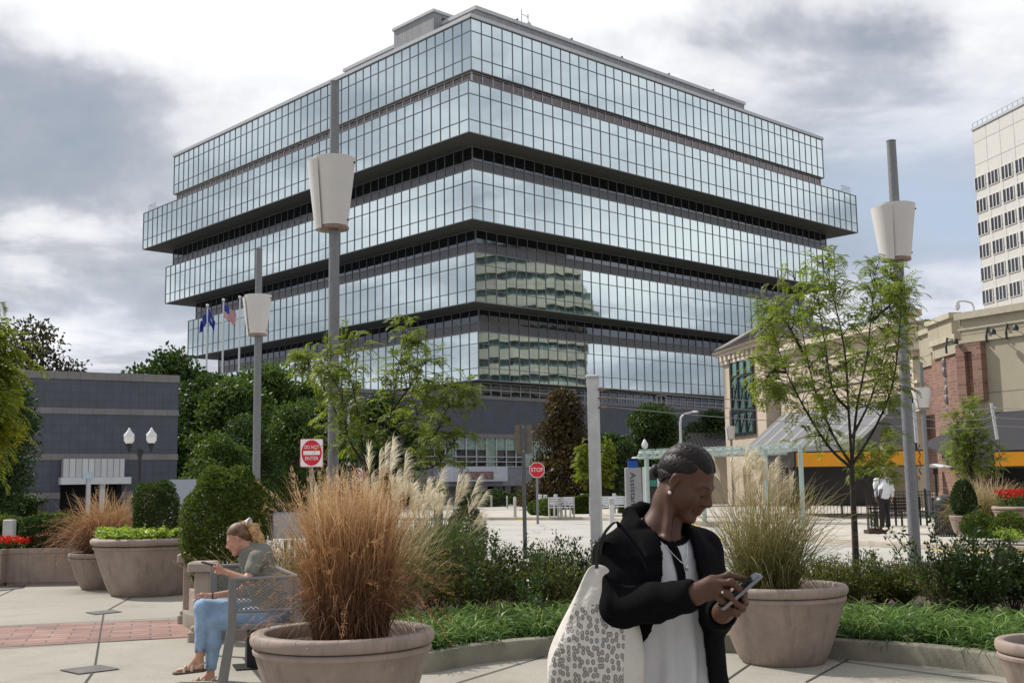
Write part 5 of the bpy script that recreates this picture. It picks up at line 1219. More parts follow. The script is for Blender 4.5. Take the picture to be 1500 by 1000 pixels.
M_nand = leafmat('turning_leaf', (.05, .075, .018), (.15, .15, .045), (.27, .13, .06), trans=.4)
M_lir = bladeheightmat('strap_leaf', [(.022, .055, .010), (.075, .15, .028), (.21, .31, .08)], .1, .40, .7, trans=.35, rough=.4)
M_lime = leafmat('lime_leaf', (.14, .22, .03), (.30, .38, .08), (.45, .5, .2), trans=.4)
M_redfl = leafmat('red_flower', (.35, .01, .012), (.6, .03, .02), (.65, .14, .05), trans=.3)
# front planter with copper grass
x, y = gpos(502, 7.45); planter(x, y, 'largest round planter, nearest the camera, filled with copper coloured grass')
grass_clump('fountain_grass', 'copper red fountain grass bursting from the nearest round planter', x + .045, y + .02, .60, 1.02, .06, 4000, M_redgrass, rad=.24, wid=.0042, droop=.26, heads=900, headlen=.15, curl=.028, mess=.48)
x, y = gpos(1147, 10.25); planter(x, y, 'round planter right of the walking woman, with plumed olive grass')
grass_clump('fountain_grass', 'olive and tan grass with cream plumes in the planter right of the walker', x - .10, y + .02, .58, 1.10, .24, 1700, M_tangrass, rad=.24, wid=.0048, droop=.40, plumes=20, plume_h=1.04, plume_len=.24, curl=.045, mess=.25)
x, y = gpos(1566, 7.2); planter(x, y, 'round planter cut off by the lower right corner of the photo', D=.78, H=.56, Db=.46)
# left group of planters
x, y = gpos(221, 17.9); planter(x, y, 'very wide round planter holding a clipped evergreen, far left of the bench', D=1.78, H=.86, Db=1.2)
shrub('evergreen_bush', 'upright clipped evergreen with a browned right side in the wide planter', W(228, 700, 18).x, 18.0, .74, .33, .33, .50, 9000, .045, leafmat('browning_evergreen', (.02, .045, .010), (.06, .09, .02), (.28, .15, .05)), boxy=.35, seed=4)
gc = thing('trailing_plants', 'lime green trailing leaves filling the wide round planter', 'plants', (x, y, .8)); nn = 2600
a = nrg.uniform(0, 2 * PI, nn); rr = .83 * np.sqrt(nrg.uniform(.02, 1, nn)); P = np.stack([rr * np.cos(a), rr * np.sin(a), .02 + .13 * np.abs(np.sin(a * 7 + rr * 9)) + nrg.uniform(0, .05, nn)], 1)
V, Fq = leafquads(P, unit(rdir(nn) * np.array([1, 1, .4]) + np.array([0, 0, .25])), .07 * nrg.uniform(.6, 1.3, nn), .055, nrm=unit(rdir(nn) * .5 + np.array([0, 0, 1]))); npmesh('leaves', V, Fq, M_lime, gc, world=False)
x, y = gpos(153, 19.1); planter(x, y, 'round planter with wispy copper grass beside the very wide one', H=.58)
grass_clump('fountain_grass', 'wispy copper grass behind the very wide round planter', x + .02, y, .55, 1.05, .62, 2300, M_redgrass, rad=.28, wid=.006, droop=.5, heads=500)
def box_planter(px0, px1, Y, zt, label):
    a, c = W(px0, 800, Y), W(px1, 800, Y); t = thing('box_planter', label, 'planter', ((a.x + c.x) / 2, Y, .004)); w = (c.x - a.x) / 2
    b = MB(); b.rings([[(sx * w * k, sy * .55 * k + .55, z) for sx, sy in ((-1, -1), (1, -1), (1, 1), (-1, 1))] for k, z in ((.955, 0), (.955, .05), (.985, .051), (1, zt - .1), (1, zt - .09), (1.02, zt - .08), (1.02, zt), (.93, zt), (.92, zt - .08))], True, True); b.build('pot_body', M_pot, t, world=False)
    b = MB(); b.bx(-w * .93, w * .93, .05, 1.05, zt - .12, zt - .06); b.build('soil', M_soil, t, world=False); return t
box_planter(8, 125, 19.9, .62, 'long low rectangular planter with two dark bushes and red flowers'); box_planter(-110, 3, 19.7, .62, 'rectangular planter cut off by the left edge of the photo')
for px, lab, s_ in ((55, 'dark bush left of its twin in the long rectangular planter', 5), (92, 'dark bush on the right in the long rectangular planter', 6)):
    shrub('round_bush', lab, W(px, 760, 20.5).x, 20.5, .55, .27, .27, .30, 4200, .05, M_box, seed=s_)
def flowers(label, x, y, z, rx, ry, h, n, nf=500, name='red_flowers'):
    t = thing(name, label, 'flowers', (x, y, z)); P = np.stack([nrg.uniform(-rx, rx, n), nrg.uniform(-ry, ry, n), nrg.uniform(0, h * .85, n)], 1)
    V, Fq = leafquads(P, unit(rdir(n) + np.array([0, 0, .5])), .06, .04); npmesh('leaves', V, Fq, M_leafm, t, world=False)
    P = np.stack([nrg.uniform(-rx, rx, nf), nrg.uniform(-ry, ry, nf), nrg.uniform(h * .7, h * 1.15, nf)], 1); V, Fq = leafquads(np.repeat(P, 5, 0) + nrg.normal(0, .012, (nf * 5, 3)), unit(rdir(nf * 5) + np.array([0, 0, .6])), .04, .03); npmesh('blossoms', V, Fq, M_redfl, t, world=False)
flowers('red flowers at the left end of the long rectangular planter', W(24, 780, 20.4).x, 20.4, .54, .36, .35, .22, 900, 260); flowers('red flowers in the planter cut off by the left edge', W(-20, 780, 20.2).x, 20.2, .54, .3, .3, .2, 600, 120)
# big rounded evergreen behind the seated woman
x = W(331, 760, 13.2).x; shrub('round_evergreen', 'large rounded arborvitae right behind the seated woman', x, 13.2, .44, .475, .44, .71, 20000, .045, M_arb, seed=9, lumps=40, amp=.14, zoff=.68)
# concrete seat wall around it
M_cast = mat('pinkish_cast_stone', (.33, .27, .235), .8, var=.12, scale=3, bump=.002, bscale=120)
sw = thing('seat_wall', 'low pinkish stone planter wall with capped end piers behind the bench', 'wall', (-3.4, 13, .0))
b = MB(); b.bx(-3.30, -1.45, 12.35, 12.6, 0, .42); b.slab([(-3.30, 12.35, 0), (-3.9, 13.9, 0), (-3.75, 13.95, 0), (-3.15, 12.6, 0)], (0, 0, 1), .42); b.bx(-1.7, -1.45, 12.6, 14.2, 0, .42); b.build('wall', M_cast, sw)
b = MB(); b.bx(-3.2, -1.7, 12.6, 14.3, .30, .40); b.build('soil', M_soil, sw)
for px, Y in ((281, 13.9), (299, 12.25)):
    x = W(px, 830, Y).x; b = MB(); b.bbox(x - .08, x + .08, Y - .08, Y + .08, .16, .72, .01); b.bbox(x - .13, x + .13, Y - .13, Y + .13, .0, .12, .02); b.bbox(x - .11, x + .11, Y - .11, Y + .11, .12, .17, .02); pr = b.build('pier', M_cast, sw)
    b = MB(); b.bbox(x - .14, x + .14, Y - .15, Y + .15, .721, .82, .02); b.build('pier_cap', M_cast, pr)
# plumed grasses behind the front planter
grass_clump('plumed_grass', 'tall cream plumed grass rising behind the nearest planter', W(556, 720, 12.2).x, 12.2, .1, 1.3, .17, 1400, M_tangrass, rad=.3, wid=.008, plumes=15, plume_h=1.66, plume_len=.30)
grass_clump('plumed_grass', 'few thin cream plumes under the do not enter sign', W(460, 720, 12.6).x, 12.6, .1, 1.1, .42, 900, M_tangrass, rad=.22, wid=.007, plumes=6, plume_h=1.22, plume_len=.28)
grass_clump('plumed_grass', 'green tufted grass with a mass of pale drooping plumes beside the round hedge', W(630, 735, 16.5).x, 16.5, .1, 1.15, .42, 2600, M_greengrass, rad=.34, wid=.008, plumes=42, plume_h=1.38, plume_len=.34)
grass_clump('feather_grass', 'dull green and straw grass between evergreen and bench', W(415, 790, 12.9).x, 12.9, .1, 1.1, .5, 1900, M_tangrass, rad=.3, wid=.006, droop=.45, heads=300)
shrub('round_hedge', 'olive brown clipped round hedge by the kerb of the bed', W(684, 750, 19).x, 19, .1, .32, .3, .58, 6000, .05, leafmat('olive_hedge_leaf', (.03, .035, .012), (.09, .09, .03), (.15, .12, .04)), seed=12)
shrub('round_hedge', 'low brownish hedge left of the clipped round hedge', W(655, 758, 18.4).x, 18.4, .1, .5, .4, .42, 5000, .05, leafmat('brown_hedge_leaf', (.03, .04, .012), (.10, .09, .035), (.18, .12, .05)), seed=13)
# strap-leaved ground cover along the kerb (uncountable)
def in_poly_dist(line, n, d0, d1, t0, t1):
    "random points a distance d0..d1 inside the kerb line between parameters t0..t1"
    L_ = np.array([[p.x, p.y] for p in line]); m = len(L_) - 1; u = nrg.uniform(t0 * m, t1 * m, n); i = np.minimum(u.astype(int), m - 1); f = (u - i)[:, None]
    P = L_[i] * (1 - f) + L_[i + 1] * f; T = L_[i + 1] - L_[i]; T /= np.linalg.norm(T, axis=1, keepdims=True); Nn = np.stack([T[:, 1], -T[:, 0]], 1)
    return P + Nn * nrg.uniform(d0, d1, n)[:, None]
def strapcover(name, pts, per, h, m, wid=.009, z=.1):
    n = len(pts) * per; C = np.repeat(pts, per, 0); a = nrg.uniform(0, 2 * PI, n); ln = nrg.uniform(.25, 1.1, n)
    P = np.concatenate([C + nrg.normal(0, .03, (n, 2)), np.full((n, 1), 0.0)], 1); D = unit(np.stack([np.cos(a) * ln, np.sin(a) * ln, np.ones(n)], 1))
    V, Fq, _ = ribbons(P, D, h * nrg.uniform(.6, 1.2, n), wid * nrg.uniform(.7, 1.3, n), .75, 5); V[:, 2] += z
    o = npmesh(name, V, Fq, m); o['kind'] = 'stuff'; return o
K = len(inner) - 1
ptsA = in_poly_dist(inner, 620, .22, 1.75, .0, .66)
strapcover('ground_cover', ptsA, 44, .40, M_lir, wid=.0135)
ptsB = np.stack([nrg.uniform(-2.6, -.6, 120), nrg.uniform(17.5, 19.8, 120)], 1); strapcover('ground_cover', ptsB, 24, .35, bladeheightmat('bright_strap_leaf', [(.06, .13, .02), (.12, .24, .04), (.2, .34, .08)], .1, .45, .7))
# leafy shrubs of the bed: stems with leaf sprays
def twiggy(name, label, x, y, z, w, h, nst, per, leaf, m, mb=None, cat='shrub', group=None, clump=.05, up=1.0, wl=.42, spray=.12, bare=.25):
    t = thing(name, label, cat, (x, y, z), 0, group); a = nrg.uniform(0, 2 * PI, nst); sp = nrg.uniform(.05, 1, nst) * w / h
    P = np.stack([np.cos(a), np.sin(a), np.zeros(nst)], 1) * (w * .22 * nrg.uniform(0, 1, nst))[:, None]; D = unit(np.stack([np.cos(a) * sp, np.sin(a) * sp, np.full(nst, up)], 1)); Ln = h * nrg.uniform(.55, 1.1, nst)
    V, Fq, pts = ribbons(P, D, Ln, .007, .08, 6, taper=False, curl=nrg.normal(0, .06, (nst, 3))); n2 = len(V)
    V2 = V.copy().reshape(nst, 7, 2, 3); ctr = V2.mean(2, keepdims=True); dd = (V2 - ctr)[..., [1, 0, 2]] * np.array([1, -1, 1]); V2 = (ctr + dd).reshape(-1, 3)
    npmesh('stems', np.concatenate([V, V2]), np.concatenate([Fq, Fq + n2]), mb or M_bark, t, world=False)
    n = nst * per; k = np.repeat(np.arange(nst), per); u = (bare + (1 - bare) * nrg.uniform(0, 1, n) ** .8) * 5.98; i = u.astype(int); f = (u - i)[:, None]
    P = pts[k, i] * (1 - f) + pts[k, i + 1] * f; ax = unit(pts[k, i + 1] - pts[k, i]); tw = unit(rdir(n) * np.array([1, 1, .5]) + ax * .6); P = P + tw * (spray * nrg.uniform(0, 1, n))[:, None]
    V, Fq = leafquads(P, unit(tw + rdir(n) * .5 + np.array([0, 0, .2])), leaf * nrg.uniform(.6, 1.25, n), leaf * wl); npmesh('foliage', V, Fq, m, t, world=False); return t
SH = [(640, 13.6, .75, .80, M_nand, 'reddish green leafy shrub leftmost behind the strap leaves'), (695, 13.0, .7, .82, M_nand, 'russet tinged shrub second from the left in the bed'), (748, 13.8, .7, .85, M_holly, 'glossy dark shrub below the dark sign post'), (800, 12.8, .65, .80, M_nand, 'bronze green shrub left of the square mast'),
      (845, 13.6, .6, .84, M_holly, 'dark leafy shrub at the foot of the square mast'), (1205, 14.0, .45, .55, M_nand, 'sparse russet shrub left of the young tree trunk'), (1235, 13.3, .4, .58, M_nand, 'thin twiggy shrub just behind the young tree trunk'), (1285, 13.8, .55, .62, M_nand, 'twiggy green shrub between young tree and lamp post'), (1325, 13.6, .4, .5, M_nand, 'low bare twigged shrub at the tall right lamp post'),
      (1395, 12.6, .55, .75, M_nand, 'olive shrub behind the green rock cover'), (1440, 12.0, .5, .85, M_holly, 'dark glossy holly right of the green rock cover'), (1490, 12.6, .6, .8, M_holly, 'dark holly shrub at the right edge of the bed'), (900, 14.0, .5, .6, M_nand, 'russet shrub hidden behind the walking woman')]
for px, Y, w, h, m_, lab in SH:
    hol = m_ is M_holly
    twiggy('bed_shrub', lab, gpos(px, Y)[0], Y, .1, w, h, 75 if hol else 115, 46 if hol else 27, .055 if hol else .044, m_, group='leafy shrubs of the kerbed bed', spray=.06 if hol else .05)
twiggy('tall_holly', 'leggy holly with long leafy stems left of the green rock cover', gpos(1375, 12.2)[0], 12.2, .1, .55, 1.15, 11, 60, .06, M_holly, spray=.05, bare=.3)
twiggy('tall_holly', 'leggy dark stems poking above the bed below the STOP sign', gpos(795, 11.9)[0], 11.9, .1, .8, 1.05, 10, 50, .055, M_holly, spray=.05, bare=.45)
twiggy('tall_holly', 'leggy dark stems poking up left of the dark sign post', gpos(715, 12.2)[0], 12.2, .1, .5, 1.0, 7, 50, .055, M_holly, spray=.05, bare=.5)
# right-hand raised bed
shrub('cone_evergreen', 'small dark egg shaped evergreen in a pot near the litter bin', gpos(1417, 25.8)[0], 25.8, .42 + .3, .30, .30, .42, 5000, .05, M_box, seed=21, amp=.07, cone=.35)
planter(gpos(1415, 25.8)[0], 25.8, 'small round planter under the egg shaped evergreen', D=.62, H=.42, Db=.42, z0=.34)
x = gpos(1512, 25.0)[0]; planter(x, 25.0, 'pale round planter of red flowers at the right edge', D=1.5, H=.62, Db=1.1, z0=.34); flowers('red flowers heaped in the round planter at the right edge', x, 25.0, .90, .55, .5, .35, 1500, 420)
grass_clump('feather_grass', 'tan feathery grass behind the egg shaped evergreen', gpos(1450, 27)[0], 27, .34, 1.3, .55, 1900, M_tangrass, rad=.3, wid=.009, droop=.4, heads=400)
for px, Y, lab, s_ in ((1440, 24.3, 'low yew bush left of its twin in the raised bed', 31), (1483, 23.6, 'low yew bush on the right in the raised bed', 32)):
    shrub('yew_bush', lab, gpos(px, Y)[0], Y, .34, .38, .32, .26, 4500, .055, M_arb, seed=s_, amp=.22)
twiggy('small_fern', 'small bright green tuft in front of the yew bushes', gpos(1478, 22.6)[0], 22.6, .34, .35, .22, 50, 16, .05, M_lime)
# hedges on the far left and across the road
def hedge(name, label, px0, px1, Y, z0, zt, d, n, leaf, m, seed=0):
    a, c = W(px0, 760, Y), W(px1, 760, Y); x = (a.x + c.x) / 2; w = (c.x - a.x) / 2
    t = thing(name, label, 'hedge', (x, Y, z0)); r_ = np.random.default_rng(seed); P = np.stack([r_.uniform(-w, w, n), r_.uniform(-d, d, n), r_.uniform(0, zt - z0, n)], 1)
    k = r_.uniform(0, 1, n); P[:, 1] = np.where(k < .5, -d + r_.uniform(0, .08, n), P[:, 1]); P[:, 2] = np.where(k > .6, (zt - z0) - r_.uniform(0, .08, n), P[:, 2]); P += r_.normal(0, .025, (n, 3)) + .06 * np.sin(P[:, [2, 0, 0]] * 5)
    V, Fq = leafquads(P, unit(rdir(n) + np.array([0, -.6, .5])), leaf * nrg.uniform(.6, 1.3, n), leaf * .6); npmesh('foliage', V, Fq, m, t, world=False)
    b = MB(); b.bx(-w * .97, w * .97, -d * .75, d * .75, 0, (zt - z0) * .85); b.build('branches', M_barkd, t, world=False); return t
hedge('clipped_hedge', 'long clipped green hedge behind the rectangular planter', -60, 175, 24, 0, 1.05, .5, 16000, .07, leafmat('grey_green_hedge', (.03, .05, .012), (.09, .12, .03), (.2, .22, .07)), 3)
hedge('dark_hedge', 'low dark hedge against the slate building', -20, 62, 44, 0, 1.35, .5, 5000, .12, M_box, 4)
b = MB(); p = W(14, 770, 23.2); b.bbox(p.x - .1, p.x + .1, 23.1, 23.3, 0, 1.05, .02); o = b.build('meter_post', M_boll); tag(o, 'grey metal post standing before the long clipped hedge', 'post')
for px, Y, r_, lab in ((786, 57.5, .42, 'leftmost hedge ball by the white benches'), (797, 56.5, .48, 'middle hedge ball by the white benches'), (806, 55.3, .5, 'rightmost hedge ball, touching the grey bench')):
    shrub('hedge_ball', lab, gpos(px, Y, .13)[0], Y, .13, r_, r_, r_ * .82, 2600, .10, M_arb, seed=int(px), amp=.06)
hedge('low_hedge', 'short clipped hedge between the white benches', 838, 864, 58.5, .13, .98, .4, 3500, .1, M_arb, 6); hedge('low_hedge', 'short clipped hedge right of the long white bench', 905, 948, 58.5, .13, .95, .4, 3500, .1, M_arb, 7)
for px, Y, lab in ((693, 90, 'low wide shrub left of the office entrance'), (726, 91, 'low wide shrub in front of the entrance doors'), (772, 90, 'low shrub right of the entrance doors')):
    shrub('entrance_shrub', lab, gpos(px, Y)[0], Y, 0, 1.3, .8, .62, 2600, .17, M_leafd, seed=int(px))
for px, Y, lab, sc in ((1015, 50, 'red flowering basket left of the plumed grass', 1.0), (1172, 44, 'pink flowers by the pergola post', .8)):
    x = gpos(px, Y)[0]; t_ = shrub('flowering_bush', lab, x, Y, .5, .7 * sc, .6, .5, 2600, .1, leafmat('pink_bloom_leaf', (.02, .04, .01), (.05, .07, .02), (.5, .05, .1)), seed=int(px))
# -------- trees
def limb_tree(name, label, base, trunk, limbs, nfr, fl, m, r0=.05, mb=None, leaflets=9, lw=.016, ll=.055, twig=.35, cat='tree', start=.18, bark_lim=1.0, group=None):
    "young street tree: trunk and limbs follow given points; twigs and pinnate fronds grow from the limbs"
    t = thing(name, label, cat, tuple(base)); b = MB(); mb = mb or M_barkd
    tr = arc3([Vector(p) for p in trunk], 5); b.tube(tr, [r0 * (1 - .35 * i / len(tr)) for i in range(len(tr))], 9); b.build('trunk', mb, t, smooth=True)
    b = MB(); segs = []
    for lp in limbs:
        pl = arc3([Vector(p) for p in lp], 6); n = len(pl); b.tube(pl, [max(.004, r0 * .42 * (1 - .88 * i / n)) for i in range(n)], 6)
        for i in range(1, n):
            u = i / n
            if u > start: segs.append((pl[i], (pl[i] - pl[i - 1]).normalized(), u))
    tw0, twd = [], []
    for p, d, u in segs:
        for _ in range(2 if u < .8 else 3):
            q = rnd_dir(); q = (q - d * q.dot(d) * .6 + d * .35 + Vector((0, 0, .15))).normalized(); Lt = twig * rnd.uniform(.4, 1.15) * (1.15 - .55 * u)
            e = p + q * Lt + Vector((0, 0, -.05 * Lt)); b.tube([p, p.lerp(e, .5) + Vector((0, 0, .03)), e], [.006, .004, .002], 4)
            for s_ in (.35, .6, .8, 1.0): tw0.append(tuple(p.lerp(e, s_))); twd.append(tuple(q))
    b.build('branches', mb, t)
    P0 = np.array(tw0); D0 = np.array(twd); k = nrg.integers(0, len(P0), nfr); P = P0[k] + nrg.normal(0, .02, (nfr, 3)); D = unit(D0[k] * .6 + rdir(nfr) * np.array([1, 1, .6]) + np.array([0, 0, .25]))
    _, _, pts = ribbons(P, D, fl * nrg.uniform(.6, 1.2, nfr), .004, .55, 5); side = unit(np.cross(D, np.array([0, 0, 1.0]) + rdir(nfr) * .25)); parts = []
    for i in range(leaflets):
        u = (i + 1) / leaflets * 4.95; j = int(u); f = u - j; c = pts[:, j] * (1 - f) + pts[:, j + 1] * f; ax = unit(pts[:, j + 1] - pts[:, j]); kf = .55 + .45 * math.sin(PI * (i + .6) / leaflets)
        for s_ in (-1, 1):
            d = unit(side * s_ + ax * .55 + rdir(nfr) * .12 + np.array([0, 0, -.18])); parts.append(leafquads(c, d, ll * kf * nrg.uniform(.8, 1.1, nfr), lw * kf, nrm=unit(np.cross(side, ax) + rdir(nfr) * .3)))
    v, f = join(parts); npmesh('foliage', v, f, m, t); return t
def rnd_dir():
    while True:
        v = Vector((rnd.uniform(-1, 1), rnd.uniform(-1, 1), rnd.uniform(-1, 1)))
        if .1 < v.length < 1: return v.normalized()
def LP(Y, *pts): return [tuple(W(px, py, Y + dy)) for px, py, dy in pts]
Y = 13.6; bx_ = W(1256, 883, Y)
limb_tree('young_tree', 'young street tree with feathery leaves and forked limbs, right of the planter', (bx_.x, Y, .1), [(bx_.x, Y, .1)] + LP(Y, (1252, 780, 0), (1247, 680, 0)),
    [LP(Y, (1247, 685, 0), (1215, 655, -.1), (1180, 600, -.25), (1150, 540, -.3), (1128, 470, -.4)), LP(Y, (1247, 680, 0), (1222, 640, .1), (1195, 575, .2), (1178, 500, .35), (1165, 410, .4)), LP(Y, (1248, 678, 0), (1243, 600, -.2), (1238, 520, -.3), (1222, 440, -.35), (1205, 385, -.3)),
     LP(Y, (1248, 678, 0), (1255, 600, .2), (1270, 520, .35), (1277, 450, .4), (1283, 395, .45)), LP(Y, (1249, 680, 0), (1285, 620, -.1), (1308, 560, -.25), (1318, 480, -.35), (1322, 400, -.4)), LP(Y, (1243, 600, -.2), (1220, 570, -.5), (1208, 500, -.6), (1196, 430, -.6)),
     LP(Y, (1277, 470, .4), (1300, 450, .5), (1325, 425, .5)), LP(Y, (1178, 520, .35), (1150, 470, .5), (1125, 455, .6)), LP(Y, (1248, 640, 0), (1275, 585, .5), (1295, 520, .7), (1305, 440, .6)), LP(Y, (1150, 545, -.3), (1130, 545, -.5), (1120, 560, -.5))],
    1500, .24, M_loc, r0=.045, ll=.062, lw=.02, start=.22)
Y = 14.5; bx_ = W(548, 850, Y)
limb_tree('young_tree', 'multi stemmed young tree with light green leaves behind the front planter', (bx_.x, Y, .1), [(bx_.x, Y, .1)] + LP(Y, (550, 780, 0), (548, 735, 0)),
    [LP(Y, (548, 740, 0), (535, 680, 0), (525, 610, -.1), (515, 560, -.2), (505, 515, -.2)), LP(Y, (550, 740, 0), (562, 670, .2), (575, 590, .2), (585, 530, .2), (600, 485, .2)), LP(Y, (550, 740, 0), (600, 690, -.2), (635, 640, -.3), (660, 590, -.4), (678, 575, -.4)),
     LP(Y, (545, 720, 0), (520, 660, .4), (490, 600, .5), (462, 545, .5), (448, 525, .5)), LP(Y, (552, 720, 0), (590, 650, .4), (615, 600, .5), (632, 570, .5)), LP(Y, (535, 680, 0), (510, 640, -.4), (500, 580, -.5), (480, 540, -.5)), LP(Y, (575, 600, .2), (605, 560, 0), (622, 530, -.1)), LP(Y, (600, 690, -.2), (640, 680, -.4), (670, 640, -.4))],
    800, .26, M_loc, r0=.035, ll=.08, lw=.024, start=.25)
Y = 9.0
limb_tree('left_edge_tree', 'yellow green branches of a tree reaching in at the left edge', (W(-160, 700, Y).x, Y, .0), [(W(-160, 700, Y).x, Y, 0)] + LP(Y, (-158, 700, 0), (-150, 560, 0)),
    [LP(Y, (-150, 600, 0), (-80, 560, 0), (-45, 520, 0), (-14, 495, .1)), LP(Y, (-150, 560, 0), (-70, 530, .2), (-30, 545, .3), (5, 550, .3)), LP(Y, (-155, 620, 0), (-80, 600, 0), (-45, 590, -.1), (-15, 600, -.2)), LP(Y, (-155, 680, 0), (-80, 650, 0), (-45, 640, .1), (-15, 645, .1)), LP(Y, (-80, 560, 0), (-45, 560, .2), (-15, 570, .3))],
    620, .24, M_locy, r0=.06, ll=.07, lw=.022, start=.3)
Y = 28.5; c_ = W(1420, 650, Y)
limb_tree('young_tree', 'bright green young tree in front of the brick piers', (c_.x, Y, .13), [(c_.x, Y, .13), (c_.x, Y, 1.2)] , [[(c_.x, Y, .9 + .1 * i), (c_.x + .2 * math.cos(i * 1.9), Y + .2 * math.sin(i * 1.9), 1.6 + .12 * i), (c_.x + (.68 - .045 * i) * math.cos(i * 1.9), Y + .5 * math.sin(i * 1.9), 2.0 + .14 * i)] for i in range(11)], 900, .26, M_loc, r0=.04, ll=.075, lw=.024, twig=.4, start=.25)
p = G(1282, 781, .13); Y = p.y; c_ = p
limb_tree('young_tree', 'thin small street tree growing out of the iron tree guard', (c_.x, Y, .13), [(c_.x, Y, .13), (c_.x + .03, Y, 1.0), (c_.x - .05, Y, 1.7)], [[(c_.x - .02, Y, 1.2 + .1 * i), (c_.x + .3 * math.cos(i * 2.3), Y + .3 * math.sin(i * 2.3), 1.6 + .1 * i), (c_.x + .62 * math.cos(i * 2.3), Y + .5 * math.sin(i * 2.3), 1.7 + .13 * i)] for i in range(9)], 520, .26, M_loc, r0=.03, ll=.08, lw=.025, twig=.35, start=.3)
Y = 55; c_ = W(866, 700, Y)
limb_tree('young_tree', 'small yellow green tree in front of the russet tree', (c_.x, Y, .13), [(c_.x, Y, .13), (c_.x, Y, 1.2)], [[(c_.x, Y, 1.0), (c_.x + .5 * math.cos(i * 2.1), Y + .5 * math.sin(i * 2.1), 1.7 + .1 * i), (c_.x + .95 * math.cos(i * 2.1), Y + .8 * math.sin(i * 2.1), 1.9 + .17 * i)] for i in range(10)], 800, .3, M_locy, r0=.05, ll=.12, lw=.05, twig=.5, start=.3)
def crown_mesh(seed, nb, n, leaf, H=1.0, Wd=1.0, kind='round', lower=.25):
    "unit tree crown: leaf clusters on the skins of many blobs; unit height H, half-width Wd"
    r_ = np.random.default_rng(seed); C, Rr = [], []
    for i in range(nb):
        u = r_.uniform(0, 1); zz_ = lower + (H - lower) * (u if kind != 'cone' else u ** 1.3)
        f = {'round': math.sin(PI * min(.97, max(.08, .12 + .86 * u))) ** .6, 'oval': math.sin(PI * (.1 + .85 * u)) ** .8, 'cone': (1.05 - u) ** .75}[kind]
        a = r_.uniform(0, 2 * PI); rd = Wd * f * math.sqrt(r_.uniform(.1, 1)) * .8; C.append((rd * math.cos(a), rd * math.sin(a), zz_ - .03)); Rr.append(r_.uniform(.09, .19) * (.6 + .6 * Wd))
    C = np.array(C); Rr = np.array(Rr); k = r_.integers(0, nb, n); d = unit(r_.normal(size=(n, 3)) + np.array([0, 0, .3])); P = C[k] + d * (Rr[k] * r_.uniform(.55, 1.08, n))[:, None] * np.array([1, 1, .8])
    D = unit(d * .6 + unit(r_.normal(size=(n, 3)))); return leafquads(P, D, leaf * r_.uniform(.6, 1.4, n), leaf * .62, nrm=unit(d + unit(r_.normal(size=(n, 3))) * .8)), C
def big_tree(name, label, px, pyt, Y, H, Wd, kind, m, seed, nb=70, n=16000, leaf=.03, z0=0.0, lower=.25, trunk=True, grp='dense trees between the two slate buildings'):
    p = W(px, pyt, Y); zt_ = p.z; t = thing(name, label, 'tree', (gpos(px, Y)[0], Y, z0), 0, grp); s = zt_ - z0
    (V, Fq), C = crown_mesh(seed, nb, n, leaf, 1.0, Wd, kind, lower); npmesh('crown', V * s, Fq, m, t, world=False)
    b = MB(); b.tube([(0, 0, 0), (0, 0, s * .45), (.02 * s, 0, s * .85)], [.03 * s * .7, .02 * s * .7, .006 * s], 8)
    for i in range(0, len(C), 4): c = C[i] * s; b.tube([(0, 0, c[2] * .55), (c[0] * .6, c[1] * .6, c[2] * .85), tuple(c)], [.012 * s, .007 * s, .002 * s], 5)
    b.build('trunk', M_bark, t, world=False, smooth=True); return t
BT = [('broadleaf_tree', 'dark tall tree crown rising over the right end of the left slate building', 250, 523, 78, 0, .42, 'round', M_leafd, 1), ('broadleaf_tree', 'broad dark tree behind the pale cabinet', 305, 556, 72, 0, .42, 'round', M_leafd, 2), ('broadleaf_tree', 'highest green tree right of the middle lamp post', 392, 546, 76, 0, .42, 'round', M_leafm, 3),
      ('broadleaf_tree', 'green tree left of the middle lamp post', 345, 566, 66, 0, .4, 'round', M_leafm, 4), ('narrow_tree', 'narrow upright tree in the gap beneath the middle lamp post', 360, 612, 50, 0, .34, 'oval', M_leafd, 5), ('narrow_tree', 'narrow tree left of the do not enter sign', 430, 596, 52, 0, .32, 'oval', M_leafm, 6),
      ('narrow_tree', 'narrow dark tree behind the thick lamp post', 468, 596, 54, 0, .36, 'oval', M_leafd, 7), ('broadleaf_tree', 'dark tree mass behind the do not enter sign', 452, 570, 80, 0, .42, 'round', M_leafd, 8), ('broadleaf_tree', 'dark green tree behind the light young tree', 560, 585, 86, 0, .4, 'round', M_leafd, 10), ('broadleaf_tree', 'small green tree left of the narrow upright tree', 322, 640, 48, 0, .4, 'round', M_leafm, 14)]
for nm, lab, px, py, Y, z0, wd, kind, m_, sd_ in BT: big_tree(nm, lab, px, py, Y, 0, wd, kind, m_, sd_, n=15000 if kind == 'round' else 11000, leaf=.034 if kind == 'round' else .03, lower=.12)
G2 = 'trees in front of the office podium'
big_tree('russet_tree', 'dense egg shaped russet and green tree right of the entrance', 826, 577, 76, 0, .40, 'cone', M_leafr, 11, n=20000, nb=90, leaf=.03, lower=.10, grp=G2)
big_tree('broadleaf_tree', 'round dark green tree behind the help pillar', 958, 596, 82, 0, .36, 'round', M_leafd, 12, n=15000, leaf=.034, lower=.10, grp=G2)
big_tree('broadleaf_tree', 'dark tree partly hidden behind the cream corner tower', 1046, 604, 92, 0, .34, 'round', M_leafd, 13, n=9000, leaf=.036, lower=.10, grp=G2)
big_tree('broadleaf_tree', 'dark slope leaved tree behind the yellow green small tree', 900, 640, 78, 0, .45, 'round', M_leafd, 15, n=9000, leaf=.04, lower=.10, grp=G2)
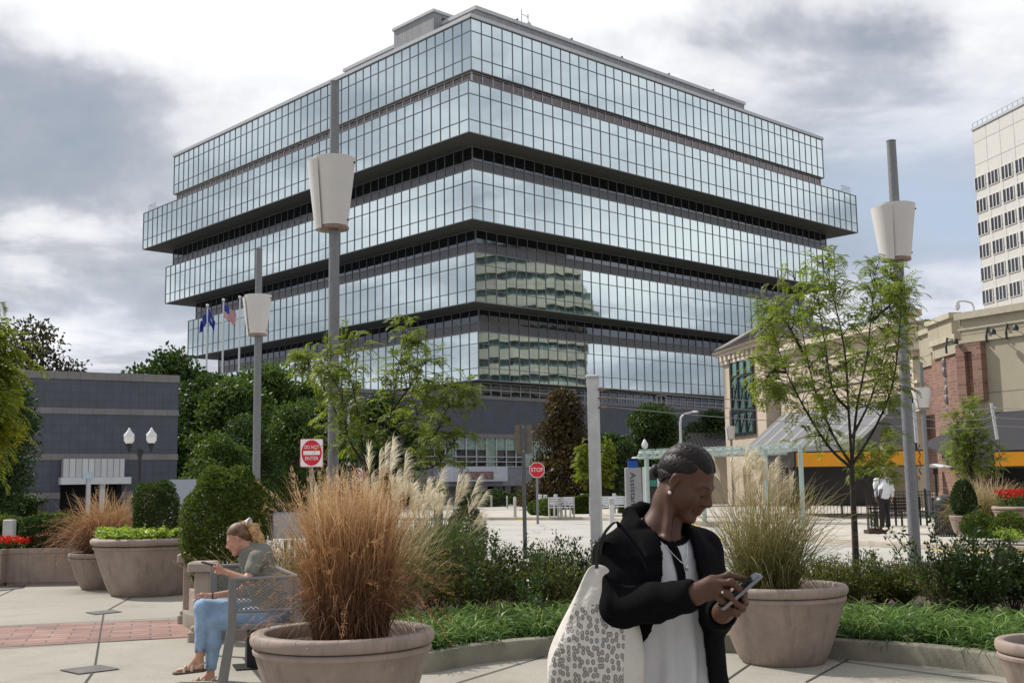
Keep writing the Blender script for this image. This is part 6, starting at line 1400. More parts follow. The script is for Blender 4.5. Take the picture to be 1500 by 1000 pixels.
big_tree('purple_tree', 'airy dark purple tree showing over the left slate building', 34, 482, 84, 0, .30, 'round', leafmat('purple_leaf', (.02, .022, .012), (.05, .045, .025), (.10, .07, .04)), 16, n=5200, nb=60, leaf=.024, lower=.4, grp=None)
big_tree('conifer', 'dark evergreen tree hugging the left edge before the slate building', -12, 540, 40, 0, .27, 'oval', M_box, 17, n=16000, nb=80, leaf=.022, lower=.22, grp=None)
# ---------------------------------------------------------------- bench and people
class Field:
    "signed distance field on a regular grid; primitives are blended in locally, surface nets gives one closed skin"
    def __init__(s, lo, hi, res):
        s.lo = np.array(lo, float); s.res = res; s.n = np.ceil((np.array(hi) - s.lo) / res).astype(int) + 1
        s.f = np.full(s.n, .2, np.float32)
    def sub(s, lo, hi):
        i0 = np.maximum(0, np.floor((np.array(lo) - s.lo) / s.res).astype(int)); i1 = np.minimum(s.n, np.ceil((np.array(hi) - s.lo) / s.res).astype(int) + 1)
        if np.any(i1 <= i0): return None, None
        sl = tuple(slice(a, b) for a, b in zip(i0, i1)); ax = [(s.lo[k] + s.res * np.arange(i0[k], i1[k])).astype(np.float32) for k in range(3)]
        return sl, np.stack(np.meshgrid(*ax, indexing='ij'), -1)
    def blend(s, sl, d, k, mode):
        f = s.f[sl]
        if mode == 'sub': d = -d; h = np.clip(.5 - .5 * (d - f) / k, 0, 1); s.f[sl] = f * (1 - 0) * h + d * (1 - h) + k * h * (1 - h)
        else: h = np.clip(.5 + .5 * (f - d) / k, 0, 1); s.f[sl] = f * (1 - h) + d * h - k * h * (1 - h)
    def cone(s, a, b, ra, rb, k=.012, mode='add', flat=None):
        a = np.array(a, float); b = np.array(b, float); m = max(ra, rb) + k + 3 * s.res
        sl, P = s.sub(np.minimum(a, b) - m, np.maximum(a, b) + m)
        if sl is None: return s
        ab = b - a; t = np.clip(((P - a) @ ab) / max(ab @ ab, 1e-12), 0, 1); q = P - a - t[..., None] * ab
        if flat is not None:
            n, kf = flat; n = np.array(n) / np.linalg.norm(n); q = q + (q @ n)[..., None] * n * (kf - 1)
        d = np.linalg.norm(q, axis=-1) - (ra + (rb - ra) * t)
        s.blend(sl, d.astype(np.float32), k, mode); return s
    def chain(s, pts, rs, k=.012, mode='add', flat=None):
        for i in range(len(pts) - 1): s.cone(pts[i], pts[i + 1], rs[i], rs[i + 1], k, mode, flat)
        return s
    def ell(s, c, r, Rm=None, k=.012, mode='add'):
        c = np.array(c, float); r = np.array(r, float); m = r.max() + k + 3 * s.res; sl, P = s.sub(c - m, c + m)
        if sl is None: return s
        q = (P - c)
        if Rm is not None: q = q @ np.array(Rm)          # world -> local: columns of Rm are local axes
        l = np.linalg.norm(q / r, axis=-1); g = np.linalg.norm(q / (r * r), axis=-1); d = l * (l - 1) / np.maximum(g, 1e-6)
        s.blend(sl, d.astype(np.float32), k, mode); return s
    def all(s):
        sl, P = s.sub(s.lo, s.lo + s.res * (s.n - 1)); return P
    def mesh(s):
        f = s.f; sg = f < 0; c = np.zeros(np.array(f.shape) - 1, np.int8)
        for dx in (0, 1):
            for dy in (0, 1):
                for dz in (0, 1): c += sg[dx:f.shape[0] - 1 + dx, dy:f.shape[1] - 1 + dy, dz:f.shape[2] - 1 + dz]
        act = np.argwhere((c > 0) & (c < 8)); idx = np.full(c.shape, -1, np.int32); idx[tuple(act.T)] = np.arange(len(act)); del c
        off = np.array([[x, y, z] for x in (0, 1) for y in (0, 1) for z in (0, 1)]); val = np.stack([f[tuple((act + o).T)] for o in off], 1)
        S = np.zeros((len(act), 3)); C = np.zeros(len(act))
        for i in range(8):
            for ax in range(3):
                j = i + (4, 2, 1)[ax]
                if off[i][ax] == 1: continue
                a, b = val[:, i], val[:, j]; cr = (a < 0) != (b < 0); t = np.where(cr, a / np.where(cr, a - b, 1), 0); p = off[i] + t[:, None] * np.eye(3)[ax]; S += p * cr[:, None]; C += cr
        V = (act + S / C[:, None]) * s.res + s.lo; Q = []
        for ax in range(3):
            sl0 = [slice(None)] * 3; sl1 = [slice(None)] * 3; sl0[ax] = slice(0, -1); sl1[ax] = slice(1, None)
            cr = sg[tuple(sl0)] != sg[tuple(sl1)]; e = np.argwhere(cr); b1, b2 = [k for k in range(3) if k != ax]
            e = e[(e[:, b1] > 0) & (e[:, b2] > 0) & (e[:, b1] < f.shape[b1] - 1) & (e[:, b2] < f.shape[b2] - 1)]
            o1 = np.zeros(3, int); o1[b1] = 1; o2 = np.zeros(3, int); o2[b2] = 1
            q = np.stack([idx[tuple((e - d).T)] for d in (np.zeros(3, int), o1, o1 + o2, o2)], 1); fl = sg[tuple(e.T)]
            if ax == 1: fl = ~fl
            q[fl] = q[fl][:, ::-1]; Q.append(q[:, ::-1] if True else q)
        Q = np.concatenate(Q); Q = Q[(Q >= 0).all(1)]; return V, Q
def skin(name, fld, mats, parent, mi_fn=None, smooth_it=0, rev=False):
    V, Q = fld.mesh()
    if smooth_it:
        for _ in range(smooth_it):
            A = np.zeros_like(V); cn = np.zeros(len(V))
            for i in range(4): a, b = Q[:, i], Q[:, (i + 1) % 4]; np.add.at(A, a, V[b]); np.add.at(cn, a, 1)
            V = V * .4 + .6 * A / np.maximum(cn, 1)[:, None]
    mi = mi_fn(V[Q].mean(1)) if mi_fn else None
    return npmesh(name, V, Q, mats, parent, smooth=True, mi=mi)
def skinmat(name, col, var=.12, rough=.45):
    m = mat(name, col, rough, var=var, scale=14, sss=.12, bump=.0004, bscale=260, spec=.32); return m
def headframe(yaw, pitch, roll=0):
    "columns: right, forward, up of the head"
    f = np.array([math.sin(yaw) * math.cos(pitch), -math.cos(yaw) * math.cos(pitch), -math.sin(pitch)]); r = np.cross(f, [0, 0, 1]); r /= np.linalg.norm(r); u = np.cross(r, f)
    if roll: r, u = r * math.cos(roll) + u * math.sin(roll), u * math.cos(roll) - r * math.sin(roll)
    return np.stack([r, f, u], 1)
def add_head(F, c, Rm, s=1.0, k=.010, smile=0):
    T = lambda x, y, z: np.array(c) + Rm @ (np.array([x, y, z]) * s)
    F.ell(T(0, -.008, .036), np.array([.0735, .087, .086]) * s, Rm, .012); F.ell(T(0, .032, -.012), np.array([.060, .060, .088]) * s, Rm, .02)
    F.cone(T(0, -.016, -.02), T(0, -.022, -.09), .042 * s, .042 * s, .02)
    for g in (-1, 1):
        F.cone(T(g * .052, .0, -.048), T(g * .016, .072, -.098), .018 * s, .014 * s, .022); F.ell(T(g * .042, .062, -.020), np.array([.022, .024, .018]) * s, Rm, .018); F.ell(T(g * .046, .034, -.042), np.array([.019, .038, .036]) * s, Rm, .02)
        F.cone(T(g * .016, .087, .024), T(g * .048, .068, .022), .009 * s, .008 * s, .014)
        F.ell(T(g * .032, .096, .002), np.array([.016, .013, .011]) * s, Rm, .010, 'sub')
        F.ell(T(g * .031, .0745, .001), np.array([.0145, .0140, .0125]) * s, Rm, .004)
        F.cone(T(g * .020, .0865, .0045), T(g * .043, .0800, .0035), .0036 * s, .0034 * s, .004)          # upper lid
        F.ell(T(g * .0135, .101, -.0265), np.array([.0085, .010, .0075]) * s, Rm, .006)
        F.ell(T(g * .0065, .103, -.0345), np.array([.0035, .0045, .003]) * s, Rm, .003, 'sub')
        F.ell(T(g * .0755, -.008, .000), np.array([.0068, .0160, .0275]) * s, Rm, .006); F.ell(T(g * .0815, -.004, .002), np.array([.0050, .0090, .0165]) * s, Rm, .003, 'sub'); F.ell(T(g * .077, -.001, -.030), np.array([.006, .009, .010]) * s, Rm, .004)
    F.cone(T(0, .090, .012), T(0, .1135, -.021), .0075 * s, .0105 * s, .012)
    F.ell(T(0, .080, -.096), np.array([.020, .017, .016]) * s, Rm, .016); F.cone(T(0, .087, -.040), T(0, .088, -.058), .016 * s, .015 * s, .016)
    F.chain([T(-.023, .082, -.0560 + smile), T(-.008, .098, -.0505), T(0, .0985, -.0520), T(.008, .098, -.0505), T(.023, .082, -.0560 + smile)], [.003 * s, .0062 * s, .0055 * s, .0062 * s, .003 * s], .004)
    F.chain([T(-.021, .083, -.0585 + smile), T(0, .0960, -.0645), T(.021, .083, -.0585 + smile)], [.003 * s, .0078 * s, .003 * s], .004)
    F.chain([T(-.024, .0865, -.0565 + smile), T(0, .1035, -.0575), T(.024, .0865, -.0565 + smile)], [.0014 * s, .0020 * s, .0014 * s], .002, 'sub')
    return T
def headlocal(P, c, Rm, s): return ((P - np.array(c)) @ Rm) / s
def face_index(P, c, Rm, s):
    q = headlocal(P, c, Rm, s); x, y, z = q[:, 0], q[:, 1], q[:, 2]; ax = np.abs(x); mi = np.zeros(len(P), int)
    lip = (ax < .024) & (y > .084) & (z < -.0455 - .004 * (ax / .024)) & (z > -.0725 + .013 * (ax / .024) ** 2); mi[lip] = 1
    return mi
def brows(T, s, m, parent, F):
    "eyebrows and lowered lashes laid on the finished skin: each point is pulled onto the field's surface"
    def snap(p):
        g0 = np.round((p - F.lo) / F.res).astype(int); return p
    for g in (-1, 1):
        for nm, pts, r in (('eyebrow', [(.012, .0975, .0245), (.024, .0985, .0285), (.037, .0925, .0290), (.050, .0790, .0255)], (.0014, .0024, .0020, .0008)), ('eyelashes', [(.0185, .0885, -.0030), (.026, .0915, -.0048), (.034, .0905, -.0050), (.0435, .0835, -.0030)], (.0006, .0012, .0013, .0007))):
            out = []
            for x, y, z in pts:
                lo_, hi_ = y - .03, y + .03
                for _ in range(60):       # walk forward until outside the skin
                    q = (T(g * x, lo_, z) - F.lo) / F.res; i = np.clip(q.round().astype(int), 0, np.array(F.f.shape) - 1)
                    if F.f[tuple(i)] > -.0006: break
                    lo_ += .001
                out.append(tuple(T(g * x, lo_ + .0006, z)))
            b = MB(); b.tube([tuple(p) for p in arc3([Vector(p) for p in out], 4)], [r[min(3, i // 4)] * s for i in range(13)], 6); b.build(nm, m, parent, smooth=True)

# ---- perforated steel bench
def perfmat():
    m, nt, b = newmat('perforated_steel'); L = nt.links.new; b.inputs['Base Color'].default_value = (.21, .21, .205, 1); b.inputs['Metallic'].default_value = .35; b.inputs['Roughness'].default_value = .4
    uv = N(nt, 'ShaderNodeTexCoord'); sp = N(nt, 'ShaderNodeSeparateXYZ'); L(uv.outputs['Object'], sp.inputs[0]); w = []
    ad = N(nt, 'ShaderNodeMath', operation='ADD'); L(sp.outputs[0], ad.inputs[0]); L(sp.outputs[1], ad.inputs[1])
    for src, sc in ((ad.outputs[0], 165.0), (sp.outputs[2], 250.0)):
        ml = N(nt, 'ShaderNodeMath', operation='MULTIPLY'); L(src, ml.inputs[0]); ml.inputs[1].default_value = sc; c = N(nt, 'ShaderNodeMath', operation='COSINE'); L(ml.outputs[0], c.inputs[0]); w.append(c.outputs[0])
    pr = N(nt, 'ShaderNodeMath', operation='MULTIPLY'); L(w[0], pr.inputs[0]); L(w[1], pr.inputs[1]); gt = N(nt, 'ShaderNodeMath', operation='LESS_THAN'); L(pr.outputs[0], gt.inputs[0]); gt.inputs[1].default_value = .22
    L(gt.outputs[0], b.inputs['Alpha']); return m
M_perf = perfmat(); M_bsteel = mat('bench_steel', (.20, .20, .20), .38, metal=.4, var=.1, scale=8)
bo = Vector((-1.81, 9.70, .004)); ang_b = math.atan2(.94, -.33)     # local +x runs along the backrest, +y faces out of the seat
bench = thing('steel_bench', 'perforated grey steel bench with side panels on which the blonde woman sits', 'bench', tuple(bo), ang_b)
Lb, Db_ = 1.8, .53
def bp2(mb, nm, m, par=bench): return mb.build(nm, m, par, world=False, smooth=True, sharp=30)
def frame_panel(p0, p1, z0, z1, nm):
    "rounded steel border with a perforated sheet inside"
    p0, p1 = Vector(p0), Vector(p1); b = MB(); b.tube([(*p0, z0), (*p0, z1 - .04), (*(p0.lerp(p1, .03)), z1), (*(p0.lerp(p1, .97)), z1), (*p1, z1 - .04), (*p1, z0), (*p0, z0)], .017, 8); o = bp2(b, nm, M_bsteel)
    b = MB(); q0, q1 = p0.lerp(p1, .02), p0.lerp(p1, .98); b.quad((*q0, z0 + .01), (*q1, z0 + .01), (*q1, z1 - .02), (*q0, z1 - .02)); b.build('perforated_sheet', M_perf, o, world=False)
sgn = 1
frame_panel((0, 0), (Lb, 0), .50, .83, 'backrest'); frame_panel((0, 0), (0, Db_), .57, .83, 'side_panel'); frame_panel((Lb, 0), (Lb, Db_), .57, .83, 'side_panel')
b = MB(); b.tube([(.02, .03, .44), (Lb - .02, .03, .44), (Lb - .02, Db_, .45), (.02, Db_, .45), (.02, .03, .44)], .018, 8); st = bp2(b, 'seat', M_bsteel); b = MB(); b.quad((.02, .03, .445), (Lb - .02, .03, .445), (Lb - .02, Db_, .455), (.02, Db_, .455)); b.build('perforated_sheet', M_perf, st, world=False)
for x in (0, Lb):
    for y0, y1 in ((0, -.12), (Db_, Db_ + .07)):
        b = MB(); b.rings([[(x - .02, y0 - .03, .84 if y0 else .84), (x + .02, y0 - .03, .84), (x + .02, y0 + .03, .84), (x - .02, y0 + .03, .84)], [(x - .02, y0 - .035, .45), (x + .02, y0 - .035, .45), (x + .02, y0 + .035, .45), (x - .02, y0 + .035, .45)], [(x - .02, y1 - .04, 0), (x + .02, y1 - .04, 0), (x + .02, y1 + .04, 0), (x - .02, y1 + .04, 0)]]); b.build('leg', M_bsteel, bench, world=False)
b = MB(); b.bx(.78, .92, .2, .32, .012, .42); b.bx(.68, 1.02, .1, .42, 0, .012); b.build('pedestal', M_fence, bench, world=False)

# ---- seated woman
M_skinl = skinmat('fair_skin', (.50, .27, .19)); M_lipl = mat('pink_lip', (.42, .13, .11), .4); M_browl = mat('brown_brow', (.10, .06, .04), .7)
def jeansmat(): return mat('light_blue_denim', (.26, .37, .53), .85, var=.22, scale=7, bump=.002, bscale=160)
M_jean = jeansmat(); M_tee = mat('grey_green_tee', (.17, .175, .15), .9, var=.12, scale=10, bump=.0015, bscale=60)
M_blond = mat('blonde_streaked_hair', (.42, .25, .11), .5, var=.6, scale=30, bump=.004, bscale=70); M_hbr = mat('brown_hair', (.13, .070, .034), .5, var=.7, scale=28, bump=.004, bscale=80)
M_sandal = mat('cream_leather', (.55, .48, .36), .5); M_sole = mat('cork_sole', (.10, .06, .04), .8)
def Q6(x, y, Y): return np.array(W(240 + x * .18, 740 + y * .18, Y))
def Q7(x, y, Y): return np.array(W(250 + x * .26667, 740 + y * .26667, Y))
sit = thing('person', 'seated woman in jeans and grey tee, blonde ponytail, looking at her phone', 'person', (-2.2, 9.8, .004))
hc = Q6(610, 272, 9.86); HR = headframe(R(-90), R(24), R(0)); hs = 1.04
lo = (-3.25, 9.35, 0); hi = (-1.75, 10.25, 1.42)
F = Field(lo, hi, .006); T = add_head(F, hc, HR, hs, smile=.004)
nb = Q6(735, 415, 9.90)
F.cone(T(0, -.035, -.07), nb + np.array([.0, 0, .0]), .050, .055, .03)
hipc = np.array([-2.06, 9.90, .52]); ch = Q6(745, 500, 9.90); ch[2] = .98
F.chain([nb, ch, (ch + hipc) / 2, hipc], [.085, .125, .115, .13], .05)
shL = Q6(755, 435, 9.72); shR = shL + np.array([-.04, .33, -.01]); F.cone(shL, shR, .058, .055, .05)
elL = Q6(680, 612, 9.60); wrL = Q6(490, 535, 9.60); F.chain([shL, elL], [.050, .038], .02); F.chain([elL, wrL], [.038, .024], .012)
elR = Q6(640, 700, 10.02); wrR = Q6(385, 735, 9.88); F.chain([shR, elR, wrR], [.048, .036, .023], .018)
def hand(F, wr, kn, fingers, thumb, r=.0085, pr=.020):
    F.cone(wr, kn[1], pr * 1.05, pr * .9, .01); F.cone(wr, kn[0], pr * .9, pr * .75, .01); F.cone(wr, kn[2], pr * .9, pr * .75, .01); F.cone(kn[0], kn[2], pr * .55, pr * .5, .01)
    for fg in fingers: F.chain(fg, [r * 1.05] + [r] * (len(fg) - 2) + [r * .75], .003)
    F.chain(thumb, [r * 1.5] + [r * 1.15] * (len(thumb) - 2) + [r * .85], .006)
v3 = lambda *a: np.array(a, float)
# near hand holds the phone, far hand rests on the knee with a cigarette
h0 = wrL; kn = [Q6(440, 500, 9.56), Q6(432, 520, 9.60), Q6(438, 545, 9.64)]
hand(F, h0, kn, [[kn[0], Q6(405, 497, 9.545), Q6(420, 480, 9.60)], [kn[0] * .5 + kn[1] * .5, Q6(398, 512, 9.57), Q6(408, 488, 9.62)], [kn[1], Q6(402, 530, 9.60), Q6(420, 505, 9.65)], [kn[2], Q6(415, 548, 9.63), Q6(430, 525, 9.66)]], [Q6(470, 505, 9.58), Q6(440, 480, 9.56), Q6(412, 470, 9.57)])
kn = [Q6(310, 722, 9.85), Q6(312, 735, 9.88), Q6(318, 745, 9.91)]
hand(F, wrR, kn, [[kn[0], Q6(275, 728, 9.83), Q6(258, 758, 9.83)], [kn[0] * .5 + kn[1] * .5, Q6(268, 738, 9.85), Q6(256, 772, 9.85)], [kn[1], Q6(280, 752, 9.88), Q6(275, 785, 9.88)], [kn[2], Q6(300, 765, 9.90), Q6(298, 790, 9.90)]], [Q6(340, 745, 9.84), Q6(310, 765, 9.83), Q6(285, 770, 9.83)])
# legs: one crossed over the other
hipL = hipc + v3(-.02, -.09, -.02); hipR = hipc + v3(-.04, .09, .01)
kneT = Q7(175, 560, 9.72); ankT = Q7(160, 822, 9.66); kneB = Q7(235, 640, 9.72); ankB = Q7(218, 925, 9.74)
legs = [(hipR, kneT, ankT), (hipL, kneB, ankB)]
for h_, k_, a_ in legs: F.chain([h_, k_], [.082, .056], .03); F.chain([k_, k_ * .6 + a_ * .4 + v3(.012, 0, 0), a_], [.055, .052, .030], .02)
def foot(F, a, toe, heel): F.cone(a, heel, .030, .028, .012); F.cone(heel, toe, .028, .020, .012, flat=((0, 0, 1), 1.15)); F.cone(a, toe * .55 + heel * .45, .028, .024, .015)
toeT, heelT = Q7(45, 905, 9.66), Q7(165, 885, 9.66); toeB, heelB = Q7(115, 965, 9.74), Q7(228, 965, 9.74)
foot(F, ankT, toeT, heelT); foot(F, ankB, toeB, heelB)
hsk = skin('body', F, [M_skinl, M_lipl], sit, lambda P: face_index(P, hc, HR, hs), 1); brows(T, hs, M_browl, sit, F)
# clothes
F = Field((-2.45, 9.45, .42), (-1.78, 10.25, 1.16), .007)
F.chain([nb + v3(-.0, 0, -.045), ch, (ch + hipc) / 2, hipc + v3(.0, 0, .06)], [.088, .142, .135, .148], .05); F.cone(shL, shR, .072, .07, .05); F.cone(shL, shL * .45 + elL * .55, .066, .062, .03); F.cone(shR, shR * .45 + elR * .55, .066, .06, .03)
P = F.all(); x, y, z = P[..., 0], P[..., 1], P[..., 2]; F.f += (.0035 * np.sin(z * 38 + 7 * np.sin(y * 9) + x * 45) * np.sin(y * 17 + 1)).astype(np.float32)
F.cone(T(0, -.035, -.07), nb + v3(-.03, 0, .0), .062, .066, .006, 'sub'); skin('tee_shirt', F, M_tee, sit, smooth_it=1)
F = Field((-2.85, 9.45, .08), (-1.78, 10.25, .80), .007)
F.chain([hipc + v3(0, 0, .10), hipc], [.128, .150], .04); 
for h_, k_, a_ in legs: an = k_ * .12 + a_ * .88; F.chain([h_, k_], [.100, .069], .03); F.chain([k_, k_ * .6 + a_ * .4 + v3(.012, 0, 0), an], [.069, .064, .046], .02); F.cone(an, a_ + (a_ - k_) * .06, .038, .036, .004, 'sub')
P = F.all(); x, y, z = P[..., 0], P[..., 1], P[..., 2]; F.f += (.0018 * np.sin(z * 75 + 6 * np.sin(x * 17) + y * 30 + 20 * x)).astype(np.float32); skin('jeans', F, M_jean, sit, smooth_it=1)
# hair: skull cap swept back, ponytail, scrunchie
F = Field(hc - .19, hc + v3(.30, .2, .2), .0055); Fh = F
F.ell(T(0, -.017, .040), np.array([.080, .100, .090]) * hs, HR, .01); F.ell(T(0, -.06, .02), np.array([.065, .055, .075]) * hs, HR, .02)
q = ((F.all() - hc) @ HR) / hs; x, y, z = q[..., 0], q[..., 1], q[..., 2]; line = np.where(y > 0, .035 + .52 * y, .035 + 1.2 * y); F.f = np.maximum(F.f, ((line - z) * .7).astype(np.float32)); F.f += (.0025 * np.sin(x * 260 + 6 * np.sin(z * 30))).astype(np.float32)
sc_ = Q6(682, 140, 9.86)
skin('hair', F, M_hbr, sit, smooth_it=1)
F = Field(hc - .16, hc + v3(.34, .2, .2), .006)
F.chain([sc_ + v3(-.02, 0, -.01), Q6(730, 195, 9.86), Q6(770, 270, 9.87), Q6(790, 330, 9.87), Q6(825, 385, 9.88)], [.03, .048, .045, .034, .012], .02); q = F.all() - hc; F.f += (.006 * np.sin(q[..., 0] * 120 + 5 * np.sin(q[..., 2] * 50)) * np.sin(q[..., 1] * 130 + q[..., 2] * 40)).astype(np.float32)
skin('ponytail', F, M_blond, sit, smooth_it=0)
b = MB(); b.rings([[tuple(sc_ + v3(.012 * math.cos(a) + (.026 + .006 * math.sin(9 * a)) * math.cos(a) * 0 + .018 * math.cos(c_), (.030 + .015 * math.cos(c_)) * math.cos(a), (.030 + .015 * math.cos(c_)) * math.sin(a) + .006 * math.sin(5 * a))) for c_ in [2 * PI * k / 8 for k in range(8)]] for a in [2 * PI * i / 20 for i in range(21)]], False, False); b.build('scrunchie', mat('pale_lilac_scrunchie', (.68, .62, .70), .7), sit, smooth=True)
for toe, heel, a_ in ((toeT, heelT, ankT), (toeB, heelB, ankB)):
    F = Field(np.minimum(toe, heel) - .07, np.maximum(toe, heel) + .12, .005); F.cone(heel + v3(.01, 0, -.028), toe + v3(-.015, 0, -.022), .040, .040, .01, flat=((0, 0, 1), 2.6)); so_ = skin('sandal', F, M_sole, sit)
    b = MB()
    for u, rr in ((.70, .036), (.35, .040)):
        c = toe * u + heel * (1 - u); b.tube([tuple(c + v3(0, -.038, -.02)), tuple(c + v3(.0, -.028, .018)), tuple(c + v3(.005, 0, .030)), tuple(c + v3(0, .028, .018)), tuple(c + v3(0, .038, -.02))], .0105, 6)
    b.tube([tuple(heel + v3(-.03, -.034, -.01)), tuple(heel + v3(.025, -.02, .03)), tuple(heel + v3(.034, 0, .034)), tuple(heel + v3(.025, .02, .03)), tuple(heel + v3(-.03, .034, -.01))], .009, 6); b.build('sandal_straps', M_sandal, so_, smooth=True)
b = MB(); b.tube([tuple(wrR * .94 + elR * .06 + v3(0, .027 * math.cos(t) * 1, .027 * math.sin(t))) for t in [2 * PI * i / 14 for i in range(15)]], .006, 6); b.build('watch_strap', M_fence, sit)
p0, p1 = Q6(345, 478, 9.585), Q6(425, 500, 9.585); e_ = Vector(p1 - p0).normalized(); ph = MB(); n_ = Vector((0, -1, 0)); up_ = e_.cross(n_).normalized()
c = Vector(Q6(382, 478, 9.59)); Mx = Matrix((( e_.x, .0, up_.x, c.x), (e_.y, -1, up_.y, c.y), (e_.z, 0, up_.z, c.z), (0, 0, 0, 1)))
ph.box((0, 0, 0), (.148, .074, .010), M=Mx); o = ph.build('phone', M_black); tag(o, 'dark smartphone held by the seated woman', 'phone')
c0, c1 = Q6(228, 775, 9.84), Q6(262, 762, 9.84); b = MB(); b.tube([tuple(c0), tuple(c1)], .0042, 8); o = b.build('cigarette', M_white); tag(o, 'white cigarette between the fingers of the seated woman', 'cigarette')

# ---- man walking away in white shirt
man = thing('person', 'man in white shirt and dark trousers walking away beside the iron tree guard', 'person', (W(1293, 700, 35.6).x, 35.6, .13)); mx_, my_ = man.location.x, 35.6
mp = lambda x, y, z: v3(mx_ + x, my_ + y, .13 + z)
M_skinm = skinmat('tanned_skin', (.36, .19, .12)); M_dtr = mat('dark_trousers', (.018, .018, .022), .85, var=.2)
F = Field((mx_ - .5, my_ - .45, .12), (mx_ + .5, my_ + .45, 2.02), .012)
F.ell(mp(0, .05, 1.66), (.078, .10, .115)); F.cone(mp(0, .03, 1.58), mp(0, 0, 1.46), .055, .06, .03); F.chain([mp(0, 0, 1.42), mp(0, 0, 1.15), mp(0, 0, .95)], [.12, .16, .16], .05)
for g in (-1, 1):
    F.chain([mp(g * .19, 0, 1.43), mp(g * .25, -.02 * g, 1.14), mp(g * .27, .08 * g, .90)], [.06, .045, .032], .02); F.chain([mp(g * .27, .08 * g, .90), mp(g * .27, .10 * g, .80)], [.035, .02], .01)
    for q in range(4): F.cone(mp(g * .27, .08 * g + (q - 1.5) * .018, .82), mp(g * .265, .09 * g + (q - 1.5) * .02, .745), .011, .008, .003)
    F.cone(mp(g * .262, .11 * g, .86), mp(g * .25, .14 * g, .80), .012, .009, .004)
    F.chain([mp(g * .09, 0, .92), mp(g * .09, .10 * g, .50), mp(g * .09, .02 * g, .08)], [.09, .06, .045], .02); F.cone(mp(g * .09, .0 + .02 * g, .05), mp(g * .09, .15 + .02 * g, .04), .045, .035, .02)
skin('body', F, M_skinm, man, smooth_it=1)
F = Field((mx_ - .5, my_ - .4, .95), (mx_ + .5, my_ + .4, 1.72), .012); F.chain([mp(0, 0, 1.42), mp(0, -.02, 1.18), mp(0, 0, .98)], [.16, .20, .19], .06); F.cone(mp(-.19, 0, 1.42), mp(.19, 0, 1.42), .085, .085, .05)
for g in (-1, 1): F.chain([mp(g * .20, 0, 1.42), mp(g * .26, -.02 * g, 1.14), mp(g * .275, .07 * g, .95)], [.082, .068, .052], .03)
P = F.all(); F.f += (.006 * np.sin(P[..., 2] * 40 + 5 * np.sin(P[..., 0] * 12))).astype(np.float32); skin('shirt', F, mat('white_shirt', (.70, .71, .76), .8, var=.06), man, smooth_it=1)
F = Field((mx_ - .4, my_ - .4, .12), (mx_ + .4, my_ + .4, 1.15), .012); F.cone(mp(0, 0, 1.0), mp(0, 0, .92), .165, .165, .04)
for g in (-1, 1): F.chain([mp(g * .09, 0, .92), mp(g * .1, .10 * g, .50), mp(g * .1, .02 * g, .08)], [.115, .085, .075], .03); F.cone(mp(g * .09, .02 * g, .04), mp(g * .09, .18 + .02 * g, .035), .05, .04, .01)
skin('trousers', F, M_dtr, man, smooth_it=1)
F = Field((mx_ - .13, my_ - .12, 1.62), (mx_ + .13, my_ + .2, 1.95), .01); F.ell(mp(0, .04, 1.70), (.085, .105, .095)); skin('hair', F, mat('grey_hair', (.25, .23, .2), .7), man)

# ---- standing woman, nearest the camera
wo = thing('person', 'slim woman in black blazer and white blouse walking and texting on her phone', 'person', (W(963, 775, 3.12).x, 3.12, .004))
th = R(32); fv = np.array([math.sin(th), -math.cos(th), 0]); rv = np.array([-math.cos(th), -math.sin(th), 0]); O = np.array([W(966, 775, 3.12).x, 3.12, 0])
Lc = lambda u, v, z: O + rv * u + fv * v + np.array([0, 0, z])
M_skind = skinmat('dark_brown_skin', (.080, .036, .022), rough=.52); M_lipd = mat('rose_brown_lip', (.10, .026, .024), .4); M_browd = mat('black_brow', (.012, .008, .006), .6)
M_blz = mat('black_blazer_cloth', (.0045, .0045, .0055), .9, var=.3, scale=30, bump=.0004, bscale=500, spec=.05); M_blouse = mat('white_blouse_crepe', (.46, .46, .48), .7, var=.05, scale=8, bump=.0005, bscale=300)
M_hair = mat('black_braided_hair', (.010, .008, .007), .5, var=.6, scale=60, bump=.001, bscale=160, spec=.22)
hc = np.array(W(1003, 704, 3.10)); HR = headframe(R(61), R(33), R(-2)); hs = .80
Zz = lambda x, y, d=0: np.array(W(780 + x / 2.703, 630 + y / 2.703, 2.83 + d))
F = Field((.10, 2.66, 0), (.76, 3.36, 1.70), .0032)
F = Field(np.array([.08, 2.68, .004]), np.array([.78, 3.34, 1.70]), .0034)
T = add_head(F, hc, HR, hs)
nkb = Lc(0, -.012, 1.415)
F.cone(T(0, -.018, -.05), nkb, .038, .045, .02); F.cone(T(.035, -.01, -.05), Lc(.02, .055, 1.405), .010, .009, .014); F.cone(T(-.035, -.01, -.05), Lc(-.015, .055, 1.405), .010, .009, .014)
F.cone(Lc(.02, .055, 1.40), Lc(.08, .035, 1.405), .009, .008, .012); F.cone(Lc(-.02, .055, 1.40), Lc(-.08, .035, 1.405), .009, .008, .012)
F.chain([nkb, Lc(0, -.01, 1.33), Lc(0, 0, 1.15), Lc(0, 0, .95)], [.050, .066, .075, .085], .03)
F.ell(Lc(0, .0, 1.30), (.105, .068, .12), np.stack([rv, fv, [0, 0, 1]], 1), .03)
shN = Lc(.150, -.005, 1.370); shF = Lc(-.150, -.005, 1.375); F.cone(shN, shF, .034, .034, .02)
elN = np.array(W(906, 893, 2.96)); wrN = Zz(640, 650, .0); elF = np.array(W(1046, 900, 3.12)); wrF = Zz(752, 722, .065)
F.chain([shN, elN, wrN], [.040, .034, .023], .015); F.chain([shF, elF, wrF], [.040, .034, .023], .015)
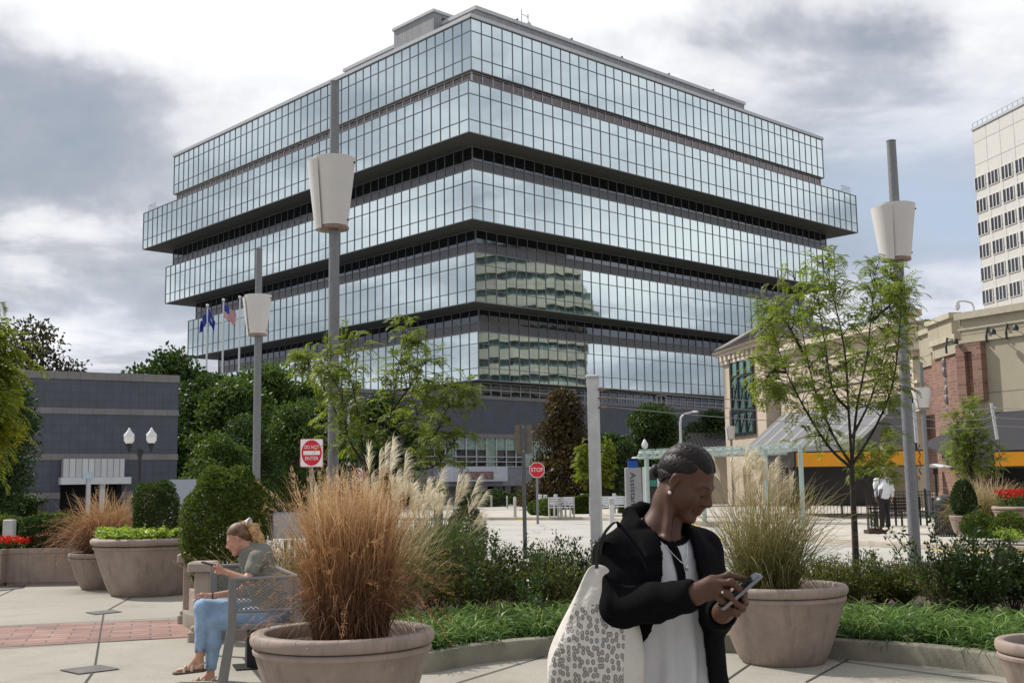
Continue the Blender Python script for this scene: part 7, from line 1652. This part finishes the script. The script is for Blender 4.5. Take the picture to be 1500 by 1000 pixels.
# near hand: five fingers over the phone
hk = .0045
F.cone(wrN, Zz(702, 622, 0), .0235, .023, .012); F.cone(wrN, Zz(712, 598, -.004), .020, .0155, .012); F.cone(wrN, Zz(704, 645, -.006), .020, .015, .012)
for pts, r0 in (([(716, 592, -.002), (775, 574, -.004), (834, 584, .004)], .0092), ([(724, 607, -.014), (786, 600, -.024), (834, 642, -.012)], .0094), ([(722, 628, -.016), (776, 648, -.026), (812, 692, -.012)], .0090), ([(708, 645, -.012), (748, 674, -.018), (776, 700, -.008)], .0080)):
    pp = [Zz(*q) for q in pts]; m1 = pp[1] * .35 + pp[2] * .65; F.chain([pp[0], pp[1], m1, pp[2]], [r0, r0 * .93, r0 * .86, r0 * .72], hk); F.ell(pp[0], (r0 * 1.2,) * 3, None, .005); F.ell(pp[1], (r0 * 1.06,) * 3, None, .003)
F.chain([Zz(676, 636, .014), Zz(724, 628, .034), Zz(782, 612, .034)], [.014, .0105, .0085], .006)
# far hand: cradles the phone from below
F.cone(wrF, Zz(778, 690, .036), .023, .025, .012); F.cone(wrF, Zz(790, 705, .02), .020, .018, .012)
for pts in ([(792, 672, .034), (838, 662, .026), (842, 640, .004)], [(790, 690, .034), (842, 684, .020), (834, 662, -.004)], [(788, 706, .030), (832, 706, .012), (818, 688, -.008)], [(782, 718, .024), (812, 724, .006), (796, 712, -.010)]):
    pp = [Zz(*q) for q in pts]; F.chain(pp, [.0092, .0086, .0068], hk)
F.chain([Zz(770, 682, .055), Zz(800, 640, .056), Zz(838, 612, .045)], [.013, .010, .008], .005)
# legs
for g in (-1, 1):
    hp = Lc(g * .08, 0, .90); kn_ = Lc(g * .085, .06 + .05 * g, .50); an_ = Lc(g * .085, .02 + .12 * g, .09); F.chain([hp, kn_, an_], [.085, .055, .036], .02); F.cone(an_, an_ + fv * .14 - v3(0, 0, .055), .036, .026, .015)
skin('body', F, [M_skind, M_lipd], wo, lambda P: face_index(P, hc, HR, hs), 1); brows(T, hs, M_browd, wo, F)
del F
# hair drawn back in cornrows to a small bun
F = Field(hc - .15, hc + .15, .0024); F.ell(T(0, -.009, .039), np.array([.0815, .0945, .0920]) * hs, HR, .01); F.ell(T(0, -.040, .012), np.array([.064, .056, .072]) * hs, HR, .02)
q = ((F.all() - hc) @ HR) / hs; x, y, z = q[..., 0], q[..., 1], q[..., 2]; phi = np.arctan2(x, z + .02); F.f += (.0085 * (1 - np.abs(np.sin(phi * 5.5 + 3.2 * (y + .05))) ** .6) * np.clip((y + .11) * 12, 0, 1) + .0007 * np.sin(y * 330 + 9 * np.sin(phi * 13))).astype(np.float32)
line = np.where(y > 0, .036 + .52 * y, .036 + 1.25 * y) + .0035 * np.sin(phi * 13) + .012 * np.exp(-((np.abs(x) - .05) / .014) ** 2) * (y > .03) ; F.f = np.maximum(F.f, ((line - z) * .55).astype(np.float32)); F.ell(T(.016, -.098, -.022), (.017, .017, .020), None, .004); F.ell(T(.0, -.092, .008), (.014, .016, .018), None, .004); skin('hair', F, M_hair, wo)
b = MB(); b.sphere(tuple(T(.080, .000, -.042)), .0048, 10, 8); b.build('earring', mat('pearl', (.7, .66, .6), .2), wo, smooth=True)
# blouse and blazer are turned round the same torso profile
PZ = [.70, .85, .95, 1.05, 1.15, 1.25, 1.32, 1.37, 1.405, 1.43, 1.47]; PA = [.205, .20, .178, .158, .155, .158, .158, .150, .112, .074, .058]; PB = [.155, .15, .132, .118, .115, .116, .108, .092, .072, .060, .050]
def prof(P, off=0.0):
    d = P - O; u = d @ rv; v = d @ fv; z = P[..., 2]; a = np.interp(z, PZ, PA) + off; b_ = np.interp(z, PZ, PB) + off; rr = np.sqrt((u / a) ** 2 + (v / b_) ** 2); return (rr - 1) * np.minimum(a, b_), u, v, z
F = Field(Lc(0, 0, .72) - v3(.27, .27, 0), Lc(0, 0, 1.46) + v3(.27, .27, 0), .0042); P = F.all(); d, u, v, z = prof(P, 0)
ang_ = np.arctan2(u, v); fold = .012 * np.clip((1.26 - z) / .3, 0, 1) * np.sin(ang_ * 12 + 1.2 * np.sin(z * 7) + z * 3) + .003 * np.sin(ang_ * 4 + z * 22)
neck = np.sqrt((u / .064) ** 2 + ((v - .006) / .066) ** 2) ; nl = (1 - neck) * .062
d = d + fold; d = np.maximum(d, .735 - z); d = np.maximum(d, z - (1.492 - .62 * np.clip(v + .02, 0, .2))); d = np.maximum(d, np.where(z > 1.34, nl, -1))
F.f = d.astype(np.float32)
def blouse_i(C):
    dd = C - O; uu = dd @ rv; vv = dd @ fv; zz_ = C[:, 2]; mi = np.zeros(len(C), int); nk = np.sqrt((uu / .064) ** 2 + ((vv - .006) / .066) ** 2); mi[(nk < 1.17) & (zz_ > 1.34)] = 1; return mi
skin('blouse', F, [M_blouse, M_blz], wo, blouse_i, 1)
F = Field(np.array([.06, 2.76, .66]), np.array([.80, 3.42, 1.53]), .0042); P = F.all(); d, u, v, z = prof(P, .022)
ang_ = np.arctan2(u, v); d = d + .006 * np.clip((1.15 - z) / .3, 0, 1) * np.sin(ang_ * 6 + z * 4); d = np.maximum(d, z - 1.435); F.f = np.minimum(d, .2).astype(np.float32)
for s_, e_ in ((shN, elN), (shF, elF)): F.cone(s_ + v3(0, 0, -.004), s_ * .4 + e_ * .6, .053, .049, .03)
F.cone(shN + v3(0, 0, -.006), Lc(.06, -.035, 1.435), .048, .032, .03); F.cone(shF + v3(0, 0, -.006), Lc(-.06, -.035, 1.435), .048, .032, .03); F.cone(Lc(.06, -.035, 1.435), Lc(-.06, -.035, 1.435), .032, .032, .02)
di, _, _, _ = prof(P, .006); uR = np.interp(z, [.66, .85, 1.0, 1.10, 1.17, 1.28, 1.36, 1.42, 1.48], [.40, .35, .27, .185, .130, .104, .084, .070, .070]); uL = np.interp(z, [.66, .85, 1.0, 1.15, 1.28, 1.36, 1.42, 1.48], [-.13, -.09, -.052, -.034, -.028, -.030, -.042, -.060])
front = v > np.interp(z, [.7, .9, 1.0, 1.1], [-.06, -.03, 0, .0]); opening = np.minimum(np.minimum(uR - u, u - uL), np.where(front, .05, -.05)); F.f = np.maximum(F.f, opening.astype(np.float32)); F.f = np.maximum(F.f, (-di).astype(np.float32)); F.f = np.maximum(F.f, (.70 - z).astype(np.float32))
# sleeves below the shoulder are closed tubes down to the cuffs
cuN = wrN * .93 + elN * .07; F.chain([shN * .4 + elN * .6, elN, elN * .45 + cuN * .55, cuN], [.049, .050, .046, .040], .02); cuF = wrF * .9 + elF * .1; F.chain([shF * .4 + elF * .6, elF, cuF], [.050, .050, .040], .02)
sl_, Pn = F.sub(elN - .16, elN + v3(.26, .16, .2)); wv = (.0035 * np.sin(Pn[..., 0] * 95 + Pn[..., 2] * 60 + 2.5 * np.sin(Pn[..., 2] * 42) + 2 * np.sin(Pn[..., 0] * 31))) * np.exp(-np.linalg.norm(Pn - elN, axis=-1) * 4.5); F.f[sl_] += wv.astype(np.float32)
# lapels and collar: a second ply beside the opening
dl, _, _, _ = prof(P, .031); wl_ = np.interp(z, [1.06, 1.14, 1.22, 1.30, 1.38, 1.42], [.0, .012, .028, .040, .040, .036]); lap = np.maximum(dl, -(prof(P, .018)[0])); near = np.maximum(uR - .004 - u, u - (uR + wl_)); far_ = np.maximum(u - uL - .004 + 0, (uL - wl_) - u)
lm = np.maximum(lap, np.minimum(near, far_)); lm = np.maximum(lm, np.where(v > 0, -1, 1)); lm = np.maximum(lm, np.maximum(z - 1.43, 1.06 - z)); F.f = np.minimum(F.f, lm.astype(np.float32))
for g in (-1, 1): F.chain([Lc(g * .055, .060, 1.395), Lc(g * .080, .015, 1.440), Lc(g * .066, -.045, 1.470), Lc(0, -.078, 1.482)], [.012, .018, .021, .022], .006, flat=((fv * .3 + rv * g * .9).tolist(), 1.6))
for c0_, c1_, r_ in ((cuN, wrN + (wrN - elN) * .2, .034), (cuF, wrF + (wrF - elF) * .2, .033)): F.cone(c0_ + (c1_ - c0_) * .45, c1_, r_ * .92, r_ * .92, .003, 'sub')
skin('blazer', F, M_blz, wo, smooth_it=3); del F
b = MB(); rg = []
for i in range(34):
    z_ = 1.400 - .165 * i / 33; row = []
    for u_ in (.012, .025, .038):
        a_i, b_i = float(np.interp(z_, PZ, PA)), float(np.interp(z_, PZ, PB)); v_ = b_i * math.sqrt(1 - (u_ / a_i) ** 2); an = math.atan2(u_, v_)
        fo = .012 * min(1, max(0, (1.26 - z_) / .3)) * math.sin(an * 12 + 1.2 * math.sin(z_ * 7) + z_ * 3) + .003 * math.sin(an * 4 + z_ * 22); row.append(tuple(Lc(u_, v_ - fo + .0045, z_)))
    rg.append(row)
b.rings(rg, False, False, close=False); b.build('blouse_placket', M_blz, wo, smooth=True)
# trousers, shoes
F = Field(Lc(0, 0, .02) - v3(.3, .35, 0), Lc(0, 0, .98) + v3(.3, .35, 0), .009); F.cone(Lc(0, 0, .95), Lc(0, 0, .88), .125, .14, .03)
for g in (-1, 1): hp = Lc(g * .08, 0, .88); kn_ = Lc(g * .085, .06 + .05 * g, .50); an_ = Lc(g * .085, .02 + .12 * g, .11); F.chain([hp, kn_, an_], [.105, .082, .078], .03)
skin('trousers', F, M_dtr, wo, smooth_it=1)
for g in (-1, 1):
    an_ = Lc(g * .085, .02 + .12 * g, .07); F = Field(an_ - .17, an_ + .22, .007); F.cone(an_ - v3(0, 0, .02), an_ + fv * .15 - v3(0, 0, .035), .042, .032, .015); F.f = np.maximum(F.f, .006 - F.all()[..., 2].astype(np.float32)); skin('shoe', F, M_fence, wo)
# necklace with pendant
b = MB(); nk = []
for i in range(15): t = -.62 + 1.24 * i / 14; nk.append(tuple(Lc(.012 + t * .062, .088 - .065 * abs(t) ** 1.7 + .022, 1.345 + .10 * abs(t) ** 1.5)))
b.tube(nk, .0011, 5); nb_ = b.build('necklace', mat('silver_chain', (.6, .6, .62), .25, metal=.9), wo); b = MB(); c = Lc(.012, .1215, 1.334); b.sphere(tuple(c), (.005, .003, .008), 10, 8); b.build('pendant', mat('silver_pendant', (.45, .45, .47), .25, metal=.9), nb_, smooth=True)
b = MB(); rc = Zz(752, 640, -.028); b.sphere(tuple(rc), .0030, 8, 6); b.build('ring', mat('diamond', (.9, .9, .92), .1), wo)
# phone
a_, c_ = Vector(Zz(768, 682, .008)), Vector(Zz(898, 570, .012)); e_ = (c_ - a_).normalized(); nn_ = Vector((-.5, -.02, .85)); nn_ = (nn_ - e_ * nn_.dot(e_)).normalized(); s_ = e_.cross(nn_).normalized(); ctr = c_ - e_ * .064
Mx = Matrix(((e_.x, s_.x, nn_.x, ctr.x), (e_.y, s_.y, nn_.y, ctr.y), (e_.z, s_.z, nn_.z, ctr.z), (0, 0, 0, 1)))
ph = thing('phone', 'dark silver smartphone in both hands of the standing woman', 'phone', tuple(ctr))
def rbox(L_, Wd, H_, r, M, zc=0): b = MB(); pl = rrect(L_, Wd, r, 4); b.rings([[M @ Vector((x, y, zc - H_ / 2)) for x, y in pl], [M @ Vector((x, y, zc + H_ / 2)) for x, y in pl]]); return b
rbox(.128, .066, .0075, .010, Mx).build('case', mat('silver_phone_case', (.20, .20, .22), .25, metal=.7, var=.03), ph, smooth=True, sharp=30); rbox(.120, .060, .001, .006, Mx, .0044).build('screen', mat('phone_screen', (.01, .01, .012), .08, var=0), ph)
# tote bag
M_toteW = mat('off_white_tote', (.50, .48, .44), .75, var=.08, scale=6, bump=.025, bscale=9)
def totemat():
    m, nt, b = newmat('spotted_tote_print'); L = nt.links.new; tc = N(nt, 'ShaderNodeTexCoord'); mp_ = N(nt, 'ShaderNodeMapping'); mp_.inputs['Scale'].default_value = (82, 82, 60); L(tc.outputs['Object'], mp_.inputs[0])
    v = N(nt, 'ShaderNodeTexVoronoi', Scale=1.0, Randomness=.7); v.voronoi_dimensions = '2D'; s2_ = N(nt, 'ShaderNodeSeparateXYZ'); c2_ = N(nt, 'ShaderNodeCombineXYZ'); L(mp_.outputs[0], s2_.inputs[0]); L(s2_.outputs[0], c2_.inputs[0]); L(s2_.outputs[2], c2_.inputs[1]); L(c2_.outputs[0], v.inputs['Vector']); cr = N(nt, 'ShaderNodeValToRGB'); L(v.outputs['Distance'], cr.inputs[0]); cr.color_ramp.interpolation = 'LINEAR'; el = cr.color_ramp.elements
    el[0].position = 0; el[0].color = (.26, .23, .20, 1); el[1].position = .50; el[1].color = (.52, .50, .46, 1); q = el.new(.20); q.color = (.30, .27, .24, 1); q = el.new(.27); q.color = (.14, .125, .11, 1); q = el.new(.36); q.color = (.12, .11, .10, 1); q = el.new(.42); q.color = (.50, .48, .44, 1)
    L(cr.outputs[0], b.inputs['Base Color']); b.inputs['Roughness'].default_value = .7; n2 = N(nt, 'ShaderNodeTexNoise', Scale=9.0, Detail=3.0, Distortion=1.5); L(tc.outputs['Object'], n2.inputs['Vector']); bp = N(nt, 'ShaderNodeBump', Strength=1.0, Distance=.03); L(n2.outputs['Fac'], bp.inputs['Height']); L(bp.outputs[0], b.inputs['Normal']); return m
M_tote = totemat(); Yb = 2.98
tote = thing('tote_bag', 'white tote bag printed with grey spots, hung behind the standing woman', 'bag', (W(865, 990, Yb).x, Yb, .93))
lev = [(826, 866, 886, .012, 0), (850, 852, 902, .03, 0), (885, 836, 925, .07, .005), (920, 820, 938, .10, .01), (950, 806, 942, .125, .01), (975, 797, 944, .14, .01), (1000, 799, 944, .145, .01), (1022, 806, 940, .13, .01)]
rings = []; NP = 44
for py, pl_, pr_, dep, sh in lev:
    a, c = W(pl_, py, Yb), W(pr_, py, Yb); cx = (a.x + c.x) / 2; hw = (c.x - a.x) / 2; ring = []
    for i in range(NP):
        t = 2 * PI * i / NP; ct, st_ = math.cos(t), math.sin(t); ex = .45; X_ = hw * math.copysign(abs(ct) ** ex, ct); Y_ = dep / 2 * math.copysign(abs(st_) ** ex, st_)
        w_ = .004 * math.sin(5 * t + py * .05) ; ring.append((cx + X_ * math.cos(.25) + w_, Yb + Y_ - X_ * .22, a.z + .004 * math.sin(7 * t)))
    rings.append(ring)
b = MB(); b.rings(rings[::-1], True, True)
# sides and top gusset plain, broad face printed
nf = len(b.f); 
for k_ in range(nf - 2):
    r_i, j = divmod(k_, NP); t = 2 * PI * (j + .5) / NP
    plain = abs(math.cos(t)) ** .45 > .93 and math.cos(t) < 0 or (math.cos(t) > 0 and abs(math.cos(t)) ** .45 > .62) or r_i >= 5
    b.m[k_] = 0 if plain else 1
bo_ = b.build('bag_body', [M_toteW, M_tote], tote, smooth=True, sharp=60); sb_ = bo_.modifiers.new('sub', 'SUBSURF'); sb_.levels = 1; sb_.render_levels = 2
for dx, dy in ((0, -.02), (10, .03)):
    pts = [W(874 + dx, 832, Yb + dy), W(876 + dx * .6, 805, Yb + dy - .0), W(886, 780, Yb + dy * .5 + .0), W(902, 764, Yb + .05), W(906, 775, Yb + .14), W(896, 810, Yb + .16), W(884 + dx, 836, Yb + .05 + dy)]
    b = MB(); pl = arc3([Vector(p) for p in pts], 6); rg = []
    for i, p in enumerate(pl): t = (pl[min(i + 1, len(pl) - 1)] - pl[max(i - 1, 0)]).normalized(); n_ = t.cross(Vector((0, 1, .2))).normalized(); s2 = Vector((.3, .9, 0)).normalized(); rg.append([p + s2 * .013 + n_ * .0015, p - s2 * .013 + n_ * .0015, p - s2 * .013 - n_ * .0015, p + s2 * .013 - n_ * .0015])
    b.rings(rg); b.build('strap', mat('dark_strap', (.03, .028, .026), .7), tote, smooth=True)
